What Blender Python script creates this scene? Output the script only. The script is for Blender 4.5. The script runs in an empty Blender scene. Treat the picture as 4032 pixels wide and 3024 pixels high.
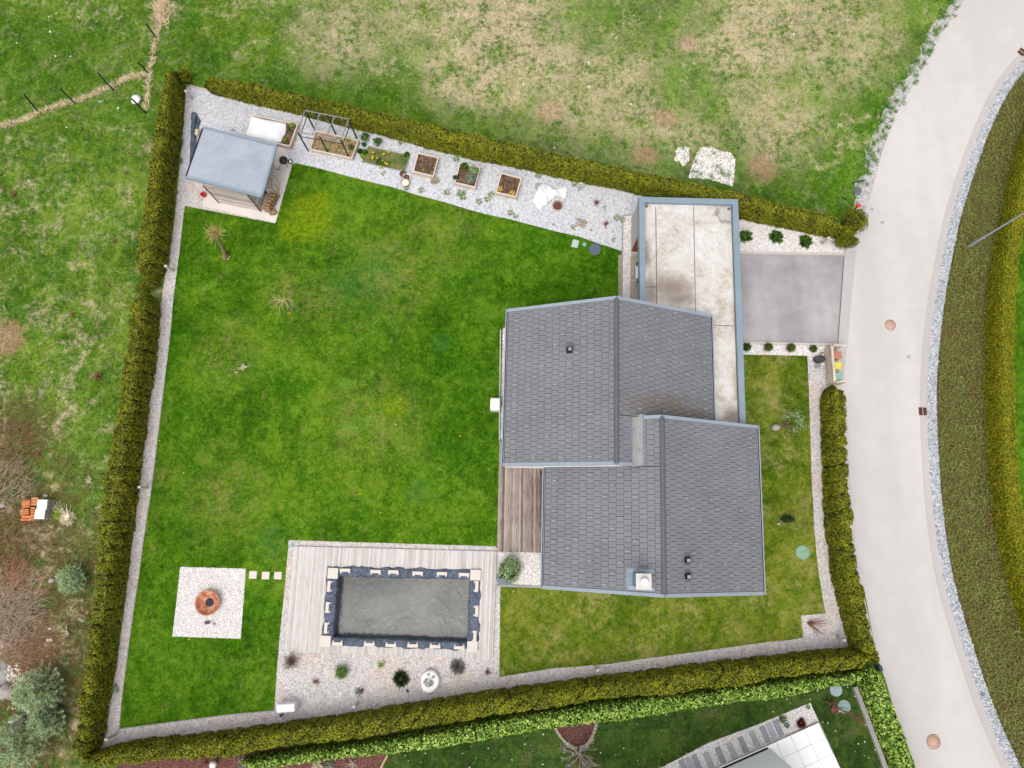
import bpy, math, random
import numpy as np
from mathutils import Vector, Matrix
from mathutils.geometry import tessellate_polygon
random.seed(7); RNG = np.random.default_rng(7)
S = bpy.context.scene; C = S.collection
PI = math.pi

# ------------------------------------------------------------------ camera, world, sun, exposure
H, F, T = 45.0, 2806.0, 0.19          # height over the lawn, focal length in photo pixels, tilt from straight down
cam = bpy.data.cameras.new('camera'); cam.sensor_width = 36; cam.lens = 36 * F / 4032
cam.clip_start = 1; cam.clip_end = 2000
co = bpy.data.objects.new('camera', cam); C.objects.link(co)
co.location = (0, 0, H); co.rotation_euler = (T, 0, 0); S.camera = co

SUN_EL, SUN_AZ = math.radians(66), math.radians(205)      # azimuth clockwise from +Y (top of the photo)
W = bpy.data.worlds.new('World'); S.world = W; W.use_nodes = True
wn = W.node_tree.nodes; wl = W.node_tree.links
sky = wn.new('ShaderNodeTexSky'); sky.sky_type = 'NISHITA'; sky.sun_disc = False
sky.sun_elevation = SUN_EL; sky.sun_rotation = SUN_AZ; sky.dust_density = 4; sky.air_density = 1.0
hs = wn.new('ShaderNodeHueSaturation'); hs.inputs['Saturation'].default_value = 0.22
wl.new(sky.outputs[0], hs.inputs['Color']); wl.new(hs.outputs[0], wn['Background'].inputs['Color'])
wn['Background'].inputs['Strength'].default_value = 0.15
sl = bpy.data.lights.new('sun', 'SUN'); sl.energy = 0.6; sl.angle = math.radians(50); sl.color = (1.0, 0.96, 0.9)
so = bpy.data.objects.new('sun', sl); C.objects.link(so); so.location = (0, 0, 60)
sd = Vector((math.sin(SUN_AZ) * math.cos(SUN_EL), math.cos(SUN_AZ) * math.cos(SUN_EL), math.sin(SUN_EL)))
so.rotation_euler = sd.to_track_quat('Z', 'Y').to_euler()
S.view_settings.view_transform = 'Standard'; S.view_settings.look = 'None'
S.view_settings.exposure = 0.68; S.view_settings.gamma = 1; S.view_settings.use_curve_mapping = False
S.cycles.max_bounces = 6; S.cycles.diffuse_bounces = 3

# ------------------------------------------------------------------ pixel -> ground point
cT, sT = math.cos(T), math.sin(T)
def P(x, y, z=0.0):
    u, v = (x - 2016) / F, (y - 1512) / F
    d = Vector((u, -v * cT + sT, -v * sT - cT))
    k = (z - H) / d.z
    return Vector((d.x * k, d.y * k, z))
def PL(pts, z=0.0): return [P(a, b, z) for a, b in pts]
U = 4032 / 2212
def OV(pts): return [(a * U, b * U) for a, b in pts]

# ------------------------------------------------------------------ materials
E0 = 1.62
def lin(v):
    v /= 255.0
    return v / 12.92 if v <= 0.04045 else ((v + 0.055) / 1.055) ** 2.4
def c(r, g, b, k=1.0): return (min(lin(r) / E0 * k, .9), min(lin(g) / E0 * k, .9), min(lin(b) / E0 * k, .9), 1)
class M:
    def __init__(s, name, rough=.8, spec=.25):
        s.m = bpy.data.materials.new(name); s.m.use_nodes = True
        s.t = s.m.node_tree; s.b = s.t.nodes['Principled BSDF']
        s.b.inputs['Roughness'].default_value = rough
        s.b.inputs['Specular IOR Level'].default_value = spec
        s.geo = s.t.nodes.new('ShaderNodeNewGeometry'); s.pos = s.geo.outputs['Position']; s.rnd = s.geo.outputs['Random Per Island']
    def put(s, sock, v):
        if v is None: return
        if hasattr(v, 'is_output'): s.t.links.new(v, sock)
        else: sock.default_value = v
    def noise(s, scale, detail=3, rough=.55, vec=None, dist=0):
        n = s.t.nodes.new('ShaderNodeTexNoise'); n.inputs['Scale'].default_value = scale
        n.inputs['Detail'].default_value = detail; n.inputs['Roughness'].default_value = rough
        n.inputs['Distortion'].default_value = dist
        s.t.links.new(vec or s.pos, n.inputs['Vector']); return n.outputs['Fac']
    def vor(s, scale, out='Color', vec=None, feature='F1'):
        n = s.t.nodes.new('ShaderNodeTexVoronoi'); n.inputs['Scale'].default_value = scale; n.feature = feature
        s.t.links.new(vec or s.pos, n.inputs['Vector']); return n.outputs[out]
    def sep(s, col, i=0):
        n = s.t.nodes.new('ShaderNodeSeparateColor'); s.t.links.new(col, n.inputs[0]); return n.outputs[i]
    def mapv(s, scale=(1, 1, 1), rot=0, loc=(0, 0, 0), vec=None):
        n = s.t.nodes.new('ShaderNodeMapping'); n.inputs['Scale'].default_value = scale
        n.inputs['Rotation'].default_value = (0, 0, rot); n.inputs['Location'].default_value = loc
        s.t.links.new(vec or s.pos, n.inputs['Vector']); return n.outputs[0]
    def ramp(s, f, stops, interp='LINEAR'):
        n = s.t.nodes.new('ShaderNodeValToRGB'); e = n.color_ramp.elements; n.color_ramp.interpolation = interp
        while len(e) < len(stops): e.new(.5)
        for q, (p, col) in zip(e, stops):
            q.position = p; q.color = col if len(col) == 4 else (*col, 1)
        s.put(n.inputs[0], f); return n.outputs[0]
    def mix(s, f, a, b, mode='MIX'):
        n = s.t.nodes.new('ShaderNodeMix'); n.data_type = 'RGBA'; n.blend_type = mode
        s.put(n.inputs[0], f); s.put(n.inputs[6], a); s.put(n.inputs[7], b); return n.outputs[2]
    def op(s, o, a, b=None, cl=False):
        n = s.t.nodes.new('ShaderNodeMath'); n.operation = o; n.use_clamp = cl
        s.put(n.inputs[0], a); s.put(n.inputs[1], b); return n.outputs[0]
    def rng(s, v, a, b, lo=0., hi=1.):
        n = s.t.nodes.new('ShaderNodeMapRange'); n.interpolation_type = 'SMOOTHSTEP'
        s.put(n.inputs[0], v)
        for i, q in enumerate((a, b, lo, hi)): n.inputs[i + 1].default_value = q
        return n.outputs[0]
    def blob(s, px, py, r, soft=.5, wob=None, sx=1, sy=1, z=0):
        p = P(px, py, z); n = s.t.nodes.new('ShaderNodeVectorMath'); n.operation = 'SUBTRACT'
        s.t.links.new(s.pos, n.inputs[0]); n.inputs[1].default_value = (p.x, p.y, 0)
        q = s.t.nodes.new('ShaderNodeVectorMath'); q.operation = 'MULTIPLY'; s.t.links.new(n.outputs[0], q.inputs[0]); q.inputs[1].default_value = (1 / sx, 1 / sy, 0)
        l = s.t.nodes.new('ShaderNodeVectorMath'); l.operation = 'LENGTH'; s.t.links.new(q.outputs[0], l.inputs[0])
        d = l.outputs['Value']
        if wob is not None: d = s.op('ADD', d, s.op('MULTIPLY', s.op('SUBTRACT', wob, .5), r * 1.6))
        return s.rng(d, r * (1 - soft), r * (1 + soft), 1, 0)
    def mx(s, lst):
        o = lst[0]
        for q in lst[1:]: o = s.op('MAXIMUM', o, q)
        return o
    def bump(s, h, st=.3, dist=.02):
        n = s.t.nodes.new('ShaderNodeBump'); n.inputs['Strength'].default_value = st; n.inputs['Distance'].default_value = dist
        s.t.links.new(h, n.inputs['Height']); s.t.links.new(n.outputs[0], s.b.inputs['Normal']); return s
    def col(s, v):
        s.put(s.b.inputs['Base Color'], v); return s
def plain(name, col, rough=.7, var=.12, scale=6, spec=.3, metal=0, bump=0):
    m = M(name, rough, spec); n = m.noise(scale, 4)
    d = tuple(x * (1 - var) for x in col[:3]) + (1,); l = tuple(min(x * (1 + var), .95) for x in col[:3]) + (1,)
    m.col(m.ramp(n, [(.3, d), (.7, l)])); m.b.inputs['Metallic'].default_value = metal
    if bump: m.bump(m.noise(scale * 5, 3), bump, .01)
    return m.m

def grass_mat(name, dark, mid, light, straw, straw_amt, extra=None, island=True, gain=1.0):
    m = M(name, .9, .08)
    big = m.noise(.16, 3, .6, dist=.6); med = m.noise(.7, 4, .65, dist=.8); fine = m.noise(4.5, 3, .7); gr = m.noise(14, 2, .7)
    m25 = m.noise(2.0, 4, .7, dist=.5)
    f = m.op('ADD', m.op('MULTIPLY', big, .40), m.op('ADD', m.op('MULTIPLY', med, .40), m.op('MULTIPLY', fine, .38)))
    f = m.op('ADD', f, m.op('ADD', m.op('MULTIPLY', m25, .42), m.op('MULTIPLY', gr, .30)))
    g = m.ramp(m.rng(f, .72, 1.16), [(0, dark), (.5, mid), (1, light)])
    hue = m.noise(.33, 2, .5, vec=m.mapv(loc=(31, 7, 0)))
    g = m.mix(m.rng(hue, .42, .72, 0, .4), g, m.mix(1, g, (.70, .98, 1.3, 1), 'MULTIPLY'))
    sf = m.op('ADD', m.op('MULTIPLY', m.noise(.45, 4, .7, vec=m.mapv(loc=(9, 3, 0)), dist=1.), .7), m.op('MULTIPLY', m.noise(2.6, 4, .8, dist=.6), .62))
    st = m.rng(m.op('ADD', sf, straw_amt), .60, .86)
    if extra: g, st = extra(m, g, st, sf)
    g = m.mix(m.op('MULTIPLY', st, .85), g, m.mix(gr, straw, tuple(x * .72 for x in straw[:3]) + (1,)))
    if island:
        v = m.ramp(m.rnd, [(0, (.48 * gain,) * 3), (.5, (.98 * gain,) * 3), (1, (1.65 * gain,) * 3)])
        g = m.mix(1, g, v, 'MULTIPLY')
    m.col(g); return m.m

def foliage_mat(name, cols, rough=.6, nscale=1.3, island=.5, brown=None, gain=1.55):
    cols = [tuple(min(.9, x * gain) for x in q[:3]) + (1,) for q in cols]; brown = brown and tuple(min(.9, x * gain) for x in brown[:3]) + (1,)
    m = M(name, rough, .25)
    n = m.op('ADD', m.op('MULTIPLY', m.noise(nscale, 4, .65), .65), m.op('MULTIPLY', m.rnd, island))
    k = len(cols); g = m.ramp(m.rng(n, .22, .22 + .38 + island * .75), [(i / (k - 1), q) for i, q in enumerate(cols)])
    if brown: g = m.mix(m.rng(m.noise(2.1, 3, .7, vec=m.mapv(loc=(5, 2, 8))), .66, .72, 0, .8), g, brown)
    m.col(g); return m.m

def gravel_mat(name, cols, scale=15, dirt=None, bump=.6, weeds=0):
    m = M(name, .9, .2)
    v = m.sep(m.vor(scale), 0); v2 = m.sep(m.vor(scale * .55), 1)
    f = m.op('ADD', m.op('MULTIPLY', v, .62), m.op('MULTIPLY', v2, .38))
    k = len(cols); g = m.ramp(f, [(.12 + .76 * i / (k - 1), q) for i, q in enumerate(cols)])
    if dirt: g = m.mix(m.rng(m.noise(.35, 3, .6), .42, .62, 0, .75), g, m.mix(1, g, dirt, 'MULTIPLY'))
    if weeds: g = m.mix(m.rng(m.op('ADD', m.noise(.9, 3, .6), m.op('MULTIPLY', m.noise(6, 3, .8), .3)), .86 - weeds, .95 - weeds, 0, .7), g, c(95, 115, 60))
    m.col(g); m.bump(m.vor(scale, 'Distance'), bump, .03); return m.m

def wood_mat(name, cols, ang=0, stretch=14, rough=.8, board=True):
    m = M(name, rough, .2)
    v = m.mapv(scale=(stretch, 1.1, 1), rot=-ang)
    f = m.op('ADD', m.op('MULTIPLY', m.noise(1.2, 5, .7, vec=v), .6), m.op('MULTIPLY', m.rnd, .3 if board else .05))
    f = m.op('ADD', f, m.op('MULTIPLY', m.noise(.7, 3), .25))
    k = len(cols); m.col(m.ramp(m.rng(f, .3, .85), [(i / (k - 1), q) for i, q in enumerate(cols)])); return m.m

HR = -0.0272        # house axes against the camera axes
def lawn_extra(m, g, st, sf):
    wob = m.noise(1.1, 4, .7)
    lime = m.mx([m.blob(1215, 860, 1.6, .45, wob), m.blob(1150, 895, .9, .5, wob), m.blob(1265, 800, .8, .5, wob), m.blob(1560, 1600, .7, .6, wob)])
    g = m.mix(m.op('MULTIPLY', lime, .65), g, m.mix(m.rng(m.noise(4, 4, .8), .35, .65), c(92, 136, 8), c(168, 182, 26)))
    teal = m.mx([m.blob(1735, 1352, .62, .3, wob), m.blob(1640, 1945, .7, .5, wob), m.blob(1480, 1090, 1.6, .9, wob), m.blob(1060, 2130, .8, .8, wob), m.blob(1360, 1130, 1.2, .9, wob)])
    g = m.mix(m.op('MULTIPLY', teal, .3), g, c(48, 118, 62))
    bright = m.mx([m.blob(1365, 1515, .4, .5, wob, 1, 1), m.blob(1372, 1680, .55, .5, wob)])
    g = m.mix(m.op('MULTIPLY', bright, .7), g, c(98, 160, 40))
    dry = m.mx([m.blob(1470, 1660, 2.6, .8, wob), m.blob(1560, 1080, 2.6, .9, wob), m.blob(1130, 1120, 1.4, .9, wob), m.blob(600, 1880, 1.3, .8, wob), m.blob(880, 1950, 2.2, .9, wob), m.blob(1600, 1640, 1.2, .9, wob), m.blob(1250, 1190, 1.6, 1, wob), m.blob(1750, 920, 2.2, .9, wob), m.blob(900, 1380, 1.8, .9, wob)])
    st = m.op('MAXIMUM', st, m.op('MULTIPLY', m.op('MULTIPLY', dry, .8), m.rng(m.op('ADD', m.noise(3.4, 4, .8), m.op('MULTIPLY', m.noise(.8, 3, .6), .5)), .66, .95)))
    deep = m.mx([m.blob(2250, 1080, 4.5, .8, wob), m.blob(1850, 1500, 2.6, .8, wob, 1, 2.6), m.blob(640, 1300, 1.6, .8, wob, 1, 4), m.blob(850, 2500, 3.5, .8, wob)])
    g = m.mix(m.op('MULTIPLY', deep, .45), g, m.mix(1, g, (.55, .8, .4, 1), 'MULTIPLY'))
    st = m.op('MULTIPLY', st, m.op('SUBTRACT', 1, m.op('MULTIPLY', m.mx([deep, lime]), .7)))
    return g, st
def meadow_extra(m, g, st, sf):
    wob = m.noise(.5, 4, .7)
    dry = m.mx([m.blob(1930, 60, 5.2, .5, wob), m.blob(1900, 270, 4.2, .5, wob), m.blob(2080, 160, 5.5, .6, wob), m.blob(2900, 190, 4.5, .6, wob, 1.2, .8), m.blob(3000, 90, 4, .6, wob)])
    dry = m.op('MAXIMUM', dry, m.op('MULTIPLY', .84, m.mx([m.blob(2450, 330, 7.5, .7, wob), m.blob(3250, 130, 5, .7, wob), m.blob(2250, 480, 4, .7, wob), m.blob(3050, 480, 3.4, .8, wob), m.blob(1350, 130, 3.2, .8, wob), m.blob(1600, 60, 2.4, .8, wob), m.blob(2700, 560, 3.0, .8, wob)])))
    lush = m.mx([m.blob(3440, 430, 1.5, .6, wob), m.blob(3400, 540, 1.6, .6, wob), m.blob(3320, 680, 2.2, .6, wob), m.blob(2480, 90, 3.2, .7, wob, 1.6, .7), m.blob(2700, 330, 2.4, .7, wob)])
    dry = m.op('MULTIPLY', dry, m.op('SUBTRACT', 1, m.op('MULTIPLY', lush, .75))); g = m.mix(m.op('MULTIPLY', lush, .5), g, m.mix(1, g, (.62, .9, .35, 1), 'MULTIPLY'))
    st = m.op('MAXIMUM', st, m.op('MULTIPLY', dry, m.rng(m.op('ADD', m.noise(2.8, 4, .8, dist=.5), m.op('MULTIPLY', m.noise(.6, 3, .6), .6)), .60, .92)))
    wood = m.mx([m.blob(40, 2150, 5.2, .5, wob, .8, 1.3), m.blob(60, 2500, 6.5, .4, wob, .9, 1.4), m.blob(30, 1750, 3, .6, wob), m.blob(60, 2850, 5, .5, wob)])
    soil = m.ramp(m.noise(2.6, 4, .75), [(.3, c(62, 48, 34)), (.46, c(118, 88, 64)), (.58, c(95, 104, 56)), (.72, c(156, 134, 110))])
    g = m.mix(m.op('MULTIPLY', wood, .85), g, soil)
    wob = m.noise(1.6, 4, .8); red = m.mx([m.blob(25, 1330, 1.2, .4, wob), m.blob(70, 2310, 1.1, .4, wob, 1.5, .8), m.blob(110, 2550, 1.8, .5, wob), m.blob(2540, 600, .85, .5, wob), m.blob(3000, 665, 1.0, .5, wob), m.blob(2620, 470, .7, .6, wob), m.blob(2710, 170, .6, .6, wob), m.blob(2165, 440, .8, .6, wob)])
    g = m.mix(m.op('MULTIPLY', red, .85), g, m.ramp(m.noise(7, 4, .7), [(.3, c(150, 115, 85)), (.7, c(200, 165, 130))]))
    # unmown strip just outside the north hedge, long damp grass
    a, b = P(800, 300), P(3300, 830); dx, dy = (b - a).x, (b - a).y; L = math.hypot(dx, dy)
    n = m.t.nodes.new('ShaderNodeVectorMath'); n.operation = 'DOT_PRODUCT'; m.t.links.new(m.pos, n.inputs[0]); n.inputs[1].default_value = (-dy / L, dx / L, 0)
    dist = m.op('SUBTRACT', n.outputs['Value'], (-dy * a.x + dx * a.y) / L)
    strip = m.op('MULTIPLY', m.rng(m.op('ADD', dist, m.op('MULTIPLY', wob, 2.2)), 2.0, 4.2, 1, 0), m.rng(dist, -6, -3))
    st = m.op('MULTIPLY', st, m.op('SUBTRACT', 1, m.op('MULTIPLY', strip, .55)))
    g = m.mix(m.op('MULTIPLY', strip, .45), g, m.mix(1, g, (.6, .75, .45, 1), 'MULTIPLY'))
    return g, st
LAWN = dict(dark=c(44, 84, 3), mid=c(80, 125, 13), light=c(126, 160, 38), straw=c(172, 164, 92))
SIDE = dict(dark=c(58, 88, 8), mid=c(102, 124, 26), light=c(148, 156, 52), straw=c(192, 178, 110))
MEAD = dict(dark=c(54, 94, 12), mid=c(98, 134, 34), light=c(144, 168, 66), straw=c(222, 200, 166, 1.2))
SOUTH = dict(dark=c(36, 60, 20), mid=c(62, 88, 32), light=c(96, 120, 46), straw=c(128, 120, 84))
m_lawn = grass_mat('lawn_ground', straw_amt=-.10, extra=lawn_extra, island=False, **LAWN)
m_lawnb = grass_mat('lawn_blades', straw_amt=-.10, extra=lawn_extra, gain=1.15, **LAWN)
m_side = grass_mat('dry_lawn_ground', straw_amt=-.03, island=False, **SIDE)
m_sideb = grass_mat('dry_lawn_blades', straw_amt=-.03, gain=1.15, **SIDE)
m_mead = grass_mat('meadow_ground', straw_amt=-.045, extra=meadow_extra, island=False, **MEAD)
m_meadb = grass_mat('meadow_blades', straw_amt=-.045, extra=meadow_extra, gain=1.18, **MEAD)
m_south = grass_mat('south_lawn_ground', straw_amt=-.06, island=False, **SOUTH)
m_southb = grass_mat('south_lawn_blades', straw_amt=-.06, gain=1.15, **SOUTH)
m_thuja = foliage_mat('thuja', [c(58, 66, 5), c(90, 97, 9), c(118, 118, 14), c(148, 140, 30)], brown=c(140, 104, 46), island=.3, gain=1.95)
m_thuja2 = foliage_mat('clipped_thuja', [c(96, 102, 8), c(126, 126, 8), c(158, 150, 14)], nscale=2.2, island=.35, gain=1.75)
m_core = plain('hedge_inside', c(64, 64, 12), .95, .3, 3)
m_lcore = plain('laurel_inside', c(44, 64, 20), .95, .3, 3)
m_laurel = foliage_mat('laurel', [c(54, 86, 18), c(94, 132, 36), c(140, 172, 64), c(182, 202, 100)], rough=.35, nscale=2, island=.75)
m_cover = foliage_mat('ground_cover_leaves', [c(96, 74, 40), c(84, 90, 40), c(96, 106, 48), c(128, 122, 66)], nscale=1.0, island=.3, brown=c(128, 80, 50), gain=2.3)
m_coverg = plain('ground_cover_soil', c(104, 94, 50, 1.3), .95, .35, 2.5)
m_gravel = gravel_mat('grey_gravel', [c(166, 162, 164, 1.25), c(198, 193, 194, 1.25), c(212, 206, 203, 1.25), c(232, 224, 218, 1.25)], 16, dirt=(1.02, .92, .82, 1))
m_gravel2 = gravel_mat('kitchen_gravel', [c(176, 177, 184, 1.12), c(208, 209, 214, 1.12), c(222, 222, 226, 1.12), c(240, 240, 242, 1.12)], 16, weeds=.06)
m_white = gravel_mat('white_gravel', [c(206, 190, 182), c(236, 226, 220), c(250, 246, 244), c(255, 255, 255, 1.2)], 24, bump=.8)
m_verge = gravel_mat('verge_gravel', [c(160, 156, 152), c(206, 202, 198), c(232, 228, 226)], 14, weeds=.16)
m_bed = gravel_mat('soil', [c(74, 54, 42), c(118, 92, 74), c(150, 120, 98)], 13)
m_mulch = gravel_mat('red_mulch', [c(92, 58, 50), c(124, 82, 74), c(146, 104, 94)], 15)
m_straw = gravel_mat('straw_mulch', [c(140, 108, 78), c(182, 152, 116), c(206, 180, 146)], 13)
def road_mat(name, base, var, tint=(1, 1, 1, 1)):
    m = M(name, .9, .15)
    f = m.op('ADD', m.op('MULTIPLY', m.noise(.18, 3, .5, vec=m.mapv(scale=(1.8, .35, 1))), .6), m.op('ADD', m.op('MULTIPLY', m.noise(.9, 4, .6), .25), m.op('MULTIPLY', m.noise(22, 2, .8), .18)))
    d = tuple(x * (1 - var) for x in base[:3]) + (1,); l = tuple(min(.95, x * (1 + var)) for x in base[:3]) + (1,)
    g = m.ramp(m.rng(f, .38, .72), [(0, d), (1, l)])
    sp = m.vor(1.3, 'Distance'); g = m.mix(m.rng(sp, .02, .045, .35, 0), g, c(150, 140, 130))
    m.col(g); m.bump(m.noise(60, 2), .15, .005); return m.m
m_road = road_mat('concrete_road', c(227, 221, 217), .085)
m_gutter = road_mat('road_gutter', c(212, 204, 200), .06)
m_drive = road_mat('asphalt_drive', c(188, 183, 184), .3)
m_conc = plain('pale_concrete', c(220, 212, 204), .85, .06, 2)
m_conc2 = plain('grey_concrete', c(182, 178, 172), .85, .1, 3)
m_slab = plain('shed_slab_paving', c(232, 222, 214, 1.2), .8, .05, 1.2)
m_beige = plain('beige_paving', c(190, 178, 162), .8, .06, 1.5)
m_whitewall = plain('white_render', c(252, 252, 252, 1.45), .85, .02, 1)
m_trim = plain('blue_grey_metal', c(168, 178, 190), .45, .05, 2, .4)
m_trim2 = plain('parapet_sheet', c(148, 166, 180), .5, .07, 1.4, .4)
m_dark = plain('dark_plastic', c(32, 34, 40), .5, .15, 5)
m_black = plain('black_steel', c(36, 38, 46), .45, .15, 8, .5)
m_steel = plain('galvanised_steel', c(150, 156, 164), .4, .1, 6, .5, .3)
m_whiteplas = plain('white_plastic', c(248, 245, 242, 1.3), .5, .03, 3)
m_glass = plain('dark_glass', c(38, 46, 54), .08, .1, 1, .6)
m_timber = wood_mat('weathered_timber', [c(166, 142, 124, 1.2), c(208, 190, 172, 1.25), c(236, 222, 208, 1.3)], 0, 6)
m_shedwood = M('shed_boards', .85, .2)
_v = m_shedwood.mapv(scale=(.6, .6, 9), vec=m_shedwood.pos)
m_shedwood.col(m_shedwood.ramp(m_shedwood.rng(m_shedwood.op('ADD', m_shedwood.op('MULTIPLY', m_shedwood.noise(2.2, 5, .75, vec=_v), .75), m_shedwood.op('MULTIPLY', m_shedwood.rnd, .25)), .25, .8), [(0, c(148, 134, 122, 1.5)), (.4, c(192, 180, 170, 1.5)), (1, c(230, 222, 214, 1.5))])); m_shedwood = m_shedwood.m
m_decklt = wood_mat('silvered_decking', [c(206, 197, 190), c(226, 218, 212, 1.03), c(240, 235, 231, 1.06)], HR, 9)
m_deckdk = wood_mat('brown_decking', [c(104, 88, 78), c(150, 132, 121), c(184, 168, 157), c(208, 194, 184)], HR, 10)
m_stone = plain('sandstone_block', c(244, 233, 222), .85, .05, 4)
m_rock = plain('field_rock', c(190, 182, 172), .9, .2, 3, bump=.4)
m_bark = plain('bark', c(150, 124, 96), .9, .2, 8)
m_twig = plain('dry_twigs', c(140, 110, 90, 1.4), .9, .25, 6)
m_twigred = plain('russet_twigs', c(158, 106, 82, 1.4), .9, .25, 6)
m_hay = plain('dry_grass_stalks', c(236, 216, 186, 1.8), .9, .18, 5)
m_rust = M('rusty_steel', .7, .4); m_rust.b.inputs['Metallic'].default_value = .25
m_rust.col(m_rust.ramp(m_rust.noise(3.2, 4, .65), [(.32, c(150, 84, 56, 1.3)), (.5, c(192, 118, 80, 1.35)), (.62, c(200, 160, 132, 1.4)), (.72, c(170, 162, 164, 1.4))])); m_rust = m_rust.m
m_green = plain('green_cover', c(150, 190, 160), .5, .08, 3)
m_pine = foliage_mat('blue_pine_needles', [c(70, 90, 50), c(106, 128, 82), c(146, 166, 118), c(180, 194, 152)], nscale=2.6, island=.6, gain=1.9)
m_shrubg = foliage_mat('green_shrub', [c(36, 66, 14), c(62, 100, 26), c(92, 136, 40)], nscale=3, island=.6)
m_box = foliage_mat('box_ball', [c(36, 56, 10), c(70, 92, 14), c(100, 118, 26)], nscale=3, island=.6)
m_darkg = foliage_mat('dark_conifer', [c(18, 34, 14), c(36, 58, 26), c(62, 84, 42)], nscale=3, island=.6)
m_silver = foliage_mat('silver_leaves', [c(84, 98, 84), c(134, 148, 132), c(176, 186, 170)], nscale=4, island=.6)
m_lav = foliage_mat('grey_shrub', [c(92, 88, 88), c(140, 138, 140), c(182, 180, 180)], nscale=4, island=.6)
m_red = foliage_mat('red_leaves', [c(60, 14, 12), c(104, 26, 20), c(134, 44, 30)], nscale=4, island=.6)
m_yel = plain('yellow_flower', c(250, 214, 40), .7, .06, 5)
m_lime = foliage_mat('lime_leaves', [c(92, 130, 30), c(140, 170, 50), c(184, 200, 80)], nscale=4, island=.6)
m_ochre = foliage_mat('ochre_stonecrop', [c(180, 140, 60), c(222, 182, 96), c(236, 208, 130)], nscale=4, island=.6)

# ------------------------------------------------------------------ object helpers
def tag(o, label=None, cat=None, group=None, kind=None):
    if label: o['label'] = label
    if cat: o['category'] = cat
    if group: o['group'] = group
    if kind: o['kind'] = kind
    return o
def thing(name, loc, label, cat, group=None, rz=0):
    o = bpy.data.objects.new(name, None); C.objects.link(o); o.location = loc; o.rotation_euler = (0, 0, rz)
    o.empty_display_size = .2
    return tag(o, label, cat, group)
def arr(name, V, Fc, mat, parent=None, origin=(0, 0, 0), smooth=False):
    V = np.asarray(V, np.float32) - np.asarray(origin, np.float32); Fc = np.asarray(Fc, np.int32)
    me = bpy.data.meshes.new(name); k = Fc.shape[1]
    me.vertices.add(len(V)); me.vertices.foreach_set('co', V.ravel())
    me.loops.add(Fc.size); me.loops.foreach_set('vertex_index', Fc.ravel())
    me.polygons.add(len(Fc)); me.polygons.foreach_set('loop_start', np.arange(0, Fc.size, k, dtype=np.int32))
    if smooth: me.polygons.foreach_set('use_smooth', np.ones(len(Fc), bool))
    me.update(calc_edges=True); me.materials.append(mat)
    o = bpy.data.objects.new(name, me); C.objects.link(o)
    if parent: o.parent = parent
    else: o.location = origin
    return o
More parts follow.
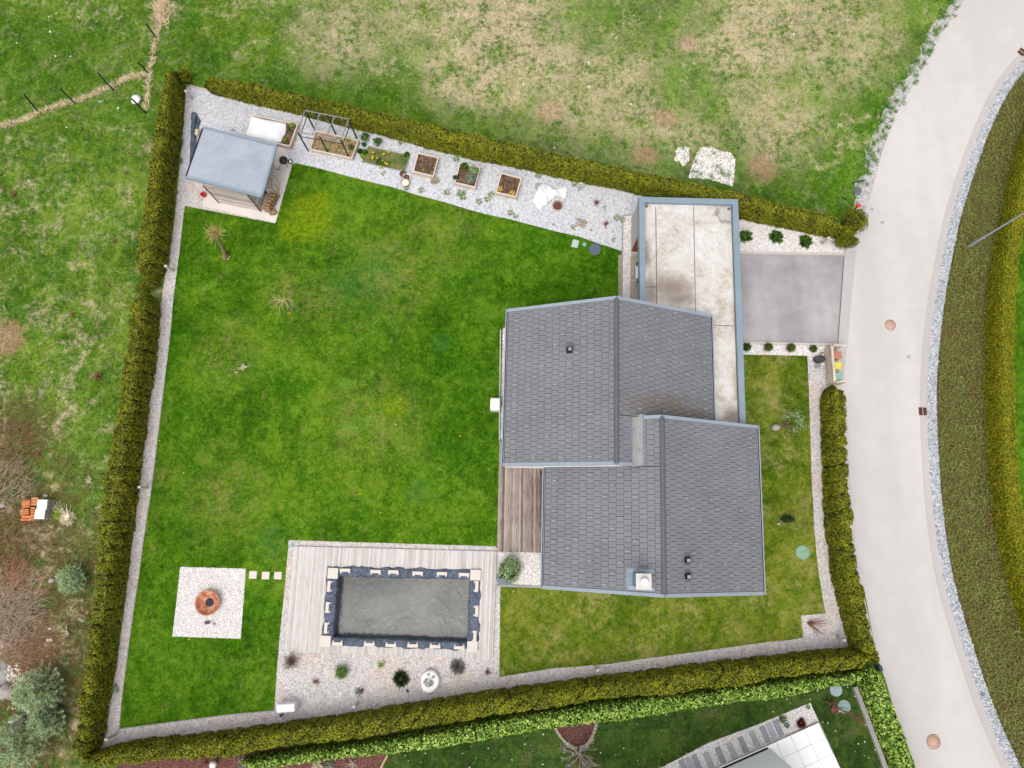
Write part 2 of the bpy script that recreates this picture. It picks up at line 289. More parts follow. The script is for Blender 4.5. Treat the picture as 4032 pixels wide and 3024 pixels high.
class MB:
    """collects shapes; build() links them as one mesh object"""
    def __init__(s): s.v = []; s.f = []; s.sm = []
    def add(s, vs, fs, smooth=False):
        n = len(s.v); s.v += [tuple(q) for q in vs]; s.f += [tuple(i + n for i in q) for q in fs]; s.sm += [smooth] * len(fs); return s
    def box(s, cx, cy, cz, sx, sy, sz, rz=0, rx=0, ry=0, taper=1):
        R = Matrix.Rotation(rz, 3, 'Z') @ Matrix.Rotation(ry, 3, 'Y') @ Matrix.Rotation(rx, 3, 'X'); o = Vector((cx, cy, cz))
        vs = []
        for k in (-1, 1):
            t = taper if k > 0 else 1
            for a, b in ((-1, -1), (1, -1), (1, 1), (-1, 1)): vs.append(o + R @ Vector((a * sx / 2 * t, b * sy / 2 * t, k * sz / 2)))
        return s.add(vs, [(3, 2, 1, 0), (4, 5, 6, 7), (0, 1, 5, 4), (1, 2, 6, 5), (2, 3, 7, 6), (3, 0, 4, 7)])
    def bbox(s, cx, cy, cz, sx, sy, sz, b=.02, rz=0):
        """box with chamfered vertical edges and top"""
        R = Matrix.Rotation(rz, 3, 'Z'); o = Vector((cx, cy, cz)); rings = []
        for z, ins in ((-sz / 2, 0), (sz / 2 - b, 0), (sz / 2, b)):
            x, y = sx / 2 - ins, sy / 2 - ins
            rings.append([o + R @ Vector((p, q, z)) for p, q in ((-x + b, -y), (x - b, -y), (x, -y + b), (x, y - b), (x - b, y), (-x + b, y), (-x, y - b), (-x, -y + b))])
        return s.loft(rings)
    def loft(s, rings, cap=True, smooth=False):
        n = len(rings[0]); vs = [p for r in rings for p in r]; fs = []
        for i in range(len(rings) - 1):
            for j in range(n): fs.append((i * n + j, i * n + (j + 1) % n, (i + 1) * n + (j + 1) % n, (i + 1) * n + j))
        s.add(vs, fs, smooth)
        if cap:
            s.add(rings[0][::-1], [tuple(range(n))]); s.add(rings[-1], [tuple(range(n))])
        return s
    def lathe(s, cx, cy, prof, n=20, smooth=True, sx=1, sy=1, cap=True):
        return s.loft([[(cx + r * sx * math.cos(2 * PI * j / n), cy + r * sy * math.sin(2 * PI * j / n), z) for j in range(n)] for r, z in prof], cap, smooth)
    def prism(s, poly, z0, z1):
        poly = [(q[0], q[1]) for q in poly]
        a = sum(poly[i - 1][0] * poly[i][1] - poly[i][0] * poly[i - 1][1] for i in range(len(poly)))
        if a < 0: poly = poly[::-1]
        return s.loft([[(x, y, z0) for x, y in poly], [(x, y, z1) for x, y in poly]])
    def tube(s, pts, rad, n=6, smooth=True):
        pts = [Vector(p) for p in pts]; rad = rad if isinstance(rad, (list, tuple)) else [rad] * len(pts); rings = []
        for i, p in enumerate(pts):
            d = (pts[min(i + 1, len(pts) - 1)] - pts[max(i - 1, 0)]).normalized()
            a = d.cross(Vector((0, 0, 1)) if abs(d.z) < .95 else Vector((1, 0, 0))).normalized(); b = d.cross(a)
            rings.append([p + (a * math.cos(2 * PI * j / n) + b * math.sin(2 * PI * j / n)) * rad[i] for j in range(n)])
        return s.loft(rings, True, smooth)
    def lump(s, cx, cy, cz, rx, ry, rz_, amp=.15, n=10, m=7, seed=0):
        r = random.Random(seed); ph = [(r.uniform(1, 3.2), r.uniform(1, 3.2), r.uniform(1, 3), r.uniform(0, 6)) for _ in range(5)]; rings = []
        for i in range(m):
            t = -PI / 2 + PI * (i + .02) / (m - .96); ring = []
            for j in range(n):
                a = 2 * PI * j / n; x, y, z = math.cos(t) * math.cos(a), math.cos(t) * math.sin(a), math.sin(t)
                k = 1 + amp * sum(math.sin(p[0] * x * 2 + p[1] * y * 2 + p[2] * z * 2 + p[3]) for p in ph) / 2.2
                ring.append((cx + rx * x * k, cy + ry * y * k, cz + rz_ * z * k))
            rings.append(ring)
        return s.loft(rings, True, True)
    def build(s, name, mat, parent=None, origin=None):
        if origin is None: origin = (0, 0, 0)
        me = bpy.data.meshes.new(name); o3 = Vector(origin)
        me.from_pydata([Vector(q) - o3 for q in s.v], [], s.f); me.polygons.foreach_set('use_smooth', s.sm); me.update()
        me.materials.append(mat); o = bpy.data.objects.new(name, me); C.objects.link(o)
        if parent: o.parent = parent
        else: o.location = o3
        return o
def area(poly): return sum(poly[i - 1][0] * poly[i][1] - poly[i][0] * poly[i - 1][1] for i in range(len(poly))) / 2
def sheet(name, poly, z, mat, holes=(), kind='structure'):
    loops = [[Vector((q[0], q[1], 0)) for q in poly]] + [[Vector((q[0], q[1], 0)) for q in h] for h in holes]
    flat = [q for l in loops for q in l]; tris = tessellate_polygon(loops); fs = []
    for t in tris:
        a, b, d = (flat[i] for i in t)
        cr = (b - a).cross(d - a).z
        if abs(cr) > 1e-9: fs.append(t if cr > 0 else t[::-1])
    mb = MB().add([(q.x, q.y, z) for q in flat], fs); o = mb.build(name, mat)
    return tag(o, kind=kind)
def inside(pts, poly):
    x, y = pts[:, 0], pts[:, 1]; r = np.zeros(len(pts), bool); n = len(poly)
    for i in range(n):
        x1, y1, x2, y2 = poly[i - 1][0], poly[i - 1][1], poly[i][0], poly[i][1]
        if y1 == y2: continue
        r ^= ((y1 > y) != (y2 > y)) & (x < (x2 - x1) * (y - y1) / (y2 - y1) + x1)
    return r
def scatter(poly, dens, holes=()):
    a = np.array([(q[0], q[1]) for q in poly]); lo, hi = a.min(0), a.max(0)
    n = int(dens * np.prod(hi - lo)); p = RNG.uniform(lo, hi, (n, 2)); p = p[inside(p, poly)]
    for h in holes: p = p[~inside(p, h)]
    return p
def blades(base, L, w, lean=(.5, 1.35)):
    """one triangle per blade; base (n,3)"""
    n = len(base); az = RNG.uniform(0, 2 * PI, n); le = RNG.uniform(*lean, n); L = L * RNG.uniform(.6, 1.4, n); w = w * RNG.uniform(.7, 1.3, n)
    d = np.stack([np.cos(az) * np.sin(le), np.sin(az) * np.sin(le), np.cos(le)], 1); s = np.stack([-np.sin(az), np.cos(az), np.zeros(n)], 1)
    V = np.empty((n, 3, 3)); V[:, 0] = base - s * w[:, None] / 2; V[:, 1] = base + s * w[:, None] / 2; V[:, 2] = base + d * L[:, None]
    return V.reshape(-1, 3), np.arange(n * 3).reshape(-1, 3)
def leaves(p, nrm, size, asp=.6, tilt=.6):
    """one four-cornered leaf per point, roughly facing along nrm"""
    n = len(p); nn = nrm + RNG.normal(0, tilt, (n, 3)); nn /= np.linalg.norm(nn, axis=1)[:, None] + 1e-9
    r = RNG.normal(0, 1, (n, 3)); a = np.cross(nn, r); a /= np.linalg.norm(a, axis=1)[:, None] + 1e-9; b = np.cross(nn, a)
    L = (size * RNG.uniform(.6, 1.4, n))[:, None]; w = L * asp; k = nn * L * .18
    V = np.stack([p - a * L / 2 - k, p + b * w / 2, p + a * L / 2 - k, p - b * w / 2], 1)
    return V.reshape(-1, 3), np.arange(n * 4).reshape(-1, 4)
def resamp(pts, n):
    a = np.array([(q[0], q[1]) for q in pts]); d = np.r_[0, np.cumsum(np.hypot(*np.diff(a, axis=0).T))]
    t = np.linspace(0, d[-1], n); return np.stack([np.interp(t, d, a[:, 0]), np.interp(t, d, a[:, 1])], 1), d[-1]
def vn(x, seed):     # smooth 1-D value noise
    r = np.random.default_rng(seed).uniform(-1, 1, 4096); i = np.floor(x).astype(int); f = x - i; f = f * f * (3 - 2 * f)
    return r[i % 4096] * (1 - f) + r[(i + 1) % 4096] * f

def hedge(name, inner, outer, h, label, mat=None, core_mat=None, lsize=.115, dens=430, plant=.75, rough=.13, seed=1, asp=.6, cat='hedge', crevice=.16, tilt=.5, shoulder=.75, inset=.0, taper_ends=(1, 1)):
    """inner: ground line nearest the camera's foot; outer: far top edge (both world xy)"""
    mat = mat or m_thuja
    I, L = resamp(inner, 400); O, _ = resamp(outer, 400)
    ns = max(12, int(L / .14)); nt = 30; t = np.linspace(0, 399, ns); s = t / 399 * L
    I = np.stack([np.interp(t, np.arange(400), I[:, k]) for k in (0, 1)], 1); O = np.stack([np.interp(t, np.arange(400), O[:, k]) for k in (0, 1)], 1)
    M0 = (I + O) / 2; half = (O - I) / 2
    th = np.linspace(0, PI, 4001); e = .42                         # inner foot -> top -> outer foot
    px = -np.sign(np.cos(th)) * np.abs(np.cos(th)) ** e; pz = np.abs(np.sin(th)) ** (e * .9); hw = np.linalg.norm(half, axis=1).mean()
    al = np.r_[0, np.cumsum(np.hypot(np.diff(px) * hw, np.diff(pz) * h))]; q_ = np.linspace(0, al[-1], nt); px = np.interp(q_, al, px); pz = np.interp(q_, al, pz); UU = np.zeros((ns, nt))
    wid = np.cumsum(np.random.default_rng(seed).uniform(.75, 1.35, int(L / plant * 2) + 8)) * plant; wid -= wid[0] + .3
    k = np.searchsorted(wid, s) - 1; k = np.clip(k, 0, len(wid) - 2); u = (s - wid[k]) / (wid[k + 1] - wid[k])
    rr = np.random.default_rng(seed + 5); ph = rr.uniform(-1, 1, (len(wid), 3))
    V = np.empty((ns, nt, 3))
    endf = np.clip(np.minimum(s / .5 + (1 - taper_ends[0]) * 9, (L - s) / .5 + (1 - taper_ends[1]) * 9), 0, 1) ** .5
    for j in range(nt):
        uu = np.clip(u + .10 * vn(np.full(ns, j * .35) + k * 7.3, seed + 2), 0, 1)
        UU[:, j] = np.abs(2 * uu - 1); bul = 1 - np.abs(2 * uu - 1) ** 4                          # dips between plants
        amp = crevice * (.45 + .55 * np.abs(ph[k, 0]))
        rad = 1 - amp * (1 - bul) + rough * .6 * ph[k, 1] + rough * (.5 * vn(s * 2.3 + j * .45, seed + 3) + .4 * vn(s * 5 + j * 1.3, seed + 40))
        rad = np.where(px[j] > 0, rad, 1 + (rad - 1) * .8)
        hh = h * (1 + .035 * ph[k, 2] + (rad - 1) * .35) * pz[j] * (.55 + .45 * endf)
        V[:, j, 0] = M0[:, 0] + half[:, 0] * px[j] * rad * (.5 + .5 * endf); V[:, j, 1] = M0[:, 1] + half[:, 1] * px[j] * rad * (.5 + .5 * endf); V[:, j, 2] = hh
    d = np.gradient(V, axis=0); g = np.gradient(V, axis=1); N = np.cross(d, g); N /= np.linalg.norm(N, axis=2)[:, :, None] + 1e-9
    cen = np.concatenate([M0, np.full((ns, 1), h * .5)], 1)[:, None, :]
    flip = np.sign(((V - cen) * N).sum(2)); N *= np.where(flip == 0, 1, flip)[:, :, None]
    A = np.linalg.norm(np.cross(d, g), axis=2); pr = (A / A.sum()).ravel(); n = int(A.sum() * dens)
    idx = RNG.choice(ns * nt, n, p=pr); i, j = idx // nt, idx % nt; keep = RNG.uniform(0, 1, n) > np.clip((UU[i, j] - .86) * 9, 0, .85) * min(1, crevice * 3); i, j = i[keep], j[keep]; n = len(i)  # leaves thinned in the dips; dark core colour stands in for crevice shade
    # jitter inside the cell
    q = V[i, j] + d[i, j] * RNG.uniform(-.5, .5, (n, 1)) + g[i, j] * RNG.uniform(-.5, .5, (n, 1)) + N[i, j] * RNG.normal(0, .025, (n, 1)); q[:, 2] = np.maximum(q[:, 2], .02)
    LV, LF = leaves(q, N[i, j] + np.array([0, 0, .25]), lsize, asp, tilt)
    org = (M0[:, 0].mean(), M0[:, 1].mean(), 0)
    root = thing(name, org, label, cat)
    arr('foliage', LV, LF, mat, root, org)
    # inner mass of wood and dead needles, with closed ends
    dv = V - cen; core = cen + dv * np.maximum(1 - .09 / (np.linalg.norm(dv, axis=2)[:, :, None] + 1e-6), .3); core[:, :, 2] = np.where(V[:, :, 2] < .1, 0, core[:, :, 2])
    fi = (np.arange(ns - 1)[:, None] * nt + np.arange(nt - 1)[None, :]).ravel(); Fq = np.stack([fi, fi + nt, fi + nt + 1, fi + 1], 1)
    cv = core.reshape(-1, 3); nv = len(cv); ends = np.array([M0[0].tolist() + [h * .45], M0[-1].tolist() + [h * .45]]); cv = np.concatenate([cv, ends])
    tri = [(nv, j, j + 1, j + 1) for j in range(nt - 1)] + [(nv + 1, (ns - 1) * nt + j + 1, (ns - 1) * nt + j, (ns - 1) * nt + j) for j in range(nt - 1)]
    mb = MB().add(cv, [tuple(r) for r in Fq] + [t[:3] for t in tri]); mb.build('branches', core_mat or m_core, root, org)
    # leaves over the two ends
    for e_, r_ in ((0, -1), (ns - 1, 1)):
        ring = V[e_]; cc = np.array([M0[e_][0], M0[e_][1], h * .45]); kk = int(2.2 * h * dens * .6)
        a = ring[RNG.integers(0, nt, kk)]; w = RNG.uniform(0, 1, (kk, 1)) ** .5; pp = cc + (a - cc) * w
        dr = (M0[e_] - M0[e_ - r_]); dr = np.array([dr[0], dr[1], 0]) / (np.linalg.norm(dr) + 1e-9)
        pp += dr * (.05 + .25 * (1 - w ** 2)); LV, LF = leaves(pp, np.tile(dr + [0, 0, .3], (kk, 1)), lsize, asp, tilt)
        arr('end_foliage', LV, LF, mat, root, org)
    return root

def clump(name, mat, parent, org, balls, n, size, asp=.5, tilt=.8, shell=.35):
    """leaf cloud spread through the outer part of several ellipsoids (world coords)"""
    Vs = []; Fs = []; k = 0; tot = sum(b[3] * b[4] for b in balls)
    for (x, y, z, rx, ry, rz) in balls:
        m = max(6, int(n * rx * ry / tot)); d = RNG.normal(0, 1, (m, 3)); d /= np.linalg.norm(d, axis=1)[:, None]; d[:, 2] = np.where(d[:, 2] < -.5, -d[:, 2], d[:, 2])
        r = 1 - shell * RNG.uniform(0, 1, (m, 1)) ** 1.5; r *= 1 + .16 * np.sin(d[:, :1] * 7 + x * 3) * np.cos(d[:, 1:2] * 6 + y)
        p = np.array([x, y, z]) + d * r * np.array([rx, ry, rz]); p[:, 2] = np.maximum(p[:, 2], .01)
        V, Fc = leaves(p, d, size, asp, tilt); Vs.append(V); Fs.append(Fc + k); k += len(V)
    return arr(name, np.concatenate(Vs), np.concatenate(Fs), mat, parent, org)
def spikes(name, mat, parent, org, n, L, w, lo=.1, hi=1.3, r0=.03, c0=None, droop=.2):
    """blades fanning out of a crown; lo/hi lean from vertical"""
    n = int(n); az = RNG.uniform(0, 2 * PI, n); le = RNG.uniform(lo, hi, n); Ls = L * RNG.uniform(.55, 1.15, n); o = np.array(c0 if c0 is not None else org, float)
    d = np.stack([np.cos(az) * np.sin(le), np.sin(az) * np.sin(le), np.cos(le)], 1); s = np.stack([-np.sin(az), np.cos(az), 0 * az], 1) * w / 2
    b = o + np.stack([np.cos(az), np.sin(az), 0 * az], 1) * r0; mid = b + d * Ls[:, None] * .55; tip = b + d * Ls[:, None] - np.array([0, 0, 1]) * (Ls * droop)[:, None]; tip[:, 2] = np.maximum(tip[:, 2], .015)
    V = np.stack([b - s, b + s, mid + s, tip, mid - s], 1).reshape(-1, 3); i = np.arange(n)[:, None] * 5
    return arr(name, V, i + np.array([[0, 1, 2, 3, 4]]), mat, parent, org)
def bush_twigs(mb, o, n, L, r, lean=1.2, sub=3, rnd=None, upz=0.0):
    rnd = rnd or random
    for _ in range(n):
        az = rnd.uniform(0, 2 * PI); le = rnd.uniform(.15, lean); l = L * rnd.uniform(.6, 1.15)
        d = Vector((math.cos(az) * math.sin(le), math.sin(az) * math.sin(le), math.cos(le)))
        p0 = Vector(o); p1 = p0 + d * l * .5 + Vector((rnd.uniform(-.1, .1), rnd.uniform(-.1, .1), 0)) * l; p2 = p0 + d * l + Vector((rnd.uniform(-.15, .15), rnd.uniform(-.15, .15), -.08)) * l
        for q in (p1, p2): q.z = max(q.z, .03)
        mb.tube([p0, p1, p2], [r, r * .7, r * .25], 4)
        for _ in range(sub):
            t = rnd.uniform(.3, .95); b = p0.lerp(p2, t); dd = (d + Vector((rnd.uniform(-1, 1), rnd.uniform(-1, 1), rnd.uniform(-.3, .6)))).normalized()
            e = b + dd * l * rnd.uniform(.2, .4); e.z = max(e.z, .02); mb.tube([b, e], [r * .45, r * .15], 3)
    return mb
def limb(mb, p, d, l, r, depth, rnd, spread=.6, up=.1):
    q = p + d * l; mb.tube([p, p.lerp(q, .5) + Vector((rnd.uniform(-.06, .06), rnd.uniform(-.06, .06), 0)) * l, q], [r, r * .85, r * .65], 5)
    if depth == 0: return
    for _ in range(rnd.choice((2, 3, 3))):
        dd = (d + Vector((rnd.uniform(-1, 1), rnd.uniform(-1, 1), rnd.uniform(-.5, .6))) * spread + Vector((0, 0, up))).normalized()
        limb(mb, p.lerp(q, rnd.uniform(.55, 1)), dd, l * rnd.uniform(.55, .8), r * .6, depth - 1, rnd, spread, up)
def copy_tree(o, parent=None):
    q = o.copy(); C.objects.link(q)
    if parent: q.parent = parent
    for ch in list(o.children): copy_tree(ch, q)
    return q

# ------------------------------------------------------------------ the setting: ground sheets, 4 mm apart
ch_, sh_ = math.cos(HR), math.sin(HR)
def HW(x, y, z=0.0): return Vector((x * ch_ - y * sh_, x * sh_ + y * ch_, z))
def HL(p): return (p.x * ch_ + p.y * sh_, -p.x * sh_ + p.y * ch_)
FRAME = PL([(-120, -120), (4150, -120), (4150, 3140), (-120, 3140)])
pool_in = PL([(1322, 2262), (1860, 2272), (1850, 2535), (1302, 2520)], .14)
pool_hole = [(q.x, q.y) for q in pool_in]
sheet('meadow', [(-220, -220), (220, -220), (220, 220), (-220, 220)], 0, m_mead, [pool_hole])
GAR = PL([(735, 330), (850, 360), (1300, 470), (2016, 640), (2517, 765), (3000, 870), (3330, 950), (3322, 1004), (3297, 1353), (3335, 1512), (3343, 1808), (3361, 2036), (3386, 2268), (3440, 2520), (3440, 2590), (3206, 2610), (2016, 2760), (1008, 2910), (330, 2990), (400, 2850), (460, 2630), (550, 1900), (640, 1150), (690, 850), (720, 500)])
sheet('gravel', GAR, .004, m_gravel, [pool_hole])
KIT = PL([(735, 340), (850, 372), (1190, 440), (2016, 640), (2517, 765), (2600, 800), (2470, 985), (2440, 990), (2280, 932), (2096, 887), (1914, 844), (1750, 796), (1549, 738), (1385, 698), (1166, 643), (1140, 640), (1000, 600), (760, 640), (735, 700), (700, 760)])
sheet('kitchen_gravel', KIT, .008, m_gravel2)
LAW = PL([(728, 811), (797, 824), (1085, 880), (1149, 647), (1166, 643), (1260, 664), (1385, 698), (1480, 722), (1549, 738), (1640, 768), (1750, 796), (1840, 824), (1914, 844), (2000, 862), (2096, 887), (2190, 912), (2280, 932), (2360, 960), (2452, 990), (2449, 1300), (2300, 1330), (2010, 1260), (1983, 1294), (1975, 1740), (1968, 1900), (1957, 2160), (1950, 2151), (1137, 2127), (1123, 2290), (1104, 2480), (1090, 2640), (1080, 2797), (1008, 2806), (911, 2813), (760, 2832), (615, 2851), (472, 2869), (479, 2760), (501, 2587), (524, 2418), (547, 2268), (565, 2127), (590, 1968), (611, 1808), (633, 1626), (647, 1512), (670, 1326), (684, 1166), (711, 961), (719, 880)])
sheet('lawn', LAW, .012, m_lawn)
SID = PL([(2700, 1396), (3024, 1398), (3178, 1401), (3184, 1512), (3186, 1580), (3190, 1700), (3196, 1900), (3208, 2100), (3215, 2190), (3225, 2268), (3240, 2360), (3251, 2415), (3153, 2424), (3163, 2510), (3110, 2520), (3024, 2527), (2900, 2545), (2700, 2572), (2550, 2592), (2400, 2614), (2166, 2633), (1966, 2666), (1968, 2480), (1970, 2309), (2145, 2313), (2145, 2200), (2700, 2150)])
sheet('side_lawn', SID, .012, m_side)
# white gravel beds
WG = [PL([(2905, 850), (3010, 880), (3110, 903), (3200, 925), (3335, 980), (3322, 1000), (2905, 996)]), PL([(2880, 1352), (3262, 1357), (3260, 1402), (2880, 1395)]),
      PL([(1960, 2172), (2150, 2176), (2150, 2312), (1958, 2304)]), PL([(2455, 850), (2486, 845), (2478, 1310), (2450, 1320)]), PL([(1979, 1295), (2012, 1295), (2000, 1735), (1971, 1730)]),
      PL([(710, 2232), (969, 2239), (960, 2360), (948, 2515), (679, 2506), (695, 2370)])]
for q, nm in zip(WG, ('driveway_bed', 'box_bed', 'pine_bed', 'garage_strip', 'house_strip', 'fire_square')): sheet('white_gravel', q, .016, m_white)
# concrete and stone pads
sheet('shed_paving', PL([(796, 812), (806, 772), (840, 700), (1110, 560), (1150, 645), (1150, 655), (1085, 878)]), .016, m_slab)
sheet('carport_paving', [HW(*q) for q in ((6.6, 9.0), (13.2, 9.0), (13.2, 17.6), (6.6, 17.6))], .014, m_beige)
DRV = PL([(2850, 1000), (3322, 1003), (3297, 1353), (2850, 1350)])
sheet('driveway', DRV, .010, m_drive)
RL = [(3900, -160), (3794, 0), (3708, 132), (3653, 237), (3589, 346), (3525, 456), (3475, 592), (3430, 756), (3408, 830), (3380, 900), (3330, 960), (3318, 1050), (3294, 1353), (3270, 1400), (3270, 1560), (3335, 1600), (3338, 1808), (3355, 2036), (3380, 2268), (3410, 2359), (3452, 2587), (3486, 2678), (3520, 2792), (3562, 2906), (3605, 3024), (3660, 3180)]
RR = [(4220, 80), (4032, 228), (3977, 283), (3917, 378), (3867, 492), (3817, 615), (3776, 756), (3753, 802), (3717, 984), (3685, 1143), (3662, 1335), (3648, 1512), (3649, 1649), (3662, 1900), (3680, 2082), (3708, 2268), (3744, 2405), (3790, 2542), (3835, 2692), (3890, 2838), (3940, 2952), (3977, 3024), (4060, 3200)]
def smooth(pts, n=140):
    a, L = resamp(pts, 60); 
    for _ in range(3): a[1:-1] = (a[:-2] + a[1:-1] * 2 + a[2:]) / 4
    return [tuple(q) for q in resamp(a, n)[0]]
def offset(line, d):
    a = np.array([(q[0], q[1]) for q in line]); t = np.gradient(a, axis=0); t /= np.linalg.norm(t, axis=1)[:, None]
    return [tuple(q) for q in a + np.stack([t[:, 1], -t[:, 0]], 1) * d]
rl = PL(RL); rr = smooth(PL(RR))
def strip(name, l0, l1, z0, z1, mat, prof=None, kind='structure'):
    n = len(l0); vs = []; prof = prof or [(0, z0), (1, z1)]
    for a, b in zip(l0, l1):
        for t, z in prof: vs.append((a[0] + (b[0] - a[0]) * t, a[1] + (b[1] - a[1]) * t, z))
    k = len(prof); fs = [(i * k + j, (i + 1) * k + j, (i + 1) * k + j + 1, i * k + j + 1) for i in range(n - 1) for j in range(k - 1)]
    a, b, d = (Vector(vs[i]) for i in fs[0][:3])
    if (b - a).cross(d - a).z < 0: fs = [f[::-1] for f in fs]
    return tag(MB().add(vs, fs, True).build(name, mat), kind=kind)
gut = offset(rr, .46)
if gut[40][0] > rr[40][0]: SGN = -1; gut = offset(rr, -.46)
else: SGN = 1
sheet('road', list(rl) + [(q[0], q[1]) for q in gut][::-1], .020, m_road)
strip('road_gutter', gut, rr, .02, .02, m_gutter, [(0, .02), (.08, .006), (.25, .002), (.45, .010), (.8, .026), (1, .045)])
stn = offset(rr, -SGN * .62)
strip('verge', rr, stn, .008, .008, m_gravel2)
VL = [(3900, -160), (3794, 0), (3708, 132), (3653, 237), (3589, 346), (3525, 456), (3475, 592), (3430, 756), (3408, 830), (3385, 900)]
vg = PL(VL); a = resamp(vg, 60)[0]; jag = .55 + .55 * np.abs(vn(np.arange(60) * .9, 3)) + .25 * vn(np.arange(60) * .31, 4)
strip('road_shoulder', [tuple(q) for q in a + np.array([.15, 0])], [tuple(q) for q in np.array(offset(a, 1)) * 0 + a - np.stack([jag, -jag * .35], 1)], .006, .006, m_verge)
sheet('driveway_apron', PL([(3322, 1003), (3352, 985), (3372, 985), (3352, 1180), (3338, 1353), (3318, 1500), (3297, 1500), (3297, 1353)]), .024, road_mat('apron_concrete', c(209, 202, 199), .06))
# edging kerbs
def kerb(pts, w, h, mat, name='kerb', z=0):
    for p, q in zip(pts[:-1], pts[1:]):
        d = q - p; mb = MB().bbox((p.x + q.x) / 2, (p.y + q.y) / 2, z + h / 2, d.length, w, h, .01, math.atan2(d.y, d.x)); tag(mb.build(name, mat, None, ((p.x + q.x) / 2, (p.y + q.y) / 2, 0)), kind='structure')
kerb(PL([(2905, 998), (3325, 1003)]), .14, .12, m_conc); kerb(PL([(2880, 1349), (3297, 1358)]), .16, .12, m_conc)
kerb(PL([(3325, 1000), (3338, 975)]), .12, .12, m_conc)
kerb(PL([(3322, 1006), (3297, 1352)]), .1, .024, m_conc2)
kerb(PL([(1956, 2305), (2150, 2312)]), .12, .1, m_conc2); kerb(PL([(2452, 850), (2446, 1300)]), .08, .06, m_conc2); kerb(PL([(2452, 850), (2488, 846)]), .08, .06, m_conc2)
kerb(PL([(1971, 1296), (1966, 1735)]), .08, .06, m_conc)
# pale stone edging where the lawn meets the gravel
kerb(PL([(472, 2869), (615, 2851), (760, 2832), (911, 2813), (1083, 2797)]), .05, .035, m_conc2)
kerb(PL([(647, 1512), (633, 1626), (611, 1808), (590, 1968), (565, 2127), (547, 2268), (524, 2418), (501, 2587), (479, 2760), (470, 2869)]), .05, .03, m_conc2)
# south neighbour's garden
SOU = [tuple(P(a, b)[:2]) for a, b in [(940, 3140), (940, 2960), (2016, 2850), (3024, 2720), (3361, 2690), (3400, 2760), (3440, 2860), (3480, 2960), (3540, 3140)]]
sheet('south_lawn', SOU, .008, m_south)
SOIL1 = PL([(420, 3040), (520, 2985), (1008, 2960), (1300, 2930), (1527, 2960), (1498, 3030), (1470, 3100), (420, 3140)])
sheet('flower_bed', SOIL1, .012, m_mulch)
RB = PL([(2185, 2866), (2205, 2895), (2232, 2925), (2258, 2941), (2290, 2944), (2318, 2925), (2338, 2890), (2353, 2838), (2340, 2800), (2180, 2820)])
sheet('red_bed', RB, .012, m_mulch)
NGR = PL([(2560, 3043), (2600, 3024), (2791, 2924), (2987, 2851), (3190, 2767), (3225, 2842), (3017, 2936), (2820, 3024), (2700, 3090), (2560, 3120)])
sheet('white_gravel', NGR, .012, m_white)
EASTG = PL([(4000, 900), (3960, 1394), (3990, 1900), (4040, 2200), (4200, 2600), (4400, 2600), (4400, 600), (4100, 600)])
sheet('east_lawn', EASTG, .006, m_lawn)

# ------------------------------------------------------------------ grass and loose stones (nobody could count them)
pool_deck_px = [(1158, 2151), (1956, 2171.5), (1941.5, 2592.5), (1121, 2566.5)]
WGP = WG
hard = [WG[5]]
def grass(name, poly, dens, L, w, mat, holes=(), lean=(.5, 1.35), z=.012, fn=None):
    p = scatter(poly, dens, holes)
    if fn is not None: p = p[fn(p)]
    V, Fc = blades(np.c_[p, np.full(len(p), z)], L, w, lean); tag(arr(name, V, Fc, mat), kind='stuff')
STEPS = [(997, 2263), (1047, 2266), (1095, 2266)]
grass('lawn_grass', LAW, 330, .085, .022, m_lawnb, hard)
grass('side_grass', SID, 330, .085, .022, m_sideb)
grass('south_grass', SOU, 200, .08, .024, m_southb, [NGR, RB, SOIL1], z=.008)
EG = PL([(3990, 1394), (3985, 1200), (4150, 1000), (4150, 2300), (4040, 2150), (4010, 1900)])
grass('east_grass', EG, 200, .08, .022, m_lawnb, z=.006)
mead_holes = [GAR, [tuple(q) for q in list(rl) + rr[::-1]], SOU, SOIL1]
def leftof(p):      # not across the road
    y = p[:, 1]; a = np.array([(q[0], q[1]) for q in rl]); o = np.argsort(a[:, 1]); return p[:, 0] < np.interp(y, a[o, 1], a[o, 0]) - .7
grass('meadow_grass', [(q.x, q.y) for q in FRAME], 150, .15, .03, m_meadb, mead_holes, z=0, fn=leftof)
tp = scatter([(q.x, q.y) for q in FRAME], 1.6, mead_holes); tp = tp[leftof(tp)]
tp = tp[vn(tp[:, 0] * .35, 11) + vn(tp[:, 1] * .35, 12) + RNG.normal(0, .5, len(tp)) > .1]
nb = 26; _i = RNG.integers(0, 60, 130); tp = np.concatenate([tp, resamp(vg, 60)[0][_i] - np.c_[RNG.uniform(.1, 1.3, 130), RNG.uniform(-.5, .5, 130)]]); b = np.repeat(tp, nb, 0) + RNG.normal(0, .07, (len(tp) * nb, 2)); V, Fc = blades(np.c_[b, np.zeros(len(b))], .26, .03, (.35, 1.3))
m_tuft = foliage_mat('grass_tufts', [c(58, 100, 32), c(88, 132, 48), c(128, 164, 76)], nscale=.8, island=.5)
tag(arr('grass_tufts', V, Fc, m_tuft), kind='stuff')
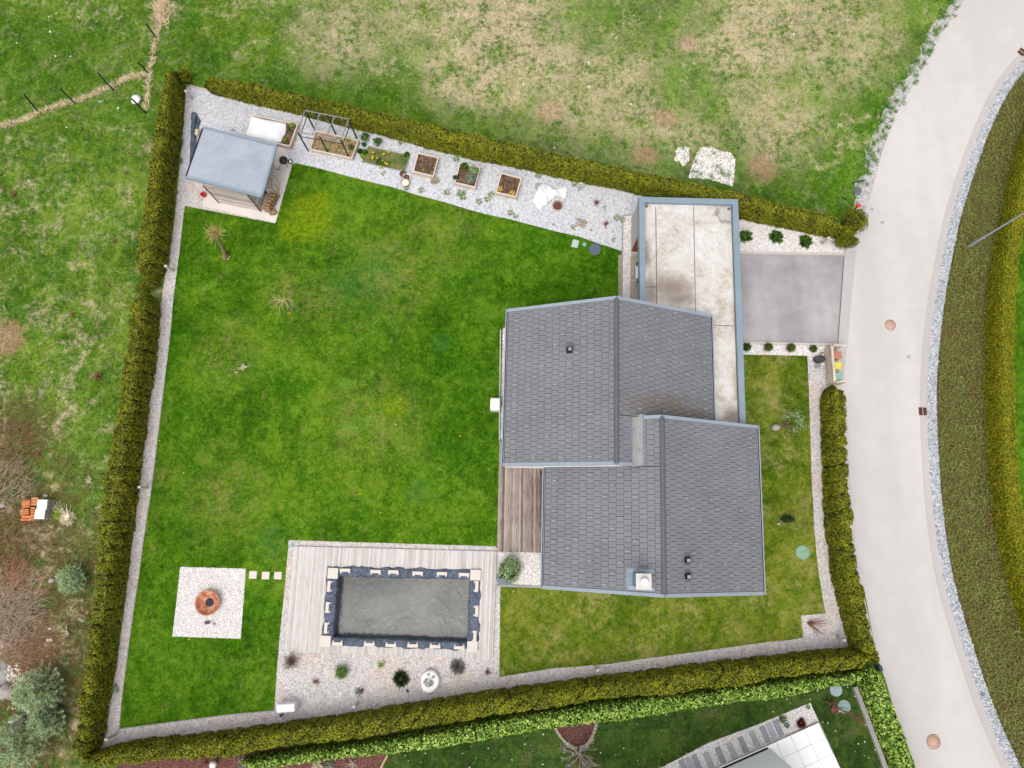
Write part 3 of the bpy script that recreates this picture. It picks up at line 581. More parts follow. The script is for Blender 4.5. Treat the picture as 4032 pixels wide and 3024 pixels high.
# dry grass left along the two old fence lines in the north west
def band(pts, w, n):
    a, L = resamp(PL(pts), 200); i = RNG.integers(0, 200, n); p = a[i] + RNG.normal(0, w, (n, 2)); return p
bp = np.concatenate([band([(0, 500), (80, 480), (160, 440), (240, 415), (330, 390), (430, 345), (500, 310), (590, 290)], .10, 1250), band([(575, 430), (590, 290), (610, 180), (635, 60), (660, -60)], .10, 900), band([(635, 90), (640, 0), (650, -60)], .3, 1300)])
V, Fc = blades(np.c_[bp, np.zeros(len(bp))], .34, .03, (.5, 1.45)); m_hayb = foliage_mat('dry_grass', [c(150, 128, 98), c(196, 174, 140), c(226, 208, 178)], nscale=2, island=.7, gain=1.9)
tag(arr('dry_grass', V, Fc, m_hayb), kind='stuff')
def stones(name, pts, size, mat, z=0.0, flat=.7):
    n = len(pts); s = size * RNG.uniform(.55, 1.4, n); base = np.array([[1, 0, 0], [0, 1, 0], [-1, 0, 0], [0, -1, 0], [0, 0, 1], [.6, .6, .75], [-.6, .55, .7], [.5, -.6, .72], [-.6, -.6, .7]])
    tri = np.array([[0, 1, 5], [1, 2, 6], [2, 3, 8], [3, 0, 7], [5, 1, 6], [6, 2, 8], [8, 3, 7], [7, 0, 5], [5, 6, 4], [6, 8, 4], [8, 7, 4], [7, 5, 4]])
    az = RNG.uniform(0, 2 * PI, n); B = base[None] * (1 + RNG.uniform(-.25, .25, (n, 9, 1))); B = B * np.stack([s, s * RNG.uniform(.6, 1, n), s * flat], 1)[:, None] / 2
    x = B[..., 0] * np.cos(az)[:, None] - B[..., 1] * np.sin(az)[:, None]; y = B[..., 0] * np.sin(az)[:, None] + B[..., 1] * np.cos(az)[:, None]
    V = np.stack([x + pts[:, :1], y + pts[:, 1:2], B[..., 2] + z], 2).reshape(-1, 3); Fq = (np.arange(n)[:, None, None] * 9 + tri[None]).reshape(-1, 3)
    return arr(name, V, Fq, mat)
def stone_mat(name, cols, rough=.85):
    m = M(name, rough, .25); k = len(cols); f = m.op('ADD', m.op('MULTIPLY', m.rnd, .8), m.op('MULTIPLY', m.noise(6, 3), .25)); m.col(m.ramp(f, [(i / (k - 1) * .95, q) for i, q in enumerate(cols)])); return m.m
m_verges = stone_mat('quarry_stones', [c(142, 148, 162), c(186, 190, 202), c(214, 216, 222), c(240, 239, 236)])
vp = scatter(list(rr) + stn[::-1], 175); tag(stones('verge_stones', vp, .125, m_verges, .01), kind='stuff')
m_wst = stone_mat('white_stones', [c(226, 208, 198, 1.25), c(238, 228, 222, 1.3), c(250, 246, 244, 1.35), c(255, 252, 250, 1.4)])
wp = np.concatenate([scatter(q, 210) for q in WG] + [scatter(NGR, 210)]); tag(stones('white_pebbles', wp, .062, m_wst, .016), kind='stuff')
m_gst = stone_mat('grey_stones', [c(170, 164, 162, 1.3), c(200, 195, 192, 1.3), c(214, 206, 200, 1.3), c(228, 206, 186, 1.3), c(240, 234, 230, 1.3)])
gp = scatter(GAR, 34, [LAW, SID, DRV, pool_hole] + [PL([(796, 812), (840, 690), (1110, 545), (1150, 645), (1085, 878)])] + WG); gp = gp[gp[:, 0] < P(3290, 1500).x]
tag(stones('loose_gravel', gp, .06, m_gst, .008), kind='stuff')
# white gravel heap spread on the meadow north of the hedge
def wobbly(px, py, rx, ry, seed, n=34, amp=.18):
    r = random.Random(seed); f = [(r.uniform(0, 6), r.randint(2, 6)) for _ in range(4)]
    return PL([(px + rx * math.cos(2 * PI * i / n) * (1 + amp * sum(math.sin(2 * PI * i / n * k + p) for p, k in f) / 2), py + ry * math.sin(2 * PI * i / n) * (1 + amp * sum(math.sin(2 * PI * i / n * k + p) for p, k in f) / 2)) for i in range(n)])
G1 = PL([(2710, 700), (2728, 640), (2745, 600), (2765, 578), (2800, 580), (2840, 595), (2880, 604), (2894, 625), (2892, 690), (2886, 735), (2840, 720), (2790, 705)]); G2 = wobbly(2688, 612, 28, 36, 5)
gq = np.concatenate([scatter(G1, 210), scatter(G2, 210)]); tag(stones('spilled_gravel', gq, .10, m_wst, .0), kind='stuff')
sheet('gravel_patch', G1, .004, m_white); sheet('gravel_patch', G2, .004, m_white)

# ------------------------------------------------------------------ hedges
def HP(px, z=0): return [P(a, b, z) for a, b in px]
h_ = 2.1
hedge('thuja_hedge', HP([(727, 330), (725, 456), (711, 592), (688, 756), (684, 847), (670, 984), (655, 1085)]), HP([(645, 255), (638, 319), (611, 456), (588, 592), (567, 756), (563, 824), (542, 906), (529, 1011), (528, 1085)], h_), h_, 'shorter northern section of the west thuja hedge, running past the shed to a gap', seed=11, crevice=.32)
hedge('thuja_hedge', HP([(630, 1175), (631, 1257), (620, 1394), (604, 1512), (593, 1580), (579, 1694), (563, 1808), (547, 1922), (531, 2059), (506, 2268), (492, 2359), (469, 2496), (456, 2633), (433, 2769), (419, 2883), (395, 2960)]), HP([(511, 1165), (506, 1248), (497, 1294), (488, 1348), (479, 1431), (469, 1494), (469, 1535), (456, 1617), (433, 1717), (410, 1831), (397, 1945), (383, 2059), (371, 2218), (365, 2291), (351, 2427), (340, 2541), (324, 2669), (296, 2860), (272, 2980)], h_), h_, 'long southern section of the west thuja hedge, beside the strip of gravel and the lawn', seed=21, crevice=.36, rough=.17)
hedge('thuja_hedge', HP([(838, 372), (1008, 415), (1190, 456), (1395, 510), (1509, 538), (1692, 588), (1874, 634), (2016, 659), (2198, 702), (2449, 752), (2560, 782), (2800, 838), (3024, 888), (3161, 916), (3243, 936), (3285, 945)]), HP([(797, 298), (1008, 324), (1245, 378), (1464, 424), (1692, 479), (2016, 553), (2244, 611), (2472, 661), (2654, 693), (2791, 729), (2928, 752), (3024, 779), (3115, 808), (3206, 824), (3316, 847)], 2.0), 2.0, 'long north thuja hedge between the raised beds and the meadow', seed=31, crevice=.2, rough=.12, plant=.6)
hedge('thuja_hedge', HP([(455, 2927), (592, 2906), (775, 2888), (1008, 2856), (1190, 2833), (1373, 2806), (1555, 2774), (1737, 2747), (2016, 2704), (2289, 2669), (2563, 2633), (2791, 2605), (3024, 2580), (3206, 2560), (3330, 2550), (3395, 2548)]), HP([(275, 3030), (456, 3015), (638, 3006), (912, 2993), (1008, 2961), (1145, 2942), (1327, 2929), (1464, 2906), (1669, 2870), (1865, 2838), (2016, 2813), (2198, 2792), (2335, 2762), (2472, 2749), (2654, 2745), (2745, 2719), (2928, 2706), (3024, 2681), (3206, 2660), (3411, 2637)], h_), h_, 'south thuja hedge with golden tops, between the garden gravel and the laurel', seed=41, crevice=.32, plant=.95)
hedge('thuja_hedge', HP([(3227, 1545), (3229, 1694), (3238, 1922), (3247, 2082), (3270, 2268), (3293, 2359), (3320, 2473), (3343, 2551), (3420, 2590)]), HP([(3338, 1524), (3343, 1649), (3345, 1831), (3361, 2036), (3386, 2241), (3407, 2314), (3416, 2396), (3434, 2473), (3452, 2541), (3466, 2601)], 2.0), 2.0, 'thuja hedge along the road between the bin screen and the south corner', seed=51, crevice=.28, rough=.15, plant=.85)
EI = HP([(4110, 300), (4032, 500), (3981, 615), (3954, 729), (3940, 815), (3904, 975), (3881, 1143), (3872, 1326), (3869, 1512), (3872, 1649), (3881, 1831), (3899, 2013), (3922, 2150), (3949, 2268), (3972, 2336), (4027, 2523), (4120, 2800)])
ei = smooth(EI, 160); eo = offset(ei, -SGN * .98)
hedge('clipped_hedge', ei, eo, 1.75, 'tall closely clipped hedge across the road behind the ground cover', m_thuja2, plain('clipped_hedge_inside', c(92, 94, 10, 1.3), .95, .2, 4), lsize=.09, dens=420, rough=.035, crevice=.02, seed=61, tilt=.5)
lt = np.array([(q.x, q.y) for q in HP([(455, 2990), (775, 2955), (1008, 2930), (1373, 2885), (1669, 2838), (2016, 2785), (2472, 2725), (3024, 2660), (3390, 2625)])])
hedge('laurel_hedge', [P(a, b) for a, b in ((975, 2975), (1190, 2945), (1373, 2918), (1532, 2895), (1692, 2868), (2016, 2808), (2472, 2740), (2760, 2706), (3024, 2672), (3390, 2625))], HP([(975, 3034), (1190, 3013), (1327, 2990), (1532, 2972), (1692, 2954), (2016, 2899), (2198, 2867), (2472, 2840), (2700, 2795), (2928, 2768), (3024, 2758), (3161, 2735), (3270, 2710), (3375, 2696)], 1.45), 1.45, 'bright green laurel hedge along the south side of the thuja hedge', m_laurel, m_lcore, lsize=.2, dens=190, asp=.44, rough=.10, crevice=.05, seed=71, tilt=.55)
hedge('laurel_hedge', HP([(3366, 2680), (3402, 2783), (3443, 2883), (3503, 3024), (3550, 3130)]), HP([(3450, 2625), (3484, 2665), (3507, 2724), (3548, 2838), (3585, 2952), (3610, 3024), (3650, 3130)], 1.6), 1.6, 'laurel hedge beside the road in the south east corner, next to a low wall', m_laurel, m_lcore, lsize=.2, dens=190, asp=.44, rough=.09, crevice=.05, seed=81, tilt=.55)
def bush(name, px, py, rx, ry, h, mat, label, cat='shrub', n=900, size=.1, group=None, asp=.55, lumps=1, seed=0):
    p = P(px, py, 0); r = random.Random(seed * 13 + int(px)); root = thing(name, p, label, cat, group)
    balls = [(p.x, p.y, h * .5, rx, ry, h * .5)]
    for _ in range(lumps - 1): a = r.uniform(0, 6.3); balls.append((p.x + math.cos(a) * rx * .45, p.y + math.sin(a) * ry * .45, h * r.uniform(.4, .62), rx * .6, ry * .6, h * r.uniform(.3, .42)))
    clump('foliage', mat, root, p, balls, n, size, asp)
    MB().lump(p.x, p.y, h * .45, rx * .72, ry * .72, h * .42, .12, seed=seed).build('branches', m_core, root, p); return root
bush('thuja_shrub', 3338, 895, .82, .85, 1.8, m_thuja, 'rounded thuja at the road end of the north hedge', n=2600, lumps=4, seed=2)
bush('thuja_shrub', 3318, 965, .75, .45, 1.1, m_thuja, 'low thuja clump nearest the driveway mouth, below the end of the north hedge', n=1700, lumps=3, seed=3)
bush('thuja_shrub', 3316, 932, .62, .5, 1.3, m_thuja, 'middle thuja clump filling the road corner of the north hedge', n=1500, lumps=3, seed=7)
bush('thuja_shrub', 741, 322, .42, .5, 1.2, m_thuja, 'small thuja in the north west corner between the two hedges', n=1200, lumps=3, seed=4)
bush('thuja_shrub', 606, 1128, .55, .38, 1.0, m_thuja, 'stunted thuja in the gap of the west hedge, nearest the gravel', n=1200, lumps=3, seed=5)
bush('thuja_shrub', 574, 1150, .35, .3, .8, m_thuja, 'smallest stunted thuja in the gap of the west hedge', n=700, lumps=2, seed=6)
# ground cover slope across the road
cvo = smooth([(q[0], q[1]) for q in ei], 140)
cp = scatter(stn + cvo[::-1], 330); tt = RNG.uniform(.03, .3, len(cp)) + .05 * vn(cp[:, 0] * 2, 5); nr = np.tile([0., 0, 1], (len(cp), 1))
strip('verge_bed', stn, cvo, .03, .03, m_coverg)
LV, LF = leaves(np.c_[cp, tt], nr, .115, .5, .32); tag(arr('ground_cover', LV, LF, m_cover), kind='stuff')

# ------------------------------------------------------------------ the house: two gabled wings sharing a valley gutter
EZ, RZ = 3.51, 6.58
A1, B1, N1, S1 = -.593, 11.662, 12.551, 3.13
A2, B2, N2, S2 = 1.818, 14.197, 5.871, -3.665
M1, M2 = (A1 + B1) / 2, (A2 + B2) / 2; VX = (M1 + M2) / 2; VW = .36
SL1, SL2 = (RZ - EZ) / (M1 - A1), (RZ - EZ) / (M2 - A2)
hp = HW(6.8, 4.4, 0)
house = thing('house', hp, 'white house with two grey tiled gable roofs joined by a valley gutter', 'house')
m_tile = M('grey_roof_tile', .6, .3)
_n = m_tile.op('ADD', m_tile.op('MULTIPLY', m_tile.noise(.5, 3), .35), m_tile.op('MULTIPLY', m_tile.rnd, .09)); _n = m_tile.op('ADD', _n, m_tile.op('MULTIPLY', m_tile.noise(9, 3, .7), .15))
_g = m_tile.ramp(m_tile.rng(_n, .12, .45), [(0, c(130, 130, 135)), (.5, c(139, 139, 144)), (1, c(148, 148, 153))])
_mo = m_tile.mx([m_tile.blob(2600, 1605, .9, .7, m_tile.noise(1.6, 3, .7), 2.2, .8, 4.9), m_tile.blob(2720, 1625, .7, .6, m_tile.noise(1.6, 3, .7), 1.6, .7, 4.9)])
_g = m_tile.mix(m_tile.op('MULTIPLY', _mo, .5), _g, c(120, 106, 72))
_soot = m_tile.mx([m_tile.blob(2706, 2200, .22, .8, z=5.6), m_tile.blob(2706, 2262, .22, .8, z=5.6), m_tile.blob(2245, 1365, .25, .8, z=5.3)])
_g = m_tile.mix(m_tile.op('MULTIPLY', _soot, .55), _g, c(84, 74, 72)); m_tile.col(_g); m_tile.bump(m_tile.noise(40, 2), .15, .004); m_tile = m_tile.m
m_cap = plain('ridge_cap_tile', c(108, 108, 116), .5, .08, 4)
def rpt(slope, y, w, off=0.0):
    """point on a roof slope; w = 0 at the eave, 1 at the ridge"""
    a, m = slope; x = a + (m - a) * w; z = EZ + (RZ - EZ) * w; nx = -(RZ - EZ) / (m - a); L = math.hypot(1, nx)
    return HW(x + nx / L * off, y, z + off / L)
def tiles(mb, slope, y0, y1, w0=0.0, w1=1.0, nrow=16):
    n = max(1, round((y1 - y0) / .30)); tw = (y1 - y0) / n
    for r in range(nrow):
        a, b = max(r / nrow, w0), min((r + 1) / nrow, w1)
        if b - a < .008: continue
        sh = .5 * (r % 2); edges = [y0] + [y0 + (k + sh) * tw for k in range(0 if sh else 1, n)] + [y1]
        for p, q in zip(edges[:-1], edges[1:]):
            if q - p < .02: continue
            g = .011; t = .042 + random.uniform(-.002, .002); u = .006; e = .012 if a > w0 else 0
            lo = a + e / 6.9; b_ = b - .007 / 6.9; vs = [rpt(slope, p + g, lo, t), rpt(slope, q - g, lo, t + random.uniform(-.0015, .0015)), rpt(slope, q - g, b_, u + .014), rpt(slope, p + g, b_, u + .014), rpt(slope, p + g, lo, 0), rpt(slope, q - g, lo, 0)]
            fs = [(0, 1, 2, 3), (4, 5, 1, 0), (4, 0, 3), (5, 2, 1)]
            if slope[0] < slope[1]: fs = [f[::-1] for f in fs]
            mb.add(vs, fs)
E1L, E1R, E2L, E2R = (A1, M1), (B1, M1), (A2, M2), (B2, M2)
wv1 = (B1 - (VX - VW)) / (B1 - M1); wv2 = ((VX + VW) - A2) / (M2 - A2)
RG = .17     # verge trim width
def deck(mb, slope, y0, y1, w0, w1):
    p = [rpt(slope, y0, w0, -.16), rpt(slope, y1, w0, -.16), rpt(slope, y1, w1, -.16), rpt(slope, y0, w1, -.16), rpt(slope, y0, w0, .0), rpt(slope, y1, w0, .0), rpt(slope, y1, w1, .0), rpt(slope, y0, w1, .0)]
    mb.add(p, [(3, 2, 1, 0), (4, 5, 6, 7), (0, 1, 5, 4), (1, 2, 6, 5), (2, 3, 7, 6), (3, 0, 4, 7)])
roofs = []
for nm, segs in (('upper', ((E1L, S1, N1, .0, 1), (E1R, N2 - .02, N1, .0, 1), (E1R, S1, N2 - .02, wv1, 1))), ('lower', ((E2L, S2, S1 - .02, .0, 1), (E2L, S1 - .02, N2, wv2, 1), (E2R, S2, N2, .0, 1)))):
    mb = MB()
    for sl_, y0, y1, w0, w1 in segs:
        a = y0 + (RG if y0 in (S1, S2) else .012); b = y1 - (RG if y1 in (N1, N2) else .012)
        if sl_ is E2L and y0 == S1 - .02: a = y0 + .012
        tiles(mb, sl_, a, b, max(w0, .012), min(w1, .985))
    r = mb.build('roof', m_tile, house, hp); tag(r, 'northern grey tiled gable roof' if nm == 'upper' else 'southern grey tiled gable roof'); roofs.append(r)
    mb = MB()
    for sl_, y0, y1, w0, w1 in segs: deck(mb, sl_, y0 + .003, y1 - .003, w0, w1 if w1 < 1 else .998)
    mb.build('roof_deck', m_dark, r, hp)
    # pale metal verge trim up both gables, eave gutters, ridge caps
    for sl_, y0, y1, w0, w1 in segs:
        for y, s_ in ((y0, 1), (y1, -1)):
            mb = MB()
            if y not in (S1, N1, S2, N2): continue
            ya, yb = y - s_ * .02, y + s_ * RG
            v = [rpt(sl_, ya, w0, -.22), rpt(sl_, yb, w0, -.0), rpt(sl_, yb, w0, .075), rpt(sl_, ya, w0, .085)]; v2 = [rpt(sl_, ya, w1, -.22), rpt(sl_, yb, w1, -.0), rpt(sl_, yb, w1, .075), rpt(sl_, ya, w1, .085)]
            mb.loft([v, v2]).build('verge_trim', m_trim, r, hp)
    for sl_, y0, y1, w0, w1 in segs:
        if w0 > .01: continue
        d = -1 if sl_[0] < sl_[1] else 1; x = sl_[0]; mb = MB(); ring = []
        for y in (y0 - .02, y1 + .02 if y1 not in (N2 - .02, S1 - .02) else y1 - .02):
            ring.append([HW(x + d * q, y, EZ + z) for q, z in ((-.02, .03), (-.02, -.12), (.13, -.12), (.13, .05), (.07, .05), (.07, .02), (.105, .02), (.105, -.09), (.01, -.09), (.01, .03))])
        mb.loft(ring, False)
        mb.add(ring[0], [tuple(range(10))]); mb.add(ring[1], [tuple(range(10))])
        mb.build('gutter', m_trim, r, hp)
        MB().add([HW(x + d * q, y, EZ - .075) for y, q in ((y0, .0), (y1 - .03, .0), (y1 - .03, .103), (y0, .103))], [(0, 1, 2, 3)]).build('gutter_channel', m_black, r, hp)
    mb = MB(); m_ = M1 if nm == 'upper' else M2; y0, y1 = (S1 + .05, N1 - .12) if nm == 'upper' else (S2 + .12, N2 - .1); n = 27
    for i in range(n):
        a, b = y0 + (y1 - y0) * i / n, y0 + (y1 - y0) * (i + 1) / n + .03; rg = []
        for y, rr_ in ((a, .135), (a + .06, .155), (b, .125)): rg.append([HW(m_ + rr_ * math.cos(t), y, RZ + .0 + rr_ * .75 * math.sin(t)) for t in [PI * (-.12 + 1.24 * k / 8) for k in range(9)]])
        mb.loft(rg, False, False)
    mb.build('ridge_cap', m_cap, r, hp)
# walls: two gabled blocks
def gable(a, m, b, y0, y1, e, r_):
    rg = [[HW(a, y, 0), HW(b, y, 0), HW(b, y, e), HW(m, y, r_), HW(a, y, e)] for y in (y0, y1)]; return MB().loft(rg)
gable(A1 + .06, M1, B1 - .06, S1 + .16, N1 - .12, EZ - .19, RZ - .2).build('wall', m_whitewall, house, hp)
gable(A2 + .0, M2, B2 - .08, S2 + .12, N2 - .12, EZ - .14, RZ - .18).build('wall', m_whitewall, house, hp)
vz = RZ - (VX - M1) * SL1
MB().add([HW(x, y, vz + z) for y in (S1 - .12, N2 + .14) for x, z in ((VX - VW - .05, .14), (VX - VW + .02, .01), (VX - .03, -.03), (VX, -.012), (VX + .03, -.03), (VX + VW - .02, .01), (VX + VW + .05, .14), (VX, -.4))], [(0, 1, 9, 8), (1, 2, 10, 9), (2, 3, 11, 10), (3, 4, 12, 11), (4, 5, 13, 12), (5, 6, 14, 13), (6, 7, 15, 14), (7, 0, 8, 15), (0, 7, 6, 5, 4, 3, 2, 1), (8, 9, 10, 11, 12, 13, 14, 15)]).build('valley_gutter', plain('valley_sheet', c(168, 172, 176), .45, .06, 2, .4), house, hp)
MB().box(*HW(VX, (S1 + N2) / 2, vz - .015), .05, N2 - S1 + .2, .012, HR).build('valley_seam', plain('valley_silt', c(200, 176, 140), .9, .1, 4), house, hp)
# openings on the sides that face the garden
for y, w_, z0, z1 in ((10.6, 1.4, .9, 2.2), (8.2, 2.4, .1, 2.3), (5.2, 2.4, .1, 2.3)):
    p = HW(A1 + .05, y, (z0 + z1) / 2); f = MB().box(p.x, p.y, p.z, .05, w_, z1 - z0, HR).build('window', m_trim, house, hp)
    p = HW(A1 + .025, y, (z0 + z1) / 2); MB().box(p.x, p.y, p.z, .02, w_ - .16, z1 - z0 - .16, HR).build('pane', m_glass, f, hp)
for y, w_, z0, z1 in ((1.2, 3.2, .2, 2.35), (-2.2, 1.2, .9, 2.2)):
    p = HW(A2 - .01, y, (z0 + z1) / 2); f = MB().box(p.x, p.y, p.z, .05, w_, z1 - z0, HR).build('window', m_trim, house, hp)
    p = HW(A2 - .035, y, (z0 + z1) / 2); MB().box(p.x, p.y, p.z, .02, w_ - .16, z1 - z0 - .16, HR).build('pane', m_glass, f, hp)
def on_roof(px, py, slope):
    z = 5.0
    for _ in range(14):
        q = P(px, py, z); x, y = HL(q); w = (x - slope[0]) / (slope[1] - slope[0]); z = EZ + (RZ - EZ) * w
    return x, y, w, z
# downpipes with their dark swan necks at the corners
for x, y, b in ((A2 - .10, S1 - .26, 0), (A1 - .06, N1 + .05, 1), (B1 - .2, N1 + .02, 2), (B2 - .2, N2 + .06, 3)):
    mb = MB(); bx_, by_ = x, y
    if b == 2: mb.tube([HW(x, y - .1, EZ - .15), HW(x, y + .1, EZ - .2), HW(x + .1, y + .12, 3.2), HW(x + .1, y + .12, 2.9)], .055, 8)
    else: mb.tube([HW(x, y - .12, EZ - .14), HW(x, y + .06, EZ - .22), HW(x + (.1 if b != 0 else .04), y + .06, EZ - .5), HW(x + (.1 if b != 0 else .04), y + .06, .02)], .055, 8)
    mb.build('downpipe', m_dark, house, hp)
# chimney on the southern roof
x, y, w, z = on_roof(2527, 2291, E2L)
cz = RZ + .75; q = P(2534, 2289.5, cz); cx_, cy_ = HL(q)
chim = MB().box(*HW(cx_, cy_, (cz + 5.4) / 2), .66, .66, cz - 5.4, HR).build('chimney', m_trim2, roofs[1], hp)
MB().bbox(*HW(cx_, cy_, cz + .04), .80, .80, .08, .015, HR).build('chimney_cap', plain('chimney_slab', c(240, 234, 228), .85, .05, 3), roofs[1], hp)
MB().lathe(*HW(cx_, cy_)[:2], [(.17, cz + .08), (.17, cz + .2), (.13, cz + .22), (.13, cz + .34), (.21, cz + .36), (.19, cz + .42), (.0, cz + .44)]).build('flue_cowl', m_whiteplas, roofs[1], hp)
wa = (cx_ - .62 - A2) / (M2 - A2)
MB().add([rpt(E2L, cy_ - .52, wa, .06), rpt(E2L, cy_ + .52, wa, .06), rpt(E2L, cy_ + .52, wa + .1, .07), rpt(E2L, cy_ - .52, wa + .1, .07), rpt(E2L, cy_ - .52, wa, .0), rpt(E2L, cy_ + .52, wa, .0)], [(3, 2, 1, 0), (0, 1, 5, 4)]).build('chimney_flashing', m_trim2, roofs[1], hp)
for s_ in (-1, 1):
    MB().add([rpt(E2L, cy_ + s_ * .36, wa + .02, .075), rpt(E2L, cy_ + s_ * .56, wa + .02, .06), rpt(E2L, cy_ + s_ * .56, wa + .22, .06), rpt(E2L, cy_ + s_ * .36, wa + .22, .075)], [(0, 1, 2, 3) if s_ < 0 else (3, 2, 1, 0)]).build('chimney_flashing', m_trim, roofs[1], hp)
# roof vents
for px, py, sl_, ro in ((2245, 1379, E1L, 0), (2708, 2204, E2R, 1), (2710, 2268, E2R, 1)):
    x, y, w, z = on_roof(px - 3, py + 1, sl_); p = HW(x, y, z); mb = MB()
    mb.loft([[p + Vector((a * k, b * k, h)) for a, b in ((-.15, -.15), (.15, -.15), (.15, .15), (-.15, .15))] for h, k in ((-.03, 1.1), (.12, 1), (.3, .8), (.36, .62))])
    v_ = mb.build('vent', m_dark, roofs[ro], hp)
    MB().bbox(p.x, p.y, p.z + .385, .19, .18, .05, .02, HR).build('vent_cap', plain('vent_cap', c(168, 168, 172), .5, .05, 3), roofs[ro], hp)
# snow guards: a dense row near each eave, then a staggered field; the 100 nearest the eaves singly, the others as one part
proto = MB().box(0, 0, .03, .25, .055, .014).box(.125, 0, .05, .03, .07, .07)
m_guard = plain('snow_guard_zinc', c(176, 180, 190), .5, .05, 4); sg0 = proto.build('snow_guard', m_guard, None, (0, 0, 0)); spots = []
for sl_, y0, y1, w0, ro in ((E1L, S1, N1, 0, 0), (E1R, N2, N1, 0, 0), (E2L, S2, S1, 0, 1), (E2R, S2, N2, 0, 1)):
    n = round((y1 - y0) / .60)
    for k in range(n): spots.append((0, sl_, y0 + .3 + k * (y1 - y0 - .5) / n * 1.0, 1.5 / 16, ro))
    for r in range(3, 13, 1):
        for k in range(int((y1 - y0) / 2.35) + 1):
            y = y0 + .45 + k * 2.35 + (r % 4) * .6
            if y < y1 - .3: spots.append((r, sl_, y, (r + .5) / 16, ro))
for y, r in ((4.0, 12), (5.0, 13)): spots.append((r, E1R, y, (r + .5) / 16, 0))
spots.sort(key=lambda q: q[0]); rest = MB()
for i, (r, sl_, y, w, ro) in enumerate(spots):
    p = rpt(sl_, y, w, .045); d = 1 if sl_[0] < sl_[1] else -1; sl_ang = math.atan2(RZ - EZ, abs(sl_[1] - sl_[0]))
    R = Matrix.Rotation(HR, 3, 'Z') @ (Matrix.Rotation(-sl_ang, 3, 'Y') if d > 0 else Matrix.Rotation(PI, 3, 'Z') @ Matrix.Rotation(-sl_ang, 3, 'Y'))
    if i < 100:
        o = sg0 if i == 0 else sg0.copy()
        if i: C.objects.link(o)
        o.parent = roofs[ro]; o.location = p - hp; o.rotation_euler = R.to_euler()
    else: rest.add([p + R @ Vector(v) for v in proto.v], proto.f)
tag(rest.build('snow_guards', m_guard, roofs[1], hp), kind='stuff')
# lightning wire clips along the ridges
for px, py in ((2425, 1205), (2430, 1215), (2428, 1262)): pass

# ------------------------------------------------------------------ carport with a flat concrete roof and a sheet metal parapet
GZ = 3.1
g0 = HL(P(2517, 778, GZ)); g1 = HL(P(2906, 781, GZ)); GX0, GX1 = g0[0], g1[0]; GY1 = (g0[1] + g1[1]) / 2; GY0 = 5.3; PW = .36
gp_ = HW((GX0 + GX1) / 2, (GY0 + GY1) / 2, 0)
car_port = thing('carport', gp_, 'flat roofed carport with stained pale roof and blue grey parapet', 'carport')
m_froof = M('flat_roof_membrane', .8, .2); q_ = m_froof
_f = q_.op('ADD', q_.op('MULTIPLY', q_.noise(.45, 4, .6, dist=1.2), .6), q_.op('MULTIPLY', q_.noise(2.2, 5, .7, dist=1.5), .45))
_g = q_.ramp(q_.rng(_f, .35, .68), [(0, c(196, 184, 168)), (.45, c(226, 218, 208)), (1, c(244, 241, 238))])
_w = q_.noise(1.3, 5, .75, dist=1.2)
_st = q_.mx([q_.blob(2640, 1135, .8, .9, _w, 1.3, .9, z=2.84), q_.blob(2680, 1175, .6, .9, _w, 1.5, .6, z=2.84), q_.blob(2565, 1150, .5, .9, _w, .8, 1.5, z=2.84), q_.blob(2890, 1640, .5, .8, _w, z=2.84), q_.blob(2545, 1000, .35, .9, _w, .8, 2.2, z=2.84)])
_g = q_.mix(q_.op('MULTIPLY', _st, .75), _g, c(140, 124, 114))
_rg = q_.op('SUBTRACT', q_.blob(2860, 845, .62, .14, _w, z=2.84), q_.blob(2862, 842, .52, .2, _w, z=2.84)); _g = q_.mix(q_.op('MULTIPLY', q_.op('MAXIMUM', _rg, 0), .8), _g, c(128, 112, 104))
_g = q_.mix(q_.op('MULTIPLY', q_.blob(2862, 842, .5, .3, _w, z=2.84), .45), _g, c(206, 206, 212))
_alg = q_.mx([q_.blob(2895, 1500, .22, .9, _w, .7, 4, z=2.84), q_.blob(2893, 1250, .2, .9, _w, .7, 4, z=2.84), q_.blob(2530, 900, .16, .9, _w, .6, 5, z=2.84)])
_g = q_.mix(q_.op('MULTIPLY', _alg, .5), _g, c(180, 160, 110)); q_.col(_g); m_froof = q_.m
def gbox(name, x0, x1, y0, y1, z0, z1, mat, par=car_port, org=gp_):
    p = HW((x0 + x1) / 2, (y0 + y1) / 2, (z0 + z1) / 2); return MB().box(p.x, p.y, p.z, x1 - x0, y1 - y0, z1 - z0, HR).build(name, mat, par, org)
rf = gbox('roof', GX0 + .12, GX1 - .12, GY0, GY1 - .12, 2.62, 2.84, m_froof)
m_joint = plain('roof_joint', c(150, 136, 130), .9, .3, 9)
m_jointd = plain('dark_roof_joint', c(112, 102, 100), .9, .35, 9)
for px0, py0, px1, py1 in ((2582, 815, 2586, 1200), (2731, 812, 2739, 1240), (2541, 1130, 2582, 1130), (2815, 1281, 2888, 1283)):
    a, b = P(px0, py0, 2.84), P(px1, py1, 2.84); d = b - a; MB().box((a.x + b.x) / 2, (a.y + b.y) / 2, 2.846, d.length, .045, .014, math.atan2(d.y, d.x)).build('roof_seam', m_jointd if px0 < 2600 else m_joint, rf, gp_)
def parapet(x0, x1, y0, y1): return gbox('parapet', x0, x1, y0, y1, 2.45, GZ, m_trim2)
parapet(GX0, GX0 + PW, GY0, GY1 - PW - .003); parapet(GX1 - PW, GX1, GY0, GY1 - PW - .003); parapet(GX0, GX1, GY1 - PW, GY1)
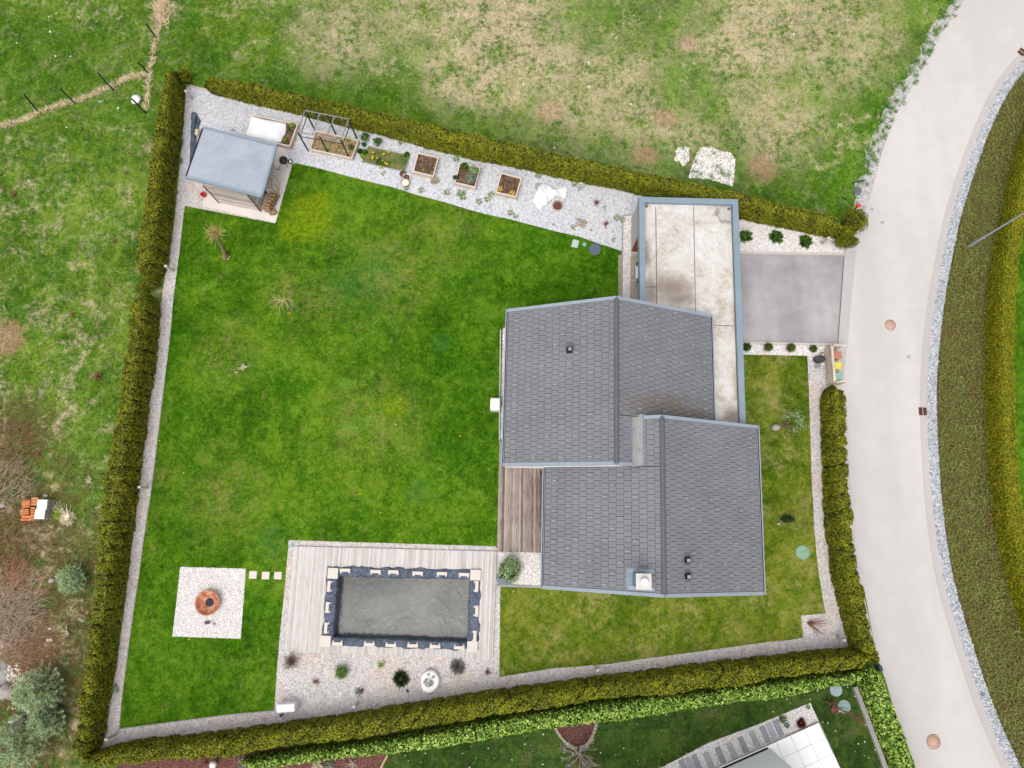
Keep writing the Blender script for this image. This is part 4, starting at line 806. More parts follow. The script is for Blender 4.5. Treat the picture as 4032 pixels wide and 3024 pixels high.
for x in (GX0 + PW, GX1 - PW): gbox('upstand_strip', x - .03, x + .03, GY0 + .1, GY1 - PW - .02, 2.84, 2.852, m_jointd, rf)  # narrow dark strip along the foot of each side parapet
for x, y in ((GX0 + PW + .14, GY1 - PW - .14), (GX1 - PW - .16, GY1 - PW - .2)):
    p = HW(x, y); MB().lathe(p.x, p.y, [(.1, 2.84), (.1, 2.875), (.055, 2.878), (.05, 2.85)], 14).build('roof_drain', plain('drain_ring', c(150, 124, 100), .6, .1, 6), rf, gp_)
m_orange = wood_mat('oiled_larch', [c(140, 84, 48), c(176, 112, 68), c(200, 140, 92)], 0, 3)
yw = HL(P(2486, 988, 0))[1]
wx = HL(P(2486, 988, 0))[0]
gbox('wall', wx, wx + .2, yw, GY1 - .15, 0, 2.62, plain('carport_cladding', c(208, 202, 196), .85, .05, 3))
gbox('wall', wx + .2, GX1 - .1, GY1 - .35, GY1 - .15, 0, 2.62, m_whitewall)
gbox('wall_reveal', wx - .006, wx + .5, yw - .05, yw - .004, 0, 2.61, m_orange)
for y in (N1 + .3, 15.0, GY1 - .6): gbox('post', GX1 - .3, GX1 - .14, y, y + .16, 0, 2.45, m_trim2)
gbox('post', GX0 + .1, GX0 + .26, N1 + .1, N1 + .26, 0, 2.45, m_trim2)
gbox('wall', B1 - .2, GX1 - .2, GY0 + .2, GY0 + .4, 0, 2.6, m_whitewall)
# tile joints on the paving below
for k in range(9): 
    p = HW(8.0, 12.2 + k * .62); tag(MB().box(p.x, p.y, .0135, 2.2, .012, .004, HR).build('paving_joint', m_conc2, None, (p.x, p.y, 0)), kind='structure')
p = HW(7.5, 14.6); tag(MB().box(p.x, p.y, .0135, .012, 5.0, .0035, HR).build('paving_joint', m_conc2, None, (p.x, p.y, 0)), kind='structure')
# parked car, nose out at the garden side
nx_, ny_ = HL(P(2503, 1072, .7)); cp_ = HW(nx_ + 2.15, ny_, 0)
car = thing('parked_car', cp_, 'white car parked under the carport with its nose at the garden side', 'car', rz=HR + PI)
m_carw = plain('white_car_paint', c(244, 244, 248), .15, .02, 1, .5); m_tyre = plain('tyre_rubber', c(40, 40, 42), .85, .1, 6)
def prof(xs): return [[(x, s * w_, z) for s, w_, z in ((-1, w * .96, .25), (-1, w, .5), (-1, w * .97, z1 * .9), (-1, w * .8, z1), (1, w * .8, z1), (1, w * .97, z1 * .9), (1, w, .5), (1, w * .96, .25))] for x, w, z1 in xs]
MB().loft(prof([(-2.12, .62, .62), (-2.05, .78, .86), (-1.6, .86, .93), (-.4, .89, .93), (.9, .89, .9), (1.6, .86, .82), (2.02, .74, .72), (2.15, .5, .58)]), True, True).build('body', m_carw, car)
MB().loft([[(x, s * w, z) for s, w, z in ((-1, .82 * k, .9), (-1, .66 * k, zt), (1, .66 * k, zt), (1, .82 * k, .9))] for x, k, zt in ((-1.9, .95, .93), (-1.4, .97, 1.38), (-.2, .99, 1.46), (.35, .99, 1.4), (1.05, .95, .92))], True).build('cabin', m_glass, car)
MB().loft([[(x, s * w, z) for s, w, z in ((-1, .62, zt - .03), (-1, .6, zt + .012), (1, .6, zt + .012), (1, .62, zt - .03))] for x, zt in ((-1.35, 1.39), (-.2, 1.465), (.3, 1.41))]).build('car_roof', m_carw, car)
for x in (-1.3, 1.35):
    for s_ in (-1, 1):
        rg = [[(x + r * math.cos(2 * PI * k / 18), s_ * yy, .31 + r * math.sin(2 * PI * k / 18)) for k in range(18)] for r, yy in ((.31, .68), (.31, .88), (.2, .9))]
        t_ = MB().loft(rg).build('wheel', m_tyre, car)
for s_ in (-1, 1):
    MB().bbox(2.0, s_ * .55, .66, .2, .34, .12, .03).build('headlight', m_glass, car)
MB().box(2.12, 0, .5, .1, .8, .14).build('grille', m_dark, car)

# ------------------------------------------------------------------ decks and pool
def lerp2(a, b, t): return a + (b - a) * t
def planks(name, quad, z0, z1, n, mat, gap=.007, skip=None, kind='structure', cut=None):
    """boards running from the first edge (q0-q1) to the opposite one (q3-q2)"""
    q = [Vector((p.x, p.y)) for p in quad]; mb = MB()
    for i in range(n):
        a0, a1 = (i + .0) / n, (i + 1.0) / n; w = (q[1] - q[0]).length / n; g = gap / w / n / 2
        A, B = lerp2(q[0], q[1], a0 + g), lerp2(q[0], q[1], a1 - g); D, Cc = lerp2(q[3], q[2], a0 + g), lerp2(q[3], q[2], a1 - g)
        parts = [(0, 1)]
        if skip:
            r = skip((a0 + a1) / 2)
            if r: parts = [(0, r[0]), (r[1], 1)]
        elif cut: 
            t = cut(i); parts = [(0, t - .002), (t + .002, 1)] if t else parts
        for s, e in parts: mb.prism([lerp2(A, D, s), lerp2(B, Cc, s), lerp2(B, Cc, e), lerp2(A, D, e)], z0, z1 + random.uniform(-.003, .003))
    return tag(mb.build(name, mat), kind=kind)
PDK = PL(pool_deck_px, .13)
pin = PL([(1322, 2262), (1862, 2272), (1852, 2537), (1300, 2521)], .13)
def invq(p):       # fraction along the deck's two edges
    e = (PDK[1] - PDK[0]); f_ = (PDK[3] - PDK[0]); d = p - PDK[0]; det = e.x * f_.y - e.y * f_.x
    return (d.x * f_.y - d.y * f_.x) / det, (e.x * d.y - e.y * d.x) / det
uv = [invq(p) for p in pin]
def pskip(u):
    a, b = min(uv[0][0], uv[3][0]), max(uv[1][0], uv[2][0])
    if u < a or u > b: return None
    t = (u - a) / (b - a); return (lerp2(uv[0][1], uv[1][1], t), lerp2(uv[3][1], uv[2][1], t))
planks('pool_deck', PDK, .02, .13, 108, m_decklt, skip=pskip)
sheet('deck_base', PDK, .012, m_dark, [pool_hole])
TDK = PL([(1966, 1737), (2150, 1745), (2150, 2177), (1957, 2172)], .12)
planks('terrace_deck', TDK, .02, .12, 23, m_deckdk); sheet('deck_base', TDK, .016, m_dark)
m_liner = M('pool_liner', .24, .9); _n = m_liner.noise(2.5, 4); m_liner.col(m_liner.ramp(_n, [(.3, c(56, 66, 88)), (.7, c(98, 112, 138))])); m_liner.bump(m_liner.noise(4, 3, .6, dist=3), .8, .12); m_liner = m_liner.m
out_px = [(1289, 2229), (1890, 2243), (1884, 2560), (1266, 2541)]; in_px = [(1330, 2270), (1848, 2282), (1840, 2528), (1311, 2509)]
so_ = [P(a, b, .14) for a, b in out_px]; si_ = [P(a, b, .16) for a, b in in_px]; NP = 900
def around(q, n):
    pts = []; L = [(q[(i + 1) % 4] - q[i]).length for i in range(4)]; tot = sum(L)
    for k in range(n):
        d = k / n * tot; i = 0
        while d > L[i] and i < 3: d -= L[i]; i += 1
        pts.append(lerp2(q[i], q[(i + 1) % 4], min(1, d / L[i])))
    return np.array([(p.x, p.y) for p in pts])
oa, ia = around(so_, NP), around(si_, NP); t_ = np.arange(NP) * 1.0
def per(x, seed): 
    x = x * 420 / 900
    v = vn(x, seed); k = 30; w = np.ones(NP); w[-k:] = np.linspace(1, 0, k); return v * w + (1 - w) * v[0]
dirv = oa - ia; dirv /= np.linalg.norm(dirv, axis=1)[:, None]
oa = oa + dirv * (.07 * per(t_ / 11, 3) + .06 * per(t_ / 4, 4))[:, None]; ia = ia + dirv * (.035 * per(t_ / 9, 5))[:, None]
rows = []
for k, (f_, z) in enumerate(((0, .135), (.03, .15), (.2, .165), (.4, .175), (.6, .17), (.8, .165), (1, .15))):
    p = oa * (1 - f_) + ia * f_; zz = z + (.06 * (1 - np.abs(per(t_ / 3.2 + k * 1.3, 20))) * np.abs(per(t_ / 9 + k, 24)) + .045 * np.abs(per(t_ / 1.9 + k * .9, 22)) + .03 * per(t_ / 5 - k * .8, 21)) * (0 < k < 6); rows.append(np.c_[p, zz])
for z, ins in ((-.1, .03), (-.5, .05), (-1.3, .06)): rows.append(np.c_[ia - dirv * (ins + .02 * per(t_ / 5, 30 + int(z * 10)))[:, None], np.full(NP, z)])
V = np.concatenate(rows); nr_ = len(rows); i_ = np.arange(NP); Fq = np.concatenate([np.stack([k * NP + i_, k * NP + (i_ + 1) % NP, (k + 1) * NP + (i_ + 1) % NP, (k + 1) * NP + i_], 1) for k in range(nr_ - 1)])
pc = (P(1580, 2390, 0)); pool = thing('swimming_pool', pc, 'rectangular pool lined with crumpled dark blue foil in the pale deck', 'pool')
arr('liner', V, Fq[:, ::-1], m_liner, pool, pc, True)
MB().add([(p.x, p.y, -1.29) for p in si_], [(3, 2, 1, 0)]).build('pool_floor', m_liner, pool, pc)
m_water = M('pool_water', .06, .42); q_ = m_water
_v = q_.mapv(scale=(1.0, .55, 1), rot=.5)
_mk = q_.op('ADD', q_.op('MULTIPLY', q_.noise(.5, 3, .5), .6), q_.op('MULTIPLY', q_.noise(1.6, 4, .7, dist=2), .4))
_dk = q_.mx([q_.blob(1420, 2290, 1.3, .9, q_.noise(.9, 3), 1.6, .7), q_.blob(1440, 2455, .35, .9, q_.noise(.9, 3), 1.5, .6)])
q_.col(q_.mix(q_.op('MULTIPLY', _dk, .7), q_.ramp(_mk, [(.35, c(84, 88, 86)), (.62, c(120, 120, 112))]), c(44, 48, 54)))
q_.bump(q_.op('ADD', q_.noise(2.2, 3, .55, vec=_v, dist=1.0), q_.op('MULTIPLY', q_.noise(6.5, 2, .5, vec=_v, dist=1.2), .22)), .5, .045); m_water = q_.m
tag(MB().add([(p.x, p.y, -.72) for p in [P(a, b, .16) for a, b in ((1327, 2267), (1851, 2279), (1843, 2532), (1308, 2512))]], [(3, 2, 1, 0)]).build('water', m_water), kind='structure')
def stone_bar(px, py, ang, inward, label, proto=[]):
    p = P(px, py, .22); rz = ang
    if not proto:
        o = thing('stone_bar', (p.x, p.y, .2), label, 'stone block', 'stone bars on the pool edge', rz)
        MB().bbox(0, 0, .065, .64, .19, .05, .008).build('slab', m_stone, o)
        for s_ in (-1, 1): MB().bbox(s_ * .25, .05, .02, .1, .26, .05, .006).build('support_block', m_stone, o)
        proto.append(o)
    else:
        o = copy_tree(proto[0]); o.location = (p.x, p.y, .2); o.rotation_euler = (0, 0, rz); o['label'] = label
def z1(x, y): return (1240 + x * .31646, 2200 + y * .31646)
ordn = ['first', 'second', 'third', 'fourth', 'fifth', 'sixth']
for i, (x, y) in enumerate([(377, 142), (757, 158), (977, 163), (1280, 178), (1582, 184), (1857, 195)]): stone_bar(*z1(x, y), HR + PI, 0, f'pale stone bar on the north pool edge, {ordn[i]} from the west corner slab')
for i, (x, y) in enumerate([(280, 1057), (678, 1066), (945, 1078), (1217, 1082), (1495, 1092), (1795, 1106)]): stone_bar(*z1(x, y), HR, 0, f'pale stone bar on the south pool edge, {ordn[i]} from the west corner slab')
for i, (x, y) in enumerate([(176, 342), (155, 605), (138, 860)]): stone_bar(*z1(x, y), HR - PI / 2, 0, f'pale stone bar on the west pool edge, {ordn[i]} from the north corner slab')
for i, (x, y) in enumerate([(2015, 344), (2014, 650), (1991, 962)]): stone_bar(*z1(x, y), HR + PI / 2, 0, f'pale stone bar on the east pool edge, {ordn[i]} from the north corner slab')
for (x, y), w in zip([(222, 181), (1998, 203), (1960, 1096), (130, 1027)], ('north west', 'north east', 'south east', 'south west')):
    p = P(*z1(x, y), .28); tag(MB().bbox(p.x, p.y, .255, .63, .63, .07, .012, HR).build('corner_slab', m_stone, None, (p.x, p.y, .22)), f'square pale stone slab weighing down the {w} pool corner', 'stone slab', 'corner slabs on the pool edge')

# ------------------------------------------------------------------ shed, log store, barbecue
W0, E0_ = P(862, 799), P(1027, 833); ax = (E0_ - W0).normalized(); ay = Vector((-ax.y, ax.x, 0)); SA = math.atan2(ax.y, ax.x); SW_ = (E0_ - W0).length
RZS = 2.72; rc = [P(a, b, RZS) for a, b in ((731.6, 698), (1029.5, 774), (1089, 572), (800, 502.5))]
sp_ = W0 + ax * SW_ / 2 + ay * 1.6; shed = thing('garden_shed', sp_, 'weathered timber garden shed with a grey corrugated metal roof', 'shed')
dep = ((rc[3] - rc[0]).dot(ay)) - .15
def sbox(name, x0, x1, y0, y1, z0, z1, mat, par=shed, org=sp_):
    p = W0 + ax * (x0 + x1) / 2 + ay * (y0 + y1) / 2; return MB().box(p.x, p.y, (z0 + z1) / 2, x1 - x0, y1 - y0, z1 - z0, SA).build(name, mat, par, org)
mb = MB(); nb_ = 17
for k in range(nb_):
    p = W0 + ax * SW_ / 2 + ay * dep / 2; h0 = 2.56 / nb_; mb.box(p.x, p.y, h0 * (k + .5) + .02, SW_ - .006 * (k % 2), dep - .006 * (k % 2), h0 - .008, SA)
mb.build('wall', m_shedwood, shed, sp_)
sbox('corner_board', -.02, .05, -.03, .05, .02, 2.56, plain('dark_board', c(96, 70, 54), .85, .2, 4)); sbox('corner_board', SW_ - .05, SW_ + .02, -.03, .05, .02, 2.56, m_twig)
sbox('door', SW_ + .004, SW_ + .04, 1.2, 2.1, .05, 2.05, m_orange)
m_corr = M('corrugated_sheet', .45, .4); m_corr.b.inputs['Metallic'].default_value = .15
_n = m_corr.noise(.9, 4, .6); _g = m_corr.ramp(_n, [(.3, c(176, 183, 196)), (.7, c(194, 201, 214))]); m_corr.col(_g); m_corr = m_corr.m
ul = (rc[1] - rc[0]).normalized(); lw = (rc[1] - rc[0]).length; ln = (rc[3] - rc[0]).length; un = (rc[3] - rc[0]).normalized(); mb = MB(); n = 150; vs = []; fs = []
for j, xx in enumerate((.0, lw)):
    for k in range(n + 1):
        p = rc[0] + ul * xx + un * (ln * k / n); ph_ = (k / n * ln / .165) % 1; zz = .010 * (1 if ph_ < .42 else 0 if .55 < ph_ < .87 else .5) ; vs.append((p.x, p.y, RZS - .03 + zz + .06 * (1 - xx / lw) - .03))
fs = [(k, n + 1 + k, n + 2 + k, k + 1) for k in range(n)]; mb.add(vs, fs); sr_ = mb.build('roof', m_corr, shed, sp_)
def edge(a, b, w, h, zc, name, mat, par):
    d = b - a; m_ = (a + b) / 2; return MB().box(m_.x, m_.y, zc, d.length, w, h, math.atan2(d.y, d.x)).build(name, mat, par, sp_)
edge(rc[0] - ul * .04, rc[1] + ul * .02, .16, .14, RZS - .02, 'roof_flashing', m_trim2, sr_); edge(rc[3] - ul * .04, rc[2] + ul * .02, .18, .12, RZS - .01, 'roof_flashing', m_trim2, sr_)
edge(rc[1] + un * .09, rc[2] - un * .1, .14, .14, RZS - .03, 'roof_flashing', m_trim2, sr_); edge(rc[0] + un * .09, rc[3] - un * .1, .07, .16, RZS - .03, 'gutter', m_dark, sr_)
edge(rc[0] + un * .1 + ul * .1, rc[1] + un * .1 - ul * .1, .06, .18, RZS - .2, 'fascia', m_timber, sr_); edge(rc[1] + un * .1 - ul * .06, rc[2] - un * .1 - ul * .06, .06, .2, RZS - .2, 'fascia', m_timber, sr_)
# log cabinet against the east side
ca, cb = P(1105, 740), P(1093, 777); cd = (ca - cb); cm = (ca + cb) / 2 - ax * .28; cab = thing('log_cabinet', (cm.x, cm.y, 0), 'weathered board cabinet beside the shed, next to the firewood', 'cabinet')
cang = math.atan2(cd.y, cd.x); mb = MB()
for k in range(7): 
    q = cb + cd * ((k + .5) / 7); mb.box(q.x, q.y, .75 - .1 * (k < 3), .085, .03, 1.45 - .2 * (k < 3), cang)
mb.build('front_panel', m_shedwood, cab, (cm.x, cm.y, 0))
for t in (0, 1): q = cb + cd * t - ax * .28; MB().box(q.x, q.y, .65 + .1 * t, .03, .54, 1.2 + .2 * t, cang).build('side_panel', m_shedwood, cab, (cm.x, cm.y, 0))
q = cm; MB().box(q.x, q.y, 1.36, cd.length, .5, .03, cang).build('shelf', m_timber, cab, (cm.x, cm.y, 0))
lg = None; m_log = wood_mat('split_log', [c(120, 84, 60), c(170, 132, 100), c(206, 172, 138)], 0, 5)
for r in range(6):
    for k in range(6):
        p = P(1062 + k * 6.2 + (r % 2) * 3, 836 - k * 11.2) - ax * (.14 - .01 * r) + ax * .05
        z = .08 + r * .15
        if lg is None: lg = MB().loft([[(x, .085 * math.cos(a) * s_, .085 * math.sin(a) * s_) for a in (0, 1.2, 2.3, 3.4, 4.6, 5.5)] for x, s_ in ((-.2, .95), (-.05, 1), (.2, .92))]).build('firewood_log', m_log); o = lg
        else: o = lg.copy(); C.objects.link(o)
        o.location = (p.x, p.y, z); o.rotation_euler = (random.uniform(0, 6), random.uniform(-.1, .1), SA + random.uniform(-.25, .25)); o.scale = (random.uniform(.85, 1.25),) + (random.uniform(.8, 1.15),) * 2
        tag(o, 'split firewood log in the stack at the east side of the shed', 'log', 'firewood logs beside the shed')
p = P(1062, 818); tag(MB().lump(p.x, p.y, .16, .2, .17, .17, .2, seed=4).build('paper_sack', m_whiteplas, None, p), 'small crumpled white sack at the south end of the firewood', 'sack')
p = P(1078, 838); tag(MB().lump(p.x, p.y, .13, .26, .2, .15, .2, seed=9).build('chopping_log', m_log, None, p), 'short thick chopping log at the foot of the firewood', 'log')
p = P(805, 771); tag(MB().lathe(p.x, p.y, [(.14, .0), (.17, .28), (.15, .29), (.13, .06)], 16).build('bucket', plain('red_plastic', c(225, 60, 50), .5, .05, 3), None, p), 'small red bucket at the west corner of the shed paving', 'bucket')
# kettle barbecue on three legs
bb = P(1128, 650); bq = thing('kettle_barbecue', bb, 'black kettle barbecue with one white hubbed wheel beside the shed', 'barbecue')
ct = Vector((bb.x, bb.y, .68)); MB().lathe(bb.x, bb.y, [(.04, .42), (.18, .46), (.27, .58), (.285, .68), (.28, .7), (.24, .8), (.14, .87), (.02, .89)], 22).build('kettle', m_black, bq, bb)
MB().tube([(bb.x - .05, bb.y, .9), (bb.x, bb.y, .95), (bb.x + .05, bb.y, .9)], .014, 6).build('lid_handle', m_dark, bq, bb)
f1, f2, f3 = P(1094, 668), P(1134, 660), P(1143, 640)
for f_ in (f1, f2, f3): MB().tube([ct + (f_ - bb).normalized() * .16 - Vector((0, 0, .2)), Vector((f_.x, f_.y, .02))], .017, 6).build('leg', m_black, bq, bb)
MB().tube([P(1077, 660) + Vector((0, 0, .02)), P(1092, 668) + Vector((0, 0, .02)), P(1110, 669) + Vector((0, 0, .02))], .017, 6).build('foot_bar', m_black, bq, bb)
wq = P(1145, 640); wa_ = Vector((.5, -.25, .83)).normalized(); w1 = wa_.cross(Vector((0, 0, 1))).normalized(); w2 = wa_.cross(w1); wc_ = Vector((wq.x, wq.y, .14)); wring = lambda r, y, n: [wc_ + wa_ * y + (w1 * math.cos(2 * PI * k / n) + w2 * math.sin(2 * PI * k / n)) * r for k in range(n)]; rg = [wring(.15, -.03, 18), wring(.15, .04, 18)]
wh = MB().loft(rg).build('wheel', m_tyre, bq, bb); MB().loft([wring(.09, .03, 14), wring(.08, .055, 14)]).build('hub', m_whiteplas, wh, bb)
p = P(1121, 640); MB().box(p.x + .1, p.y - .1, .45, .1, .08, .08, .5).build('ash_catcher', m_yel, bq, bb)
# black roll and a cream block behind the shed
a, b = P(764, 446, .18), P(757, 655, .18); mb = MB(); pts = [lerp2(a, b, t) for t in np.linspace(0, 1, 12)]; mb.tube(pts, [.17 + .02 * math.sin(k * 2.1) for k in range(12)], 12); mb.tube([a + Vector((.12, -.1, -.1)), a + Vector((.32, -.5, -.1)), a + Vector((.25, -1.0, -.08)), a + Vector((.2, -1.8, -.08))], [.05, .12, .1, .06], 7)
tag(mb.build('film_roll', m_liner, None, (a.x, a.y, 0)), 'long black roll of plastic film lying on gravel beside the shed', 'roll')
p = P(783, 530); tag(MB().bbox(p.x, p.y, .2, .22, .42, .4, .03, -.05).build('cream_block', plain('cream_foam', c(236, 222, 186), .85, .05, 3), None, p), 'upright cream block between the black roll and the shed roof', 'block')

# ------------------------------------------------------------------ raised beds
def bed(name, corners, h, label, soil, cat='raised bed', t=.065, sz=.1, mat=None):
    q = PL(corners, h); o = (q[0] + q[1] + q[2] + q[3]) / 4; o.z = 0; root = thing(name, o, label, cat, 'raised beds along the north hedge'); cen = o
    for i in range(4):
        a, b = q[i], q[(i + 1) % 4]; d = (b - a); ll = d.length; d.normalize(); nn = Vector((-d.y, d.x, 0)); nn = nn if (cen - a).dot(nn) > 0 else -nn; m_ = (a + b) / 2 + nn * t / 2; mb = MB(); k = 3 if h > .3 else 1
        for j in range(k): mb.box(m_.x, m_.y, h * (j + .5) / k, ll - (t * 2 if i % 2 else 0) - .002, t, h / k - .008, math.atan2(d.y, d.x))
        mb.build('board', mat or m_timber, root, o)
    MB().add([(lerp2(v, o, .03).x, lerp2(v, o, .03).y, h - sz) for v in q[::-1]], [(0, 1, 2, 3)]).build('soil', soil, root, o)
    return root, o, q
def plant(name, px, py, z, r, h, mat, label, cat='plant', n=160, size=.09, asp=.5, group=None, par=None):
    p = P(px, py, z); root = thing(name, (p.x, p.y, z), label, cat, group); clump('foliage', mat, root, (p.x, p.y, z), [(p.x, p.y, z + h * .45, r, r, h * .55)], n, size, asp, .7, .7); return root
b1 = bed('raised_bed', [(986, 449), (1173.6, 488), (1141, 576), (960, 536)], .48, 'timber raised bed half covered by a white fleece', m_bed)
fl = PL([(988, 455), (1040, 468), (1100, 478), (1127, 487), (1124, 515), (1116, 535), (1104, 561), (1060, 553), (1010, 541), (966, 531), (972, 505), (982, 478)], .45)
fc_ = sum((Vector(v) for v in fl), Vector()) / len(fl); nf = 60; ring = around4 = []
fa = np.array([(v.x, v.y) for v in fl + [fl[0]]]); fa, _ = resamp(fa, nf + 1); fa = fa[:-1]; rows = []
for k, f_ in enumerate(np.linspace(1, 0, 9)):
    pp = np.array([fc_.x, fc_.y]) + (fa - np.array([fc_.x, fc_.y])) * (f_ * (1 + (.025 * vn(np.arange(nf) * .8, 8))[:, None] * (f_ > .9))); zz = .47 + .14 * (1 - f_ ** 4) + .035 * vn(pp[:, 0] * 2.1 + pp[:, 1] * 1.3, 31) + .03 * vn(pp[:, 1] * 3 - pp[:, 0] * 1.1, 32); zz = np.where(f_ == 1, .40, zz); rows.append(np.c_[pp, zz])
V = np.concatenate(rows); i_ = np.arange(nf); Fq = np.concatenate([np.stack([k * nf + i_, k * nf + (i_ + 1) % nf, (k + 1) * nf + (i_ + 1) % nf, (k + 1) * nf + i_], 1) for k in range(8)])
m_fleece = plain('white_fleece', c(246, 246, 248, 1.22), .8, .04, 3)
tag(arr('garden_fleece', V, Fq, m_fleece, None, (fc_.x, fc_.y, .4), True), 'white garden fleece spread over the soil of a raised bed', 'fleece')
plant('leafy_plant', 1152, 498, .4, .22, .3, m_lime, 'bright green seedlings in the corner of the fleece covered bed', n=160)
plant('leafy_plant', 1124, 553, .38, .13, .2, m_lime, 'single pale rosette on dark soil beside the fleece', n=60)
plant('leafy_plant', 1139, 512, .38, .14, .2, m_shrubg, 'dark green herb beside the fleece edge', n=90)
b2 = bed('raised_bed', [(1240.3, 512.7), (1413, 551), (1386, 623.5), (1220, 588)], .4, 'timber raised bed with straw mulch under a black frame', m_straw)
for i, (x, y, r, mt) in enumerate([(1230, 579, .12, m_lime), (1248, 588, .09, m_silver), (1271, 569, .1, m_lime), (1300, 574, .12, m_lime), (1299, 592, .13, m_lime), (1273, 586, .1, m_lime), (1322, 600, .1, m_lime), (1331, 582, .1, m_lime), (1346, 585, .1, m_lime), (1285, 590, .09, m_lime), (1335, 602, .08, m_silver)]):
    plant('lettuce_seedling', x, y, .3, r, .14, mt, 'small pale seedling on the straw mulch under the black frame', 'seedling', 50, .07, .6, 'seedlings in the framed bed')
plant('leafy_plant', 1370, 556, .3, .14, .3, m_lime, 'bright lime plant in the north part of the framed bed', n=100)
plant('chive_clump', 1384, 584, .3, .24, .35, m_shrubg, 'dark green chive clump at the east end of the framed bed', n=240, size=.12, asp=.2)
# black frame for a cover over that bed
TZ = 2.42; tw, te, ts, tf = P(1200.7, 434.7, TZ), P(1373.6, 468.6, TZ), P(1342, 550, TZ), P(1172.5, 519.5, TZ)
fo = (tw + te + ts + tf) / 4; fo.z = 0; fr = thing('cover_frame', fo, 'black steel frame for a plant cover standing over a raised bed', 'frame')
def dn(p, z): return Vector((p.x, p.y, z))
for a, b in ((tf, tw), (lerp2(tf, ts, .5), lerp2(tw, te, .5)), (ts, te)):
    for p in (a, b): MB().tube([dn(p, 0), dn(p, TZ)], .055, 6, False).build('post', m_black, fr, fo)
m_raillt = plain('frame_rail_top', c(150, 154, 160), .4, .1, 5, .5)
for a, b in ((tf, ts), (tw, te), (tf, tw), (ts, te), (lerp2(tf, ts, .34), lerp2(tw, te, .34)), (lerp2(tf, ts, .67), lerp2(tw, te, .67))): MB().tube([a, b], .034, 5, False).build('top_rail', m_raillt, fr, fo)
for a, b in ((tf, ts), (tw, te), (tf, tw), (ts, te)): MB().tube([dn(a, 1.86), dn(b, 1.86)], .030, 5, False).build('middle_rail', m_black, fr, fo)
b3 = bed('flower_bed', [(1449, 575), (1615, 612), (1593, 675), (1425, 637)], .1, 'low edged flower bed with grass and yellow daffodils', grass_mat('bed_grass', c(62, 84, 24), c(96, 118, 44), c(140, 150, 70), c(176, 148, 112), .12, None, False), 'flower bed', .03, .03, m_conc2)
q = [(v.x, v.y) for v in b3[2]]; pp = scatter(q, 170); V, Fc = blades(np.c_[pp, np.full(len(pp), .07)], .15, .03); tag(arr('flower_bed_grass', V, Fc, m_tuft), kind='stuff')
for i, (x, y) in enumerate([(1467, 619), (1466, 625), (1485, 624), (1505, 633), (1517, 643), (1524, 648), (1499, 657), (1470, 601), (1529, 600), (1511, 608)]):
    p = P(x, y, .25); o = thing('daffodil', (p.x, p.y, .08), 'yellow daffodil in the low edged flower bed', 'flower', 'daffodils in the low flower bed')
    spikes('leaf', m_shrubg, o, (p.x, p.y, .08), 9, .22, .03, .1, .7); MB().tube([(p.x, p.y, .08), (p.x + .02, p.y, .3)], .008, 4).build('stem', m_shrubg, o, (p.x, p.y, .08))
    MB().lathe(p.x + .02, p.y, [(.02, .28), (.075, .31), (.06, .315), (.025, .3), (.03, .34)], 9).build('flower', m_yel, o, (p.x, p.y, .08))
plant('leafy_plant', 1495, 641, .1, .34, .3, m_shrubg, 'dark green daffodil leaves in the middle of the low flower bed', n=240, size=.16, asp=.22)
for (x, y, r, h, mt, lb) in [(1439, 545, .34, .4, m_shrubg, 'dark leafy plant on gravel beside the framed bed'), (1489, 564, .34, .4, m_shrubg, 'bushy green plant behind the low flower bed'), (1419, 600, .2, .25, m_darkg, 'dark rosette at the north west corner of the low flower bed'), (1438, 604, .22, .25, m_shrubg, 'green rosette beside the dark rosette at the low flower bed'), (1430, 618, .2, .2, m_lime, 'pale cabbage at the west end of the low flower bed'), (1435, 572, .16, .25, m_shrubg, 'narrow green plant between the framed bed and the low flower bed'), (1603, 612, .22, .2, m_shrubg, 'low green plant in the north east corner of the low flower bed')]:
    plant('leafy_plant', x, y, 0, r, h, mt, lb, n=220, size=.12)
pA = bed('planter_box', [(1645, 599), (1727.5, 618), (1707, 694), (1625, 675)], .5, 'square timber planter of bare soil with one seedling', m_bed, 'planter', sz=.14)
plant('lettuce_seedling', 1667, 667, .36, .1, .1, m_lime, 'single green seedling in the square planter of bare soil', 'seedling', 40, .07)
pB = bed('planter_box', [(1810, 638.7), (1892, 657.7), (1871.5, 738), (1789, 719)], .5, 'square timber planter overflowing with grey green herbs', m_bed, 'planter', sz=.14)
for (x, y, r, h, mt, lb, sz_, a_) in [(1830, 658, .26, .3, m_shrubg, 'fresh green herb in the north corner of the herb planter', .12, .5), (1866, 682, .38, .6, m_pine, 'feathery rosemary bush in the herb planter', .16, .18), (1855, 708, .4, .4, m_silver, 'silvery sage at the front of the herb planter', .1, .5), (1793, 703, .18, .3, m_darkg, 'dark lavender hanging over the west side of the herb planter', .09, .3), (1835, 700, .2, .2, m_twig, 'dry brown stalks in the herb planter', .1, .2)]:
    plant('herb', x, y, .36, r, h, mt, lb, 'herb', 380, sz_, a_)
pC = bed('planter_box', [(1974, 678), (2055, 700), (2033, 776), (1950.6, 757)], .5, 'square timber planter with ochre stonecrop along its front', m_bed, 'planter', sz=.14)
plant('stonecrop', 1967, 748, .4, .24, .16, m_ochre, 'ochre stonecrop in the west front corner of its planter', n=160, size=.08); plant('stonecrop', 2016, 763, .4, .28, .16, m_ochre, 'ochre stonecrop in the east front corner of its planter', n=180, size=.08)
